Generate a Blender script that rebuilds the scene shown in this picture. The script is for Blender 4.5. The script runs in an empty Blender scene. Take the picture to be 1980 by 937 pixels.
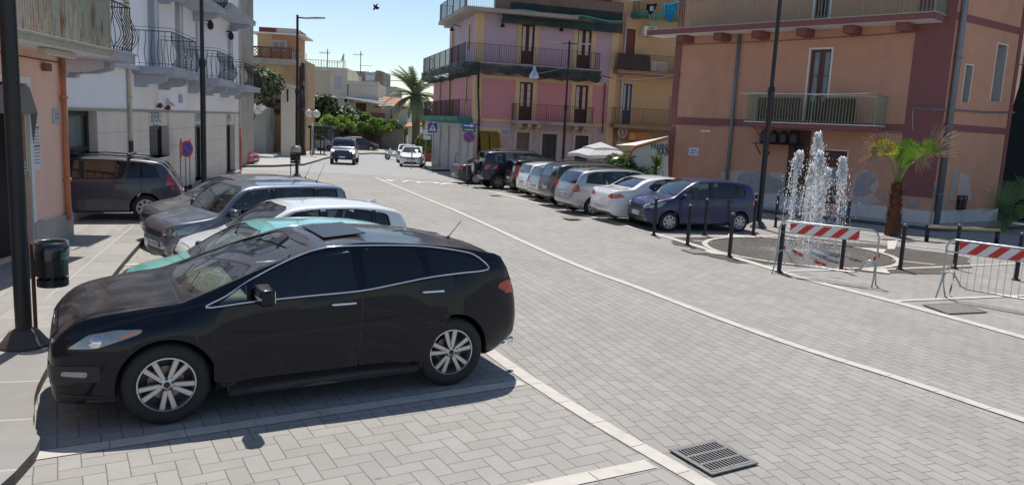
import bpy, bmesh, math, random
from math import sin, cos, pi, radians, sqrt, atan2, hypot, floor
from mathutils import Vector, Matrix
from mathutils.bvhtree import BVHTree
random.seed(7)
SC = bpy.context.scene
COL = SC.collection

# ------------------------------------------------------------------ camera
CW, CH, CF = 1980.0, 937.0, 1488.0
PITCH, ROLL, CAMH = radians(8.79), radians(2.7), 2.85
_fw = Vector((0, cos(PITCH), -sin(PITCH))); _r = Vector((1, 0, 0)); _u = _r.cross(_fw)
CR = _r * cos(ROLL) + _u * sin(ROLL); CU = -_r * sin(ROLL) + _u * cos(ROLL)
cam = bpy.data.cameras.new('camera'); camo = bpy.data.objects.new('camera', cam); COL.objects.link(camo)
cam.sensor_width = 36; cam.lens = CF / CW * 36; cam.clip_end = 6000; cam.clip_start = 0.05
mw = Matrix.Identity(4)
for i in range(3):
    mw[i][0] = CR[i]; mw[i][1] = CU[i]; mw[i][2] = -_fw[i]
mw[2][3] = CAMH
camo.matrix_world = mw
SC.camera = camo

# ------------------------------------------------------------------ light
SUN_EL, SUN_AZ = radians(64), radians(-8)       # azimuth measured from +Y towards +X
w = bpy.data.worlds.new('World'); SC.world = w; w.use_nodes = True
nt = w.node_tree; bg = nt.nodes['Background']
sky = nt.nodes.new('ShaderNodeTexSky'); sky.sky_type = 'NISHITA'; sky.sun_disc = False
sky.sun_elevation = SUN_EL; sky.sun_rotation = SUN_AZ; sky.altitude = 50
sky.air_density = 1.0; sky.dust_density = 0.25; sky.ozone_density = 1.3
nt.links.new(sky.outputs[0], bg.inputs[0]); bg.inputs[1].default_value = 0.125
sl = bpy.data.lights.new('sun', 'SUN'); sl.energy = 4.8; sl.angle = radians(0.55); sl.color = (1, .955, .89)
so = bpy.data.objects.new('sun', sl); COL.objects.link(so)
sd = Vector((sin(SUN_AZ) * cos(SUN_EL), cos(SUN_AZ) * cos(SUN_EL), sin(SUN_EL)))
so.rotation_euler = sd.to_track_quat('Z', 'Y').to_euler(); so.location = (0, 30, 60)
SC.view_settings.view_transform = 'Standard'; SC.view_settings.look = 'None'
SC.view_settings.exposure = 0.02; SC.view_settings.gamma = 1

# ------------------------------------------------------------------ terrain and pixel helpers
def gz(y):
    if y < 20: return 0.0
    if y < 26: return -0.021 * (y - 20) ** 2 / 12
    if y < 62: return -0.021 * (y - 23)
    return -0.021 * 39
def ray(px, py):
    return (_fw * CF + CR * (px - CW / 2) + CU * (CH / 2 - py))
def G(px, py, z=0.0):
    d = ray(px, py); zz = z
    for k in range(30):
        t = (zz - CAMH) / d.z; zz = z + gz(d.y * t)
    return Vector((d.x * t, d.y * t, zz))
def at(px, py, Y):
    d = ray(px, py); t = Y / d.y
    return Vector((d.x * t, Y, CAMH + d.z * t))
def lin(c):
    return tuple(((v / 255) / 12.92 if v / 255 <= .04045 else ((v / 255 + .055) / 1.055) ** 2.4) for v in c)

# ------------------------------------------------------------------ materials
MATS = {}
def nodemat(name):
    m = bpy.data.materials.new(name); m.use_nodes = True
    return m, m.node_tree, m.node_tree.nodes['Principled BSDF']
def mat(name, col, rough=.6, metal=0, var=.12, scale=6, bump=.0, bscale=40, coat=0, spec=.5, stain=None, stscale=.5, stamt=.5, emis=None, trans=0, sheen=0):
    """stucco, paint, metal...: one base colour broken by noise, an optional stain colour and bump"""
    if name in MATS: return MATS[name]
    m, nt, p = nodemat(name); N, Lk = nt.nodes, nt.links
    tc = N.new('ShaderNodeTexCoord')
    n = N.new('ShaderNodeTexNoise'); n.inputs['Scale'].default_value = scale; n.inputs['Detail'].default_value = 6
    Lk.new(tc.outputs['Object'], n.inputs['Vector'])
    mx = N.new('ShaderNodeMix'); mx.data_type = 'RGBA'
    mx.inputs[6].default_value = (*[c * (1 - var) for c in col], 1); mx.inputs[7].default_value = (*[min(1, c * (1 + var)) for c in col], 1)
    Lk.new(n.outputs['Fac'], mx.inputs[0]); out = mx.outputs[2]
    if stain:
        s = N.new('ShaderNodeTexNoise'); s.inputs['Scale'].default_value = stscale; s.inputs['Detail'].default_value = 9; s.inputs['Roughness'].default_value = .65
        mp = N.new('ShaderNodeMapping'); mp.inputs['Scale'].default_value = (1, 1, .32)
        Lk.new(tc.outputs['Object'], mp.inputs[0]); Lk.new(mp.outputs[0], s.inputs['Vector'])
        r = N.new('ShaderNodeMapRange'); r.inputs[1].default_value = .52; r.inputs[2].default_value = .68; r.inputs[4].default_value = stamt
        Lk.new(s.outputs['Fac'], r.inputs[0])
        m2 = N.new('ShaderNodeMix'); m2.data_type = 'RGBA'; Lk.new(r.outputs[0], m2.inputs[0]); Lk.new(out, m2.inputs[6]); m2.inputs[7].default_value = (*stain, 1)
        out = m2.outputs[2]
    Lk.new(out, p.inputs['Base Color'])
    p.inputs['Roughness'].default_value = rough; p.inputs['Metallic'].default_value = metal
    p.inputs['Coat Weight'].default_value = coat; p.inputs['Coat Roughness'].default_value = .04
    p.inputs['Specular IOR Level'].default_value = spec
    p.inputs['Transmission Weight'].default_value = trans
    if emis: p.inputs['Emission Color'].default_value = (*emis[0], 1); p.inputs['Emission Strength'].default_value = emis[1]
    if bump:
        b = N.new('ShaderNodeTexNoise'); b.inputs['Scale'].default_value = bscale; b.inputs['Detail'].default_value = 5
        Lk.new(tc.outputs['Object'], b.inputs['Vector'])
        bb = N.new('ShaderNodeBump'); bb.inputs['Strength'].default_value = bump; bb.inputs['Distance'].default_value = .02
        Lk.new(b.outputs['Fac'], bb.inputs['Height']); Lk.new(bb.outputs[0], p.inputs['Normal'])
    MATS[name] = m; return m
def glassmat(name, tint, refl=1.0, rough=.02, alpha=None):
    """thin tinted sheet: fresnel gloss over tinted see-through"""
    if name in MATS: return MATS[name]
    m = bpy.data.materials.new(name); m.use_nodes = True; N, Lk = m.node_tree.nodes, m.node_tree.links; N.clear()
    o = N.new('ShaderNodeOutputMaterial'); t = N.new('ShaderNodeBsdfTransparent'); t.inputs[0].default_value = (*tint, 1)
    g = N.new('ShaderNodeBsdfGlossy'); g.inputs['Roughness'].default_value = rough
    f = N.new('ShaderNodeFresnel'); f.inputs[0].default_value = 1.5
    k = N.new('ShaderNodeMath'); k.operation = 'MULTIPLY'; k.inputs[1].default_value = refl; k.use_clamp = True
    Lk.new(f.outputs[0], k.inputs[0])
    x = N.new('ShaderNodeMixShader'); Lk.new(k.outputs[0], x.inputs[0]); Lk.new(t.outputs[0], x.inputs[1]); Lk.new(g.outputs[0], x.inputs[2])
    Lk.new(x.outputs[0], o.inputs[0]); MATS[name] = m; return m

# ------------------------------------------------------------------ objects
MW = {}
def thing(name, label, cat, loc=(0, 0, 0), rz=0, group=None):
    o = bpy.data.objects.new(name, None); COL.objects.link(o); o.empty_display_size = .2
    o.location = loc; o.rotation_euler = (0, 0, rz)
    MW[o.name] = Matrix.Translation(Vector(loc)) @ Matrix.Rotation(rz, 4, 'Z')
    o['label'] = label; o['category'] = cat
    if group: o['group'] = group
    return o
def tag(o, label=None, cat=None, group=None, kind=None):
    if label: o['label'] = label
    if cat: o['category'] = cat
    if group: o['group'] = group
    if kind: o['kind'] = kind
    return o
def obj(name, bm, mats, parent=None, smooth=False, local=False, angle=None, label=None):
    """link a bmesh as ONE object; bm is in world space unless local"""
    if not isinstance(mats, (list, tuple)): mats = [mats]
    me = bpy.data.meshes.new(name)
    if parent is not None and not local:
        mm = MW.get(parent.name)
        if mm is not None: bm.transform(mm.inverted())
    base = None
    if parent is None and len(bm.verts):
        xs = [v.co.x for v in bm.verts]; ys = [v.co.y for v in bm.verts]; zs = [v.co.z for v in bm.verts]
        base = Vector(((min(xs) + max(xs)) / 2, (min(ys) + max(ys)) / 2, min(zs)))
    bmesh.ops.recalc_face_normals(bm, faces=bm.faces) if not local else None
    if smooth or angle:
        for f in bm.faces: f.smooth = True
    bm.to_mesh(me); bm.free()
    for m in mats: me.materials.append(m)
    if angle: me.set_sharp_from_angle(angle=radians(angle))
    o = bpy.data.objects.new(name, me); COL.objects.link(o)
    if parent is not None:
        o.parent = parent
        MW[o.name] = MW.get(parent.name, Matrix.Identity(4))
    if label: o['label'] = label
    return o
def struct(name, bm, m, label=None, smooth=False):
    o = obj(name, bm, m, smooth=smooth); o['kind'] = 'structure'; 
    if label: o['label'] = label
    return o
def stdup(root, loc, rz, label=None, group=None):
    """copy a thing, its parts and sub-parts"""
    r = root.copy(); COL.objects.link(r); r.location = loc; r.rotation_euler = (0, 0, rz)
    MW[r.name] = Matrix.Translation(Vector(loc)) @ Matrix.Rotation(rz, 4, 'Z')
    if label: r['label'] = label
    if group: r['group'] = group
    for ch in list(root.children):
        c = ch.copy(); COL.objects.link(c); c.parent = r
        for g in list(ch.children):
            d = g.copy(); COL.objects.link(d); d.parent = c
    return r

# ------------------------------------------------------------------ mesh helpers
def B(): return bmesh.new()
def setmi(bm, n0, mi):
    bm.faces.ensure_lookup_table()
    for i in range(n0, len(bm.faces)): bm.faces[i].material_index = mi
def box(bm, c, s, rot=None, bev=0, mi=0, taper=None):
    """c centre, s full sizes, rot Matrix 3x3 or z angle"""
    n0 = len(bm.faces)
    if rot is None: R = Matrix.Identity(3)
    elif isinstance(rot, (int, float)): R = Matrix.Rotation(rot, 3, 'Z')
    else: R = rot
    g = bmesh.ops.create_cube(bm, size=1)
    vs = g['verts']
    for v in vs:
        x, y, z = v.co.x * s[0], v.co.y * s[1], v.co.z * s[2]
        if taper and z > 0: x *= taper; y *= taper
        v.co = R @ Vector((x, y, z)) + Vector(c)
    if bev:
        es = list({e for v in vs for e in v.link_edges})
        bmesh.ops.bevel(bm, geom=es, offset=bev, segments=2, affect='EDGES', profile=.6)
    setmi(bm, n0, mi)
def boxp(bm, a, b, wdt, hgt, mi=0):
    """bar of rectangular section from a to b; width horizontal, height vertical"""
    a, b = Vector(a), Vector(b); d = b - a; L = d.length
    x = d.normalized(); up = Vector((0, 0, 1))
    if abs(x.z) > .99: up = Vector((0, 1, 0))
    y = up.cross(x).normalized(); z = x.cross(y)
    box(bm, (a + b) / 2, (L, wdt, hgt), Matrix((x, y, z)).transposed(), mi=mi)
def tube(bm, pts, r, n=8, mi=0, cap=True, closed=False):
    """swept round bar; r number or list"""
    pts = [Vector(p) for p in pts]; n0 = len(bm.faces)
    rs = r if isinstance(r, (list, tuple)) else [r] * len(pts)
    rings = []; ref = None
    for i, p in enumerate(pts):
        if closed: t = pts[(i + 1) % len(pts)] - pts[i - 1]
        else: t = pts[min(i + 1, len(pts) - 1)] - pts[max(i - 1, 0)]
        if t.length < 1e-9: t = Vector((0, 0, 1))
        t.normalize()
        if ref is None:
            ref = Vector((0, 0, 1)) if abs(t.z) < .9 else Vector((1, 0, 0))
        a = (ref - t * ref.dot(t))
        if a.length < 1e-6: a = t.orthogonal()
        a.normalize(); ref = a; b = t.cross(a)
        rings.append([bm.verts.new(p + (a * cos(2 * pi * k / n) + b * sin(2 * pi * k / n)) * rs[i]) for k in range(n)])
    m = len(rings)
    for i in range(m if closed else m - 1):
        A, Bv = rings[i], rings[(i + 1) % m]
        for k in range(n):
            bm.faces.new((A[k], A[(k + 1) % n], Bv[(k + 1) % n], Bv[k]))
    if cap and not closed:
        bm.faces.new(rings[0][::-1]); bm.faces.new(rings[-1])
    setmi(bm, n0, mi)
def lathe(bm, prof, c=(0, 0, 0), n=24, axis='z', mi=0, M=None):
    """prof: (radius, height) list"""
    n0 = len(bm.faces); c = Vector(c); rings = []
    for r, h in prof:
        if r < 1e-6:
            vs = [Vector((0, 0, h))]
        else:
            vs = [Vector((r * cos(2 * pi * k / n), r * sin(2 * pi * k / n), h)) for k in range(n)]
        out = []
        for v in vs:
            if axis == 'y': v = Vector((v.x, v.z, v.y))
            if axis == 'x': v = Vector((v.z, v.x, v.y))
            if M is not None: v = M @ v
            out.append(bm.verts.new(v + c))
        rings.append(out)
    for A, Bv in zip(rings, rings[1:]):
        for k in range(n):
            if len(A) == 1 and len(Bv) == 1: continue
            if len(A) == 1: bm.faces.new((A[0], Bv[k], Bv[(k + 1) % n]))
            elif len(Bv) == 1: bm.faces.new((A[k], A[(k + 1) % n], Bv[0]))
            else: bm.faces.new((A[k], A[(k + 1) % n], Bv[(k + 1) % n], Bv[k]))
    setmi(bm, n0, mi)
def quad(bm, pts, mi=0):
    f = bm.faces.new([bm.verts.new(Vector(p)) for p in pts]); f.material_index = mi; return f
def extr(bm, poly, vec, mi=0):
    """prism from a planar polygon (world points) along vec"""
    vec = Vector(vec); A = [bm.verts.new(Vector(p)) for p in poly]; Bv = [bm.verts.new(Vector(p) + vec) for p in poly]
    n = len(A); fs = [bm.faces.new(A[::-1]), bm.faces.new(Bv)]
    for k in range(n): fs.append(bm.faces.new((A[k], A[(k + 1) % n], Bv[(k + 1) % n], Bv[k])))
    for f in fs: f.material_index = mi
def pchip(pts):
    xs = [p[0] for p in pts]; ys = [p[1] for p in pts]; n = len(xs)
    d = [(ys[i + 1] - ys[i]) / (xs[i + 1] - xs[i]) for i in range(n - 1)]
    m = [0] * n; m[0] = d[0]; m[-1] = d[-1]
    for i in range(1, n - 1):
        m[i] = 0 if d[i - 1] * d[i] <= 0 else 2 * d[i - 1] * d[i] / (d[i - 1] + d[i])
    def f(x):
        if x <= xs[0]: return ys[0]
        if x >= xs[-1]: return ys[-1]
        i = max(k for k in range(n - 1) if xs[k] <= x); h = xs[i + 1] - xs[i]; t = (x - xs[i]) / h
        return (2 * t**3 - 3 * t**2 + 1) * ys[i] + (t**3 - 2 * t**2 + t) * h * m[i] + (-2 * t**3 + 3 * t**2) * ys[i + 1] + (t**3 - t**2) * h * m[i + 1]
    return f
def text(parent, s, size, P, ux, uz, m, name='lettering', depth=.004, bold=0, align='CENTER', sx=1.0):
    """flat lettering at P (centre), reading along ux, upright along uz, turned into a mesh"""
    cu = bpy.data.curves.new(name, 'FONT'); cu.body = s; cu.size = size; cu.align_x = align; cu.align_y = 'CENTER'; cu.extrude = depth / 2; cu.offset = bold; cu.resolution_u = 3
    t = bpy.data.objects.new(name, cu); COL.objects.link(t)
    bpy.context.view_layer.update()
    me = bpy.data.meshes.new_from_object(t.evaluated_get(bpy.context.evaluated_depsgraph_get()))
    bpy.data.objects.remove(t); bpy.data.curves.remove(cu)
    ux, uz = Vector(ux).normalized(), Vector(uz).normalized(); n = ux.cross(uz)
    Mx = Matrix.Identity(4)
    for i in range(3): Mx[i][0] = ux[i] * sx; Mx[i][1] = uz[i]; Mx[i][2] = n[i]; Mx[i][3] = Vector(P)[i]
    bm = B(); bm.from_mesh(me); bm.transform(Mx); bpy.data.meshes.remove(me)
    return obj(name, bm, m, parent)
# ------------------------------------------------------------------ cars
M_GLASS = glassmat('car glass clear', (.62, .70, .66), 2.0)
M_GLASSD = glassmat('car glass privacy', (.12, .13, .16), 1.6); M_GLASSM = glassmat('car glass tinted', (.30, .33, .37), 1.8)
M_TYRE = mat('tyre rubber', (.018, .018, .019), .75, var=.25, scale=20)
M_PLASTIC = mat('black plastic trim', (.015, .015, .016), .45, var=.2)
M_INT = mat('car interior', (.035, .035, .038), .8, var=.3)
M_SEAT = mat('car seat cloth', (.06, .06, .065), .9, var=.3)
M_SEATG = mat('beige dashboard and seats', (.45, .43, .385), .85, var=.2)
M_CHROME = mat('chrome', (.75, .76, .78), .08, 1, var=.02)
M_ALLOY = mat('silver alloy', (.50, .50, .51), .32, .85, var=.1)
M_CAP = mat('silver plastic hubcap', (.48, .49, .50), .38, .3, var=.1)
M_RED = mat('red lamp lens', (.42, .01, .012), .12, coat=1, var=.1)
M_LENS = mat('clear lamp lens', (.27, .29, .31), .06, .3, coat=1, var=.3, scale=25)
M_LENSW = mat('lit headlamp', (.9, .88, .8), .2, emis=((1, .86, .62), 2.2))
M_AMBER = mat('amber lens', (.75, .22, .02), .2, coat=1)
M_PLATE = mat('licence plate white', (.72, .72, .70), .4)
M_PLBLUE = mat('licence plate blue', (.02, .06, .4), .4)
M_PLTXT = mat('licence plate characters', (.05, .05, .05), .5)
M_DISC = mat('brake disc steel', (.22, .2, .19), .4, .8)
def paint(name, c, metal=.35, dust=.0):
    if name in MATS: return MATS[name]
    m = mat(name, c, .32, metal, var=.04, scale=2, coat=.5 if max(c) < .1 else 1, spec=.1 if max(c) < .02 else .5)
    if dust:
        nt = m.node_tree; p = nt.nodes['Principled BSDF']
        tc = nt.nodes.new('ShaderNodeTexCoord'); n = nt.nodes.new('ShaderNodeTexNoise'); n.inputs['Scale'].default_value = 2.2; n.inputs['Detail'].default_value = 8
        nt.links.new(tc.outputs['Object'], n.inputs['Vector'])
        ge = nt.nodes.new('ShaderNodeNewGeometry'); sp = nt.nodes.new('ShaderNodeSeparateXYZ'); nt.links.new(ge.outputs['Normal'], sp.inputs[0])
        a = nt.nodes.new('ShaderNodeMapRange'); a.inputs[1].default_value = .45; a.inputs[2].default_value = 1.0; a.inputs[3].default_value = .03; a.inputs[4].default_value = 1
        nt.links.new(sp.outputs[2], a.inputs[0])
        b = nt.nodes.new('ShaderNodeMapRange'); b.inputs[1].default_value = .38; b.inputs[2].default_value = .68; b.inputs[3].default_value = .03; b.inputs[4].default_value = dust
        nt.links.new(n.outputs['Fac'], b.inputs[0])
        q = nt.nodes.new('ShaderNodeMath'); q.operation = 'MULTIPLY'; nt.links.new(a.outputs[0], q.inputs[0]); nt.links.new(b.outputs[0], q.inputs[1])
        d = nt.nodes.new('ShaderNodeBsdfDiffuse'); d.inputs[0].default_value = (.26, .24, .22, 1)
        mx = nt.nodes.new('ShaderNodeMixShader'); nt.links.new(q.outputs[0], mx.inputs[0]); nt.links.new(p.outputs[0], mx.inputs[1]); nt.links.new(d.outputs[0], mx.inputs[2])
        nt.links.new(mx.outputs[0], nt.nodes['Material Output'].inputs[0])
    return m

def loft_body(S, inset=0.0, s0=None, s1=None, floor_z=None):
    """closed body mesh: cross sections along the car; x forward, nose at +L/2"""
    L, W, H = S['L'], S['W'], S['H']
    top, bot, belt, plan = pchip(S['top']), pchip(S['bot']), pchip(S['belt']), pchip(S['plan'])
    ss = []
    a, b = (0 if s0 is None else s0), (L if s1 is None else s1)
    for e in (.0, .012, .03, .06, .1, .15, .21, .28): 
        if s0 is None: ss.append(e)
        if s1 is None: ss.append(L - e)
    k = a + (.36 if s0 is None else 0); end = b - (.36 if s1 is None else 0)
    n = max(4, int((end - k) / .085))
    ss += [k + (end - k) * i / n for i in range(n + 1)]
    ss = sorted(set(round(x, 4) for x in ss))
    bm = B(); rings = []
    th = S.get('tumble', .30)
    wf, wr_ = S['fo'], S['fo'] + S['wb']
    for s in ss:
        zt, zb, hw = top(s) - inset, bot(s) + inset * .5, plan(s) * W / 2 - inset
        if floor_z is not None: zb = floor_z
        zB = min(belt(s), zt - .045 - inset * 0)
        if zB < zb + .08: zB = zb + .6 * (zt - zb)
        gh = zt - zB
        yB = hw * .975
        drop = min(gh * .45, S.get('drop', .06) + .02 * min(1, gh / .4))
        zR = zt - drop
        yR = yB - (zR - zB) * th - .012
        yR = max(yR, hw * .4)
        zm = zb + (zB - zb) * .55
        pts = [(0, zb), (hw * .45, zb), (hw * .82, zb + .005), (hw * .925, zb + .025), (hw * .968, zb + .08 * min(1, (zB - zb))),
               (hw * .985, zb + (zB - zb) * .32), (hw, zm), (hw * .998, zb + (zB - zb) * .78), (yB + .004, zB - .03 * min(1, gh * 8)), (yB - .006, zB + .006)]
        for t in (.2, .4, .6, .8): pts.append((yB - .012 + (yR - yB + .012) * t + .012 * sin(pi * t), zB + (zR - zB) * t))
        pts.append((yR, zR))
        # rounded rail then crown
        cy = yR * S.get('crown', .80)
        for t in (.25, .5, .75):
            ang = t * pi / 2
            pts.append((cy + (yR - cy) * cos(ang), zR + (drop - .02) * sin(ang)))
        pts.append((cy, zR + drop - .02))
        pts.append((cy * .66, zt - .02 * .42)); pts.append((cy * .33, zt - .02 * .1)); pts.append((0, zt))
        fl = S.get('flare', .02)
        row = []
        for (y, z) in pts:
            if inset == 0 and fl and z > zb + .02 and y > .6 * hw:
                for wc in (wf, wr_):
                    d = hypot(s - wc, (z - S['D'] / 2) * 1.0)
                    y += fl * math.exp(-((d - S['D'] * .5) / .22) ** 2) * (1 if z < zB else 0)
            row.append((L / 2 - s, y, z))
        rings.append(row)
    R2 = []
    for row in rings:
        m = [bm.verts.new(p) for p in row]
        k = [bm.verts.new((p[0], -p[1], p[2])) for p in row[1:-1]]
        R2.append(m + k[::-1])
    n = len(R2[0])
    for A, C in zip(R2, R2[1:]):
        for i in range(n): bm.faces.new((A[i], C[i], C[(i + 1) % n], A[(i + 1) % n]))
    h = len(rings[0])
    for A, rev in ((R2[0], False), (R2[-1], True)):
        for i in range(h - 1):
            l1, l2 = A[i], A[i + 1]; r1 = A[-i] if i else A[0]; r2 = A[-(i + 1)] if i + 1 < h - 1 else A[h - 1]
            vs = []
            for v in (l1, l2, r2, r1):
                if v not in vs: vs.append(v)
            if len(vs) > 2: bm.faces.new(vs if not rev else vs[::-1])
    bmesh.ops.recalc_face_normals(bm, faces=bm.faces)
    return bm
def boolean(me_obj, cut_bm, cmat=None):
    me = bpy.data.meshes.new('cut'); cut_bm.to_mesh(me); cut_bm.free()
    if cmat: me.materials.append(cmat)
    c = bpy.data.objects.new('cut', me); COL.objects.link(c)
    md = me_obj.modifiers.new('b', 'BOOLEAN'); md.operation = 'DIFFERENCE'; md.object = c; md.solver = 'EXACT'
    if hasattr(md, 'material_mode'): md.material_mode = 'TRANSFER'
    bpy.context.view_layer.update()
    dg = bpy.context.evaluated_depsgraph_get()
    new = bpy.data.meshes.new_from_object(me_obj.evaluated_get(dg))
    me_obj.modifiers.clear(); old = me_obj.data; me_obj.data = new; new.name = me_obj.name
    bpy.data.meshes.remove(old); bpy.data.objects.remove(c); bpy.data.meshes.remove(me)
def grow(poly, d):
    """offset a 2d polygon outwards by d"""
    n = len(poly); A = sum(poly[i][0] * poly[(i + 1) % n][1] - poly[(i + 1) % n][0] * poly[i][1] for i in range(n)); sg = 1 if A > 0 else -1
    out = []
    for i in range(n):
        p0, p1, p2 = Vector(poly[i - 1][:2]), Vector(poly[i][:2]), Vector(poly[(i + 1) % n][:2])
        e1 = (p1 - p0).normalized(); e2 = (p2 - p1).normalized()
        n1 = Vector((e1.y, -e1.x)) * sg; n2 = Vector((e2.y, -e2.x)) * sg
        m = (n1 + n2); m = m / max(.35, m.length_squared / 2) if m.length > .1 else n1
        out.append(tuple(p1 + m * d))
    return out
def rnd(poly, r=.03, k=3):
    """round the corners of a 2d polygon"""
    n = len(poly); out = []
    for i in range(n):
        p0, p1, p2 = Vector(poly[i - 1]), Vector(poly[i]), Vector(poly[(i + 1) % n])
        a = p1 + (p0 - p1).normalized() * min(r, (p0 - p1).length * .45); b = p1 + (p2 - p1).normalized() * min(r, (p2 - p1).length * .45)
        for j in range(k + 1):
            t = j / k; out.append(tuple(a * (1 - t) ** 2 + p1 * 2 * t * (1 - t) + b * t * t))
    return out
def panel(bvh, poly, view, off, step=.07, bm=None, mi=0, L=0, flip=1):
    """skin patch laid on the body: poly in the view's plane, pushed off the surface.
    view 'L'/'R' side (s,z), 'F'/'K' front/back (y,z), 'T' top (s,y)"""
    b = B() if bm is None else bm
    t = B(); t.faces.new([t.verts.new((p[0], p[1], 0)) for p in poly])
    us = [p[0] for p in poly]; vs = [p[1] for p in poly]
    for ax, lo, hi in ((0, min(us), max(us)), (1, min(vs), max(vs))):
        k = lo + step
        while k < hi - step * .2:
            geom = t.verts[:] + t.edges[:] + t.faces[:]
            bmesh.ops.bisect_plane(t, geom=geom, plane_co=(k, 0, 0) if ax == 0 else (0, k, 0), plane_no=(1, 0, 0) if ax == 0 else (0, 1, 0), dist=1e-5)
            k += step
    vm = {}
    for v in t.verts:
        u, q = v.co.x, v.co.y
        if view == 'L': o, d = Vector((L / 2 - u, 3, q)), Vector((0, -1, 0))
        elif view == 'R': o, d = Vector((L / 2 - u, -3, q)), Vector((0, 1, 0))
        elif view == 'F': o, d = Vector((6, u, q)), Vector((-1, 0, 0))
        elif view == 'K': o, d = Vector((-6, u, q)), Vector((1, 0, 0))
        else: o, d = Vector((L / 2 - u, q, 5)), Vector((0, 0, -1))
        hit, nn, _, _ = bvh.ray_cast(o, d)
        if hit is None: vm[v] = None; continue
        if nn.dot(d) > 0: nn = -nn
        vm[v] = b.verts.new(hit + nn * off)
    for f in t.faces:
        vv = [vm[v] for v in f.verts]
        if any(x is None for x in vv): continue
        try: fc = b.faces.new(vv)
        except ValueError: continue
        fc.material_index = mi; fc.smooth = True
        fc.normal_update()
        cen = fc.calc_center_median()
        ref = {'L': Vector((0, 1, .2)), 'R': Vector((0, -1, .2)), 'F': Vector((1, 0, .6)), 'K': Vector((-1, 0, .3)), 'T': Vector((0, 0, 1))}[view]
        if fc.normal.dot(ref) < 0: fc.normal_flip()
    t.free()
    return b
def hitpt(bvh, L, view, u, q, off=0):
    if view == 'L': o, d = Vector((L / 2 - u, 3, q)), Vector((0, -1, 0))
    elif view == 'R': o, d = Vector((L / 2 - u, -3, q)), Vector((0, 1, 0))
    elif view == 'F': o, d = Vector((6, u, q)), Vector((-1, 0, 0))
    elif view == 'K': o, d = Vector((-6, u, q)), Vector((1, 0, 0))
    else: o, d = Vector((L / 2 - u, q, 5)), Vector((0, 0, -1))
    hit, nn, _, _ = bvh.ray_cast(o, d)
    if hit is None: return None, None
    if nn.dot(d) > 0: nn = -nn
    return hit + nn * off, nn

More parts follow.
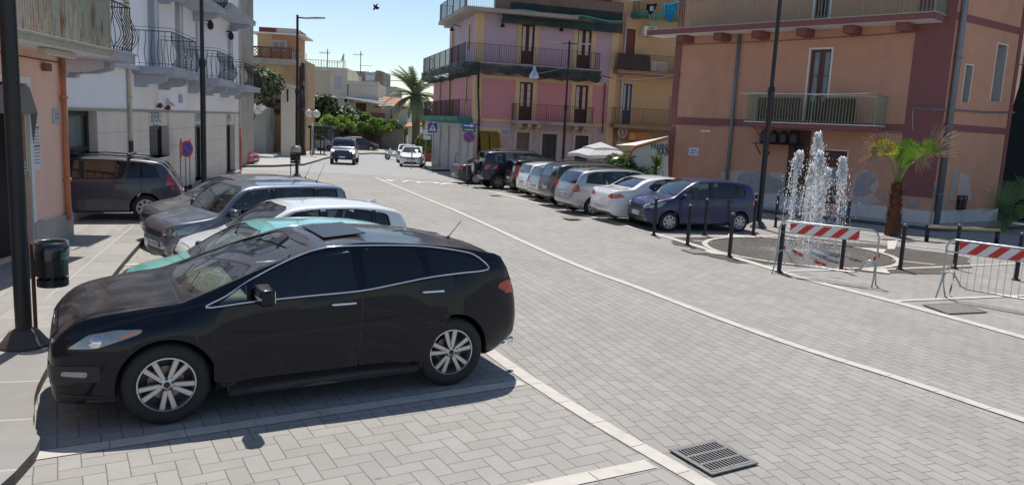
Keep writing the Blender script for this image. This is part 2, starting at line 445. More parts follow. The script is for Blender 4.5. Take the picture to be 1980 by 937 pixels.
def cat3(P, closed, n=4):
    m = len(P); out = []
    for i in range(m if closed else m - 1):
        a, b, c, d = (P[(i - 1) % m] if closed or i else P[0]), P[i], P[(i + 1) % m], (P[(i + 2) % m] if closed or i < m - 2 else P[-1])
        for k in range(n):
            t = k / n; out.append(.5 * ((2 * b) + (c - a) * t + (2 * a - 5 * b + 4 * c - d) * t * t + (3 * b - a - 3 * c + d) * t ** 3))
    if not closed: out.append(P[-1])
    return out
WHEELS = {}
def wheel_mesh(D, rim, style, wd=.21):
    """wheel along y (outer face at +y); returns tyre mesh and rim mesh"""
    key = (D, rim, style)
    if key in WHEELS: return WHEELS[key]
    R, r = D / 2, rim / 2
    t = B()
    lathe(t, [(r - .005, wd * .36), (r + .012, wd * .47), (r + (R - r) * .45, wd * .53), (R - .022, wd * .46), (R - .006, wd * .36), (R, wd * .2), (R, -wd * .2), (R - .006, -wd * .36), (R - .022, -wd * .46), (r + .01, -wd * .5), (r - .01, -wd * .4)], n=40, axis='y')
    for f in t.faces: f.smooth = True
    m1 = bpy.data.meshes.new('tyre'); t.to_mesh(m1); t.free(); m1.materials.append(M_TYRE)
    b = B(); z0 = wd * .40
    lathe(b, [(r, z0 + .01), (r - .012, z0 + .012), (r - .022, z0 - .02), (r - .03, -wd * .3)], n=40, axis='y')     # barrel
    lathe(b, [(r - .02, -.02), (.0, -.02)], n=24, axis='y', mi=1)
    if style in ('y', 'five', 'multi'):
        lathe(b, [(r * .62, .0), (r * .62, .012), (0.02, .012)], n=28, axis='y', mi=2)
        spokes = {'y': 5, 'five': 5, 'multi': 6}[style]
        for k in range(spokes):
            a0 = 2 * pi * k / spokes + .3
            arms = ((-.17, .18), (.17, .18)) if style == 'y' else ((0, .0),)
            for (da, _) in arms:
                p0 = Vector((cos(a0 + da * 1.2) * .045, z0 - .012, sin(a0 + da * 1.2) * .045))
                p0.y = z0 - .012
                p1 = Vector((cos(a0 + da * 1.3) * (r - .012), z0 - .008, sin(a0 + da * 1.3) * (r - .012)))
                x = (p1 - p0).normalized(); y = Vector((0, 1, 0)); zz = x.cross(y)
                Rm = Matrix((x, y, zz)).transposed(); w0 = .040 if style == 'y' else (.085 if style == 'five' else .06)
                n0 = len(b.faces); g = bmesh.ops.create_cube(b, size=1); Ln = (p1 - p0).length
                for v in g['verts']:
                    ww = w0 * (1.0 if v.co.x < 0 else 1.25 if style == 'y' else .75)
                    v.co = Rm @ Vector((v.co.x * Ln, v.co.y * .025, v.co.z * ww)) + (p0 + p1) / 2
                bmesh.ops.bevel(b, geom=list({e for v in g['verts'] for e in v.link_edges}), offset=.006, segments=1, affect='EDGES')
        lathe(b, [(.062, z0 - .03), (.06, z0 + .004), (.035, z0 + .012), (0, z0 + .014)], n=20, axis='y')
        for k in range(5):
            a = 2 * pi * (k + .5) / 5 + .3; lathe(b, [(.012, z0 + .004), (.012, z0 + .012), (0, z0 + .013)], c=(cos(a) * .05, 0, sin(a) * .05), n=8, axis='y', mi=1)
        lathe(b, [(.028, z0 + .014), (.026, z0 + .018), (0, z0 + .018)], n=16, axis='y', mi=1)
    else:
        lathe(b, [(r - .004, z0), (r - .012, z0 + .014), (r * .82, z0 + .02), (r * .45, z0 + .028), (0, z0 + .03)], n=40, axis='y')
        nh = {'cap7': 7, 'cap8': 8, 'cap12': 12}[style]
        for k in range(nh):
            a = 2 * pi * k / nh
            for rr, sx_, sz in ((r * .70, r * .30, r * (.30 if nh < 10 else .17)),):
                c = Vector((cos(a) * rr, z0 + .0215, sin(a) * rr)); x = Vector((cos(a), 0, sin(a))); y = Vector((0, 1, 0))
                box(b, c, (sx_, .012, sz), Matrix((x, y, x.cross(y))).transposed(), bev=.004, mi=1)
        for k in range(5):
            a = 2 * pi * k / 5; lathe(b, [(.013, z0 + .026), (.013, z0 + .034), (0, z0 + .034)], c=(cos(a) * .055, 0, sin(a) * .055), n=8, axis='y', mi=1)
    for f in b.faces: f.smooth = True
    m2 = bpy.data.meshes.new('rim'); b.to_mesh(m2); b.free()
    for q in ((M_ALLOY if style in ('y', 'five', 'multi') else M_CAP), M_PLASTIC, M_DISC): m2.materials.append(q)
    m2.set_sharp_from_angle(angle=radians(35))
    WHEELS[key] = (m1, m2); return WHEELS[key]

def make_car(name, label, cat, S, loc, heading, pm, group='cars parked along the square'):
    """heading: angle of the nose direction from +X. S: the car's drawing"""
    sc = S.get('scale', 1)
    o = thing(name, label, cat, loc, heading, group); o.scale = (sc, sc, sc)
    L, W, H, D = S['L'], S['W'], S['H'], S['D']
    bm = loft_body(S)
    for f in bm.faces: f.smooth = True
    bvh = BVHTree.FromBMesh(bm)
    body = obj('body', bm, [pm, M_PLASTIC, M_INT], None, local=True)
    # wheel wells
    wx = [L / 2 - S['fo'], L / 2 - S['fo'] - S['wb']]
    ar = D / 2 + S.get('archgap', .045)
    c = B()
    for x in wx:
        for sy in (1, -1):
            lathe(c, [(0, sy * (W / 2 - .30)), (ar, sy * (W / 2 - .30)), (ar, sy * (W / 2 + .2)), (0, sy * (W / 2 + .2))], c=(x, 0, D / 2 + .01), n=40, axis='y')
    bmesh.ops.recalc_face_normals(c, faces=c.faces); boolean(body, c, M_PLASTIC)
    # cabin and window openings
    gl = M_GLASS
    if S.get('hollow', True):
        c = loft_body(S, inset=.05, s0=S['cab'][0], s1=S['cab'][1], floor_z=.42); boolean(body, c, M_INT)
        c = B()
        for w_ in S['side']:
            pl = rnd(w_['p'], w_.get('r', .04)); extr(c, [(L / 2 - p[0], 2, p[1]) for p in pl], (0, -4, 0))
        bmesh.ops.recalc_face_normals(c, faces=c.faces); boolean(body, c, M_PLASTIC)
        for k, x0, ln in (('ws', 0, 1), ('rg', 0, -1)):
            if k in S:
                c = B(); pl = rnd(S[k]['p'], .05); xs = L / 2 - (S['L'] * .50 if ln > 0 else S[k].get('cut', S['L'] * .86))
                extr(c, [(xs + (1.6 if ln > 0 else -1.6), p[0], p[1]) for p in pl], (-1.6 * ln, 0, 0)); bmesh.ops.recalc_face_normals(c, faces=c.faces); boolean(body, c, M_PLASTIC)
        body.data.set_sharp_from_angle(angle=radians(38))
    body.parent = o
    # glass
    for i, w_ in enumerate(S['side']):
        for v in ('L', 'R'):
            g = panel(bvh, rnd(grow(w_['p'], .004), w_.get('r', .04)), v, -.006, .12, L=L)
            obj('side_window', g, M_GLASSM if w_.get('dark') == 2 else M_GLASSD if w_.get('dark') else gl, o, local=True)
    for k, v, nm in (('ws', 'F', 'windshield'), ('rg', 'K', 'rear_window')):
        if k in S:
            g = panel(bvh, rnd(grow(S[k]['p'], .004), .05), v, -.006, .12, L=L)
            obj(nm, g, M_GLASSD if S[k].get('dark') else gl, o, local=True)
            if k == 'ws':
                for y0 in (.08, .55):
                    bz = min(p[1] for p in S[k]['p'])
                    pts = [hitpt(bvh, L, 'F', y0 - t * .45, bz + .015 + t * .07, .014)[0] for t in (0, .5, 1)]
                    if all(pts): wb_ = B(); tube(wb_, pts, .007, 5); obj('wiper', wb_, M_PLASTIC, o, local=True)
    # doors: a dark gap below a painted skin
    for d in S.get('doors', []):
        for v in ('L', 'R'):
            g = panel(bvh, rnd(grow(d['p'], .004), .04), v, .0012, .12, L=L, mi=1)
            panel(bvh, rnd(grow(d['p'], -.0035), .04), v, .0032, .12, L=L, bm=g)
            dd = obj('door', g, [pm, M_PLASTIC], o, local=True)
            if 'h' in d:
                hs, hz = d['h']; hb = B(); p, n = hitpt(bvh, L, v, hs, hz, .03)
                if p:
                    sg = 1 if v == 'L' else -1
                    hl = d.get('hl', .19)
                    tube(hb, [(p.x + hl / 2, p.y - sg * .026, p.z), (p.x + hl * .38, p.y, p.z + .002), (p.x - hl * .38, p.y, p.z + .002), (p.x - hl / 2, p.y - sg * .026, p.z)], [.010, .015, .015, .010], 8)
                    obj('door_handle', hb, S.get('hm', pm), dd, local=True, smooth=True)
    for key, v, nm in (('bonnet', 'T', 'bonnet'), ('gate', 'K', 'tailgate')):
        if key in S:
            pl = S[key]; pl = pl + [(p[0], -p[1]) if v == 'T' else (-p[0], p[1]) for p in pl[::-1]]
            g = panel(bvh, rnd(grow(pl, .005), .03), v, .0012, .12, L=L, mi=1); panel(bvh, rnd(grow(pl, -.0045), .03), v, .0034, .12, L=L, bm=g)
            if key == 'gate' and 'rg' in S:
                pr = [(p[0], p[1]) for p in S['rg']['p']]; lo = min(p[1] for p in pr) - .03
            obj(nm, g, [pm, M_PLASTIC], o, local=True)
    # lamps and other skins
    for q in S.get('skins', []):
        views = q.get('v', 'LR'); made = {}
        for v in views:
            for sg in ((1, -1) if (v in 'FKT' and q.get('pair', 1)) else (1,)):
                pl = [(p[0] * (sg if v in 'FK' else 1), p[1]) for p in q['p' + ('' if v in 'LR' else v)]] if ('p' + ('' if v in 'LR' else v)) in q else None
                if not pl: continue
                g = panel(bvh, rnd(pl, q.get('r', .03)), v, q.get('off', .006), .06, L=L, mi=0)
                if q.get('rimd'):
                    panel(bvh, rnd(grow(pl, .008), q.get('r', .03)), v, q.get('off', .006) - .003, .06, L=L, mi=1, bm=g)
                side = ('L' if sg > 0 else 'R') if v in 'FK' else v
                made.setdefault(side, []).append(g)
        for side, gs in made.items():
            a = gs[0]
            for g in gs[1:]:
                tmp = bpy.data.meshes.new('t'); g.to_mesh(tmp); g.free(); a.from_mesh(tmp); bpy.data.meshes.remove(tmp)
            if len(a.faces) == 0: a.free(); continue
            ob = obj(q['n'], a, [q['m'], M_PLASTIC], o, local=True)
            if q.get('bulb'):
                bb = B(); p, n = hitpt(bvh, L, q['bulb'][0] if q['bulb'][0] == 'F' else side, q['bulb'][1] * (1 if side == 'L' or q['bulb'][0] != 'F' else -1), q['bulb'][2], .008)
                if p: 
                    lathe(bb, [(q['bulb'][3], 0), (q['bulb'][3] * .7, .012), (0, .018)], c=p, n=16, M=n.to_track_quat('Z', 'Y').to_matrix()); obj('reflector', bb, M_CHROME, ob, local=True, smooth=True)
    for tr in S.get('trims', []):
        for v in ('L', 'R'):
            pts = [hitpt(bvh, L, v, p[0], p[1], .004)[0] for p in tr['p']]
            pts = [p for p in pts if p]
            if len(pts) > 3: pts = cat3(pts, tr.get('closed', False))
            if len(pts) > 1:
                t = B(); tube(t, pts, tr.get('r', .009), 6, closed=tr.get('closed', False)); obj(tr['n'], t, tr['m'], o, local=True, smooth=True)
    # mirrors
    if 'mirror' in S:
        mk = 1 if 'mlamp' in S else .8; ms, mz = S['mirror']
        for sg in (1, -1):
            p, n = hitpt(bvh, L, 'L' if sg > 0 else 'R', ms, mz, 0)
            b = B(); cx, cy, cz = p.x + .02, p.y + sg * .15, p.z + .07
            g = bmesh.ops.create_cube(b, size=1)
            for v in g['verts']: v.co = Vector((cx + v.co.x * (.15 if v.co.y * sg < 0 else .12) * mk, cy + v.co.y * .26 * mk, cz + v.co.z * (.18 if v.co.y * sg < 0 else .15) * mk))
            bmesh.ops.bevel(b, geom=b.edges[:], offset=.045, segments=4, affect='EDGES', profile=.6)
            boxp(b, (cx, p.y - sg * .02, p.z + .0), (cx, cy, cz - .05), .07, .03)
            mo = obj('door_mirror', b, S.get('mm', pm), o, local=True, smooth=True)
            b = B(); box(b, (cx - .076, cy, cz), (.006, .17, .11), bev=.002); obj('mirror_glass', b, M_CHROME, mo, local=True)
            if S.get('mlamp'):
                b = B(); box(b, (cx + .06, cy + sg * .045, cz - .005), (.04, .15, .028), bev=.008); obj('indicator', b, M_LENS, mo, local=True)
    # wheels
    ty, rm = wheel_mesh(D, S['rim'], S['wstyle'])
    for x in wx:
        for sy in (1, -1):
            t = bpy.data.objects.new('wheel', ty); COL.objects.link(t); t.parent = o
            t.location = (x, sy * (W / 2 - .115 - S.get('win', 0)), D / 2); t.rotation_euler = (0, random.uniform(0, 2), 0 if sy > 0 else pi)
            r = bpy.data.objects.new('rim', rm); COL.objects.link(r); r.parent = t
    # plates
    for key, v in (('fplate', 'F'), ('rplate', 'K')):
        if key in S:
            z = S[key]; b = B(); p, n = hitpt(bvh, L, v, 0, z, .012); sg = 1 if v == 'F' else -1
            box(b, (p.x + .004 * sg, 0, z), (.012, .50, .11))
            for y in (-.225, .225): box(b, (p.x + .0048 * sg, y, z), (.0125, .04, .10), mi=1)
            rr = random.Random(hash(name) % 97)
            for kk, y in enumerate((-.155, -.105, -.03, .02, .07, .13, .18)):
                zz = .058; yy = y - .01
                box(b, (p.x + .0055 * sg, yy - .013, z), (.0125, .008, zz), mi=2); box(b, (p.x + .0055 * sg, yy, z + (zz / 2 - .004) * (1 if kk % 2 else -1)), (.0125, .024, .008), mi=2)
                if kk % 3: box(b, (p.x + .0055 * sg, yy + .013, z), (.0125, .008, zz), mi=2)
            obj('licence_plate', b, [M_PLATE, M_PLBLUE, M_PLTXT], o, local=True)
    # cabin furniture
    if S.get('hollow', True):
        fs = S['seat']; sm = S.get('seatm', M_SEAT)
        for (s, ys) in ((fs, (.36, -.36)), (fs + .85, (.40, 0, -.40))):
            for y in ys:
                b = B(); x = L / 2 - s; wd_ = .48 if len(ys) == 2 else .40
                box(b, (x + .02, y, .62), (.5, wd_, .16), bev=.05)
                box(b, (x - .27, y, .92), (.14, wd_ - .03, .58), Matrix.Rotation(-.25, 3, 'Y'), bev=.05)
                box(b, (x - .36, y, H - .37), (.09, .24, .15), bev=.035)
                obj('seat', b, sm, o, local=True, smooth=True)
        b = B(); cs = S['cab'][0]; zc = S['dash']
        box(b, (L / 2 - cs - .28, 0, zc - .14), (.55, W - .26, .22), bev=.06)
        obj('dashboard', b, S.get('dashm', M_INT), o, local=True, smooth=True)
        b = B(); c0 = Vector((L / 2 - cs - .66, .36, zc - .04)); Rm = Matrix.Rotation(-1.15, 3, 'Y')
        tube(b, [c0 + Rm @ Vector((.18 * cos(a * pi / 10), .18 * sin(a * pi / 10), 0)) for a in range(20)], .014, 6, closed=True)
        boxp(b, c0 + Rm @ Vector((0, -.17, 0)), c0 + Rm @ Vector((0, .17, 0)), .05, .02); obj('steering_wheel', b, M_INT, o, local=True, smooth=True)
    if S.get('extra'): S['extra'](o, S, bvh, pm)
    return o

def scale_spec(T, L, W, H, **kw):
    """a template drawn on L=H=1 stretched to a real car"""
    f = lambda pts: [(p[0] * L, p[1] * H) for p in pts]
    S = dict(L=L, W=W, H=H)
    S['top'], S['bot'], S['belt'] = f(T['top']), f(T['bot']), f(T['belt'])
    S['plan'] = [(p[0] * L, p[1]) for p in T['plan']]
    S['side'] = [dict(w_, p=f(w_['p'])) for w_ in T['side']]
    S['doors'] = [dict(d, p=f(d['p']), **({'h': (d['h'][0] * L, d['h'][1] * H)} if 'h' in d else {})) for d in T['doors']]
    S['cab'] = (T['cab'][0] * L, T['cab'][1] * L)
    hw = W / 2
    for k in ('ws', 'rg'):
        S[k] = dict(T[k], cut=T[k].get('cutf', .86) * L, p=[(p[0] * hw, p[1] * H) for p in T[k]['p']], smid=T[k]['smid'] * L)
    S['skins'] = []
    for q in T['skins']:
        q2 = dict(q)
        for k in ('p',):
            if k in q: q2[k] = f(q[k])
        for k in ('pF', 'pK'):
            if k in q: q2[k] = [(p[0] * hw, p[1] * H) for p in q[k]]
        if 'bulb' in q: q2['bulb'] = (q['bulb'][0], q['bulb'][1] * hw, q['bulb'][2] * H, q['bulb'][3])
        S['skins'].append(q2)
    S['bonnet'] = [(.035 * L, .50 * hw), (.10 * L, .74 * hw), ((T['cab'][0] - .01) * L, .84 * hw)]; zg = T['rg']['p'][0][1] - .025; S['gate'] = [(.70 * hw, .33 * H), (.72 * hw, .50 * H), (.70 * hw, zg * H)]
    S['trims'] = [dict(t, p=f(t['p'])) for t in T.get('trims', [])]
    for w_ in S['side']: S['trims'].append(dict(n='window_seal', m=M_PLASTIC, closed=True, r=.011, p=rnd(grow(w_['p'], .006), .04, 1)))
    for a, b in zip(S['side'], S['side'][1:]):
        x0, x1 = max(p[0] for p in a['p']), min(p[0] for p in b['p']); z0 = max(min(p[1] for p in a['p']), min(p[1] for p in b['p'])) - .01
        S['skins'].append(dict(n='door_pillar', m=M_PLASTIC, v='LR', p=[(x0, z0), (x1, z0), (x1, .925 * H), (x0, .925 * H)], r=.005, off=.0035))
    S['skins'].append(dict(n='side_sill', m=M_PLASTIC, v='LR', p=f([(.30, .12), (.71, .12), (.71, .165), (.30, .165)]), r=.01, off=.005))
    S['mirror'] = (T['mirror'][0] * L, T['mirror'][1] * H); S['dash'] = T['dash'] * H; S['seat'] = T['seat'] * L
    S.update(D=.60, rim=.40, wstyle='cap7', wb=T['wb'] * L, fo=T['fo'] * L, fplate=T['fplate'] * H, rplate=T['rplate'] * H, tumble=T.get('tumble', .3), flare=T.get('flare', .015), mm=M_PLASTIC)
    S.update(kw); return S
PLAN = [(0, .66), (.006, .74), (.02, .82), (.05, .90), (.11, .96), (.2, .985), (.4, 1), (.7, 1), (.85, .975), (.94, .93), (.98, .88), (.994, .82), (1, .72)]
T_HATCH = dict(
    top=[(0, .40), (.004, .46), (.02, .52), (.06, .575), (.13, .625), (.20, .66), (.225, .69), (.30, .815), (.385, .935), (.42, .97), (.48, .992), (.58, 1.0), (.66, 1.0), (.78, .985), (.88, .95), (.925, .915), (.96, .72), (.975, .60), (.99, .52), (1, .36)],
    bot=[(0, .30), (.01, .20), (.04, .14), (.1, .12), (.5, .12), (.9, .13), (.96, .17), (.99, .23), (1, .28)],
    belt=[(0, .50), (.2, .60), (.3, .625), (.6, .65), (.85, .68), (1, .62)],
    plan=PLAN, wb=.635, fo=.185, cab=(.21, .94),
    side=[dict(p=[(.27, .645), (.535, .66), (.535, .94), (.435, .915), (.325, .775)]), dict(p=[(.57, .665), (.745, .675), (.775, .80), (.775, .91), (.70, .935), (.57, .94)]), dict(p=[(.795, .70), (.86, .72), (.85, .87), (.795, .90)])],
    doors=[dict(p=[(.275, .2), (.55, .185), (.55, .645), (.28, .628), (.27, .55)], h=(.51, .575)), dict(p=[(.562, .185), (.70, .19), (.755, .42), (.765, .66), (.562, .645)], h=(.73, .60))],
    ws=dict(p=[(-.86, .685), (.86, .685), (.72, .935), (.50, .962), (-.50, .962), (-.72, .935)], smid=.30), rg=dict(p=[(-.76, .68), (.76, .68), (.66, .91), (-.66, .91)], smid=.94),
    skins=[dict(n='headlight', m=M_LENS, v='LF', p=[(.018, .44), (.10, .47), (.155, .575), (.09, .56), (.03, .50)], pF=[(.48, .42), (.84, .44), (.80, .54), (.50, .49)], rimd=1, bulb=('F', .66, .47, .04)),
           dict(n='headlight', m=M_LENS, v='R', p=[(.018, .44), (.10, .47), (.155, .575), (.09, .56), (.03, .50)], rimd=1),
           dict(n='tail_light', m=M_RED, v='LR', p=[(.935, .51), (.985, .50), (.97, .65), (.95, .69), (.94, .62)]),
           dict(n='tail_light', m=M_RED, v='K', pK=[(.70, .50), (.93, .50), (.88, .67), (.78, .66)]),
           dict(n='grille', m=M_PLASTIC, v='F', pair=0, pF=[(-.42, .40), (.42, .40), (.45, .46), (-.45, .46)]),
           dict(n='bumper_intake', m=M_PLASTIC, v='F', pair=0, pF=[(-.6, .17), (.6, .17), (.5, .26), (-.5, .26)]),
           dict(n='rear_bumper', m=M_PLASTIC, v='K', pair=0, pK=[(-.75, .18), (.75, .18), (.7, .24), (-.7, .24)])],
    mirror=(.295, .64), dash=.66, seat=.48, fplate=.31, rplate=.43, tumble=.25)
def var(T, **kw): d = dict(T); d.update(kw); return d
T_WAGON = var(T_HATCH,
    top=[(0, .40), (.004, .46), (.02, .52), (.06, .58), (.14, .63), (.225, .67), (.25, .70), (.32, .83), (.39, .94), (.425, .972), (.48, .992), (.56, 1.0), (.66, 1.0), (.80, .98), (.875, .955), (.905, .92), (.95, .74), (.972, .61), (.99, .52), (1, .38)],
    cab=(.235, .93), wb=.625, fo=.195,
    side=[dict(p=[(.295, .655), (.505, .67), (.505, .945), (.43, .92), (.345, .79)]), dict(p=[(.525, .67), (.70, .68), (.725, .80), (.725, .935), (.525, .95)]), dict(p=[(.745, .685), (.885, .71), (.865, .88), (.82, .92), (.745, .93)])],
    doors=[dict(p=[(.27, .2), (.515, .185), (.515, .655), (.30, .635), (.27, .55)], h=(.475, .59)), dict(p=[(.522, .185), (.67, .19), (.715, .42), (.73, .665), (.522, .655)], h=(.69, .60))],
    rg=dict(p=[(-.78, .67), (.78, .67), (.68, .915), (-.68, .915)], smid=.945), ws=dict(p=[(-.86, .70), (.86, .70), (.72, .935), (.50, .962), (-.50, .962), (-.72, .935)], smid=.31), mirror=(.315, .65))
T_SUV = var(T_WAGON,
    top=[(0, .44), (.004, .50), (.02, .57), (.06, .63), (.14, .665), (.225, .695), (.25, .72), (.32, .84), (.39, .94), (.425, .972), (.48, .992), (.56, 1.0), (.68, 1.0), (.82, .985), (.90, .96), (.935, .93), (.965, .74), (.978, .62), (.99, .55), (1, .42)],
    bot=[(0, .34), (.01, .25), (.04, .19), (.1, .16), (.5, .155), (.9, .17), (.96, .21), (.99, .27), (1, .33)],
    belt=[(0, .54), (.2, .64), (.3, .66), (.6, .68), (.85, .72), (1, .66)],
    side=[dict(p=[(.30, .685), (.505, .695), (.505, .945), (.43, .92), (.345, .81)]), dict(p=[(.525, .695), (.70, .71), (.725, .82), (.725, .935), (.525, .95)]), dict(p=[(.745, .72), (.875, .76), (.855, .89), (.82, .92), (.745, .93)])],
    rg=dict(p=[(-.76, .69), (.76, .69), (.64, .915), (-.64, .915)], smid=.945), ws=dict(p=[(-.86, .725), (.86, .725), (.72, .935), (.50, .962), (-.50, .962), (-.72, .935)], smid=.31), mirror=(.315, .68), dash=.69, flare=.03)
T_BOXY = var(T_HATCH,
    top=[(0, .42), (.004, .50), (.02, .56), (.06, .60), (.14, .625), (.21, .65), (.235, .68), (.29, .81), (.35, .935), (.385, .972), (.43, .992), (.52, 1.0), (.70, 1.0), (.86, .985), (.93, .965), (.955, .93), (.972, .74), (.982, .60), (.992, .50), (1, .38)],
    cab=(.225, .955), wb=.65, fo=.175,
    side=[dict(p=[(.275, .65), (.52, .66), (.52, .945), (.40, .925), (.33, .81)]), dict(p=[(.545, .66), (.735, .665), (.755, .80), (.755, .94), (.545, .95)]), dict(p=[(.785, .68), (.895, .69), (.895, .92), (.785, .93)])],
    doors=[dict(p=[(.255, .2), (.53, .185), (.53, .645), (.28, .635), (.255, .55)], h=(.485, .585)), dict(p=[(.538, .185), (.69, .19), (.745, .42), (.755, .65), (.538, .645)], h=(.72, .60))],
    ws=dict(p=[(-.88, .68), (.88, .68), (.79, .94), (.55, .966), (-.55, .966), (-.79, .94)], smid=.28), rg=dict(p=[(-.76, .63), (.76, .63), (.70, .925), (-.70, .925)], smid=.955),
    skins=T_HATCH['skins'][:2] + [dict(n='tail_light', m=M_RED, v='K', pK=[(.82, .42), (.94, .42), (.88, .80), (.80, .82)]), dict(n='tail_light', m=M_RED, v='LR', p=[(.95, .42), (.99, .42), (.965, .80), (.945, .80)])] + T_HATCH['skins'][4:], mirror=(.30, .65), tumble=.2, dash=.66)
T_SEDAN = var(T_HATCH,
    top=[(0, .40), (.004, .47), (.02, .53), (.06, .58), (.14, .63), (.235, .67), (.26, .70), (.33, .83), (.40, .935), (.46, .98), (.56, 1.0), (.64, .985), (.74, .92), (.80, .82), (.86, .735), (.93, .72), (.965, .71), (.98, .66), (.992, .50), (1, .38)],
    belt=[(0, .50), (.2, .60), (.3, .63), (.6, .67), (.85, .70), (1, .64)], cab=(.245, .84), wb=.60, fo=.185,
    side=[dict(p=[(.305, .665), (.50, .68), (.50, .94), (.43, .915), (.355, .80)]), dict(p=[(.52, .68), (.675, .70), (.72, .78), (.66, .91), (.58, .95), (.52, .945)])],
    doors=[dict(p=[(.28, .2), (.51, .185), (.51, .665), (.30, .645), (.28, .55)], h=(.475, .60)), dict(p=[(.517, .185), (.66, .19), (.705, .42), (.72, .69), (.517, .665)], h=(.69, .62))],
    rg=dict(p=[(-.76, .755), (.76, .755), (.64, .94), (-.64, .94)], smid=.72, cutf=.60), rplate=.34,
    skins=T_HATCH['skins'][:2] + [dict(n='tail_light', m=M_RED, v='K', pK=[(.50, .55), (.92, .53), (.88, .64), (.62, .62)]), dict(n='tail_light', m=M_RED, v='LR', p=[(.90, .57), (.985, .53), (.975, .62), (.935, .645)])] + T_HATCH['skins'][4:], mirror=(.325, .66))
def cx_extra(o, S, bvh, pm):
    L = S['L']
    # sunroof tilted open, whip aerial, exhaust, emblem, sill, roof glass
    b = B(); 
    z0 = hitpt(bvh, L, 'T', 1.98, 0, 0)[0].z
    x0, x1 = L / 2 - 2.42, L / 2 - 2.86
    za, zb_ = hitpt(bvh, L, 'T', 2.42, 0, 0)[0].z + .006, hitpt(bvh, L, 'T', 2.86, 0, 0)[0].z + .022
    vs = []
    for (x, z) in ((x0, za), (x1, zb_)):
        for y in (-.42, .42): vs.append(Vector((x, y, z)))
    extr(b, [vs[0], vs[1], vs[3], vs[2]], (0, 0, .012)); bmesh.ops.recalc_face_normals(b, faces=b.faces)
    bmesh.ops.bevel(b, geom=b.edges[:], offset=.005, segments=1, affect='EDGES')
    obj('sunroof', b, mat('sunroof glass', (.012, .013, .018), .32, spec=.3), o, local=True)
    b = B(); p, _ = hitpt(bvh, L, 'T', 3.98, 0, 0); tube(b, [p, p + Vector((-.02, 0, .03))], [.03, .012], 10); tube(b, [p + Vector((-.015, 0, .02)), p + Vector((-.17, 0, .20))], [.006, .004], 6); obj('aerial', b, M_PLASTIC, o, local=True)
    for y in (.58, -.58):
        b = B(); tube(b, [(-L / 2 + .12, y, .33), (-L / 2 - .03, y, .33)], .038, 14); tube(b, [(-L / 2 - .02, y, .33), (-L / 2 - .034, y, .33)], .03, 12, mi=1); obj('exhaust_tip', b, [M_CHROME, M_PLASTIC], o, local=True, smooth=True)
    b = B(); p, n = hitpt(bvh, L, 'F', 0, .80, .01)
    tube(b, [p + Vector((0, .07 * cos(a * pi / 10), .055 * sin(a * pi / 10))) for a in range(20)], .007, 6, closed=True)
    tube(b, [p + Vector((0, -.055, .03)), p + Vector((0, -.02, .01)), p + Vector((0, 0, -.02)), p + Vector((0, .02, .01)), p + Vector((0, .055, .03))], .006, 6); obj('emblem', b, M_CHROME, o, local=True, smooth=True)
    for sg in (1, -1):
        b = B(); boxp(b, (L / 2 - 1.42, sg * .89, .265), (L / 2 - 3.28, sg * .895, .275), .07, .09); bmesh.ops.bevel(b, geom=b.edges[:], offset=.02, segments=2, affect='EDGES'); obj('side_sill', b, M_PLASTIC, o, local=True, smooth=True)
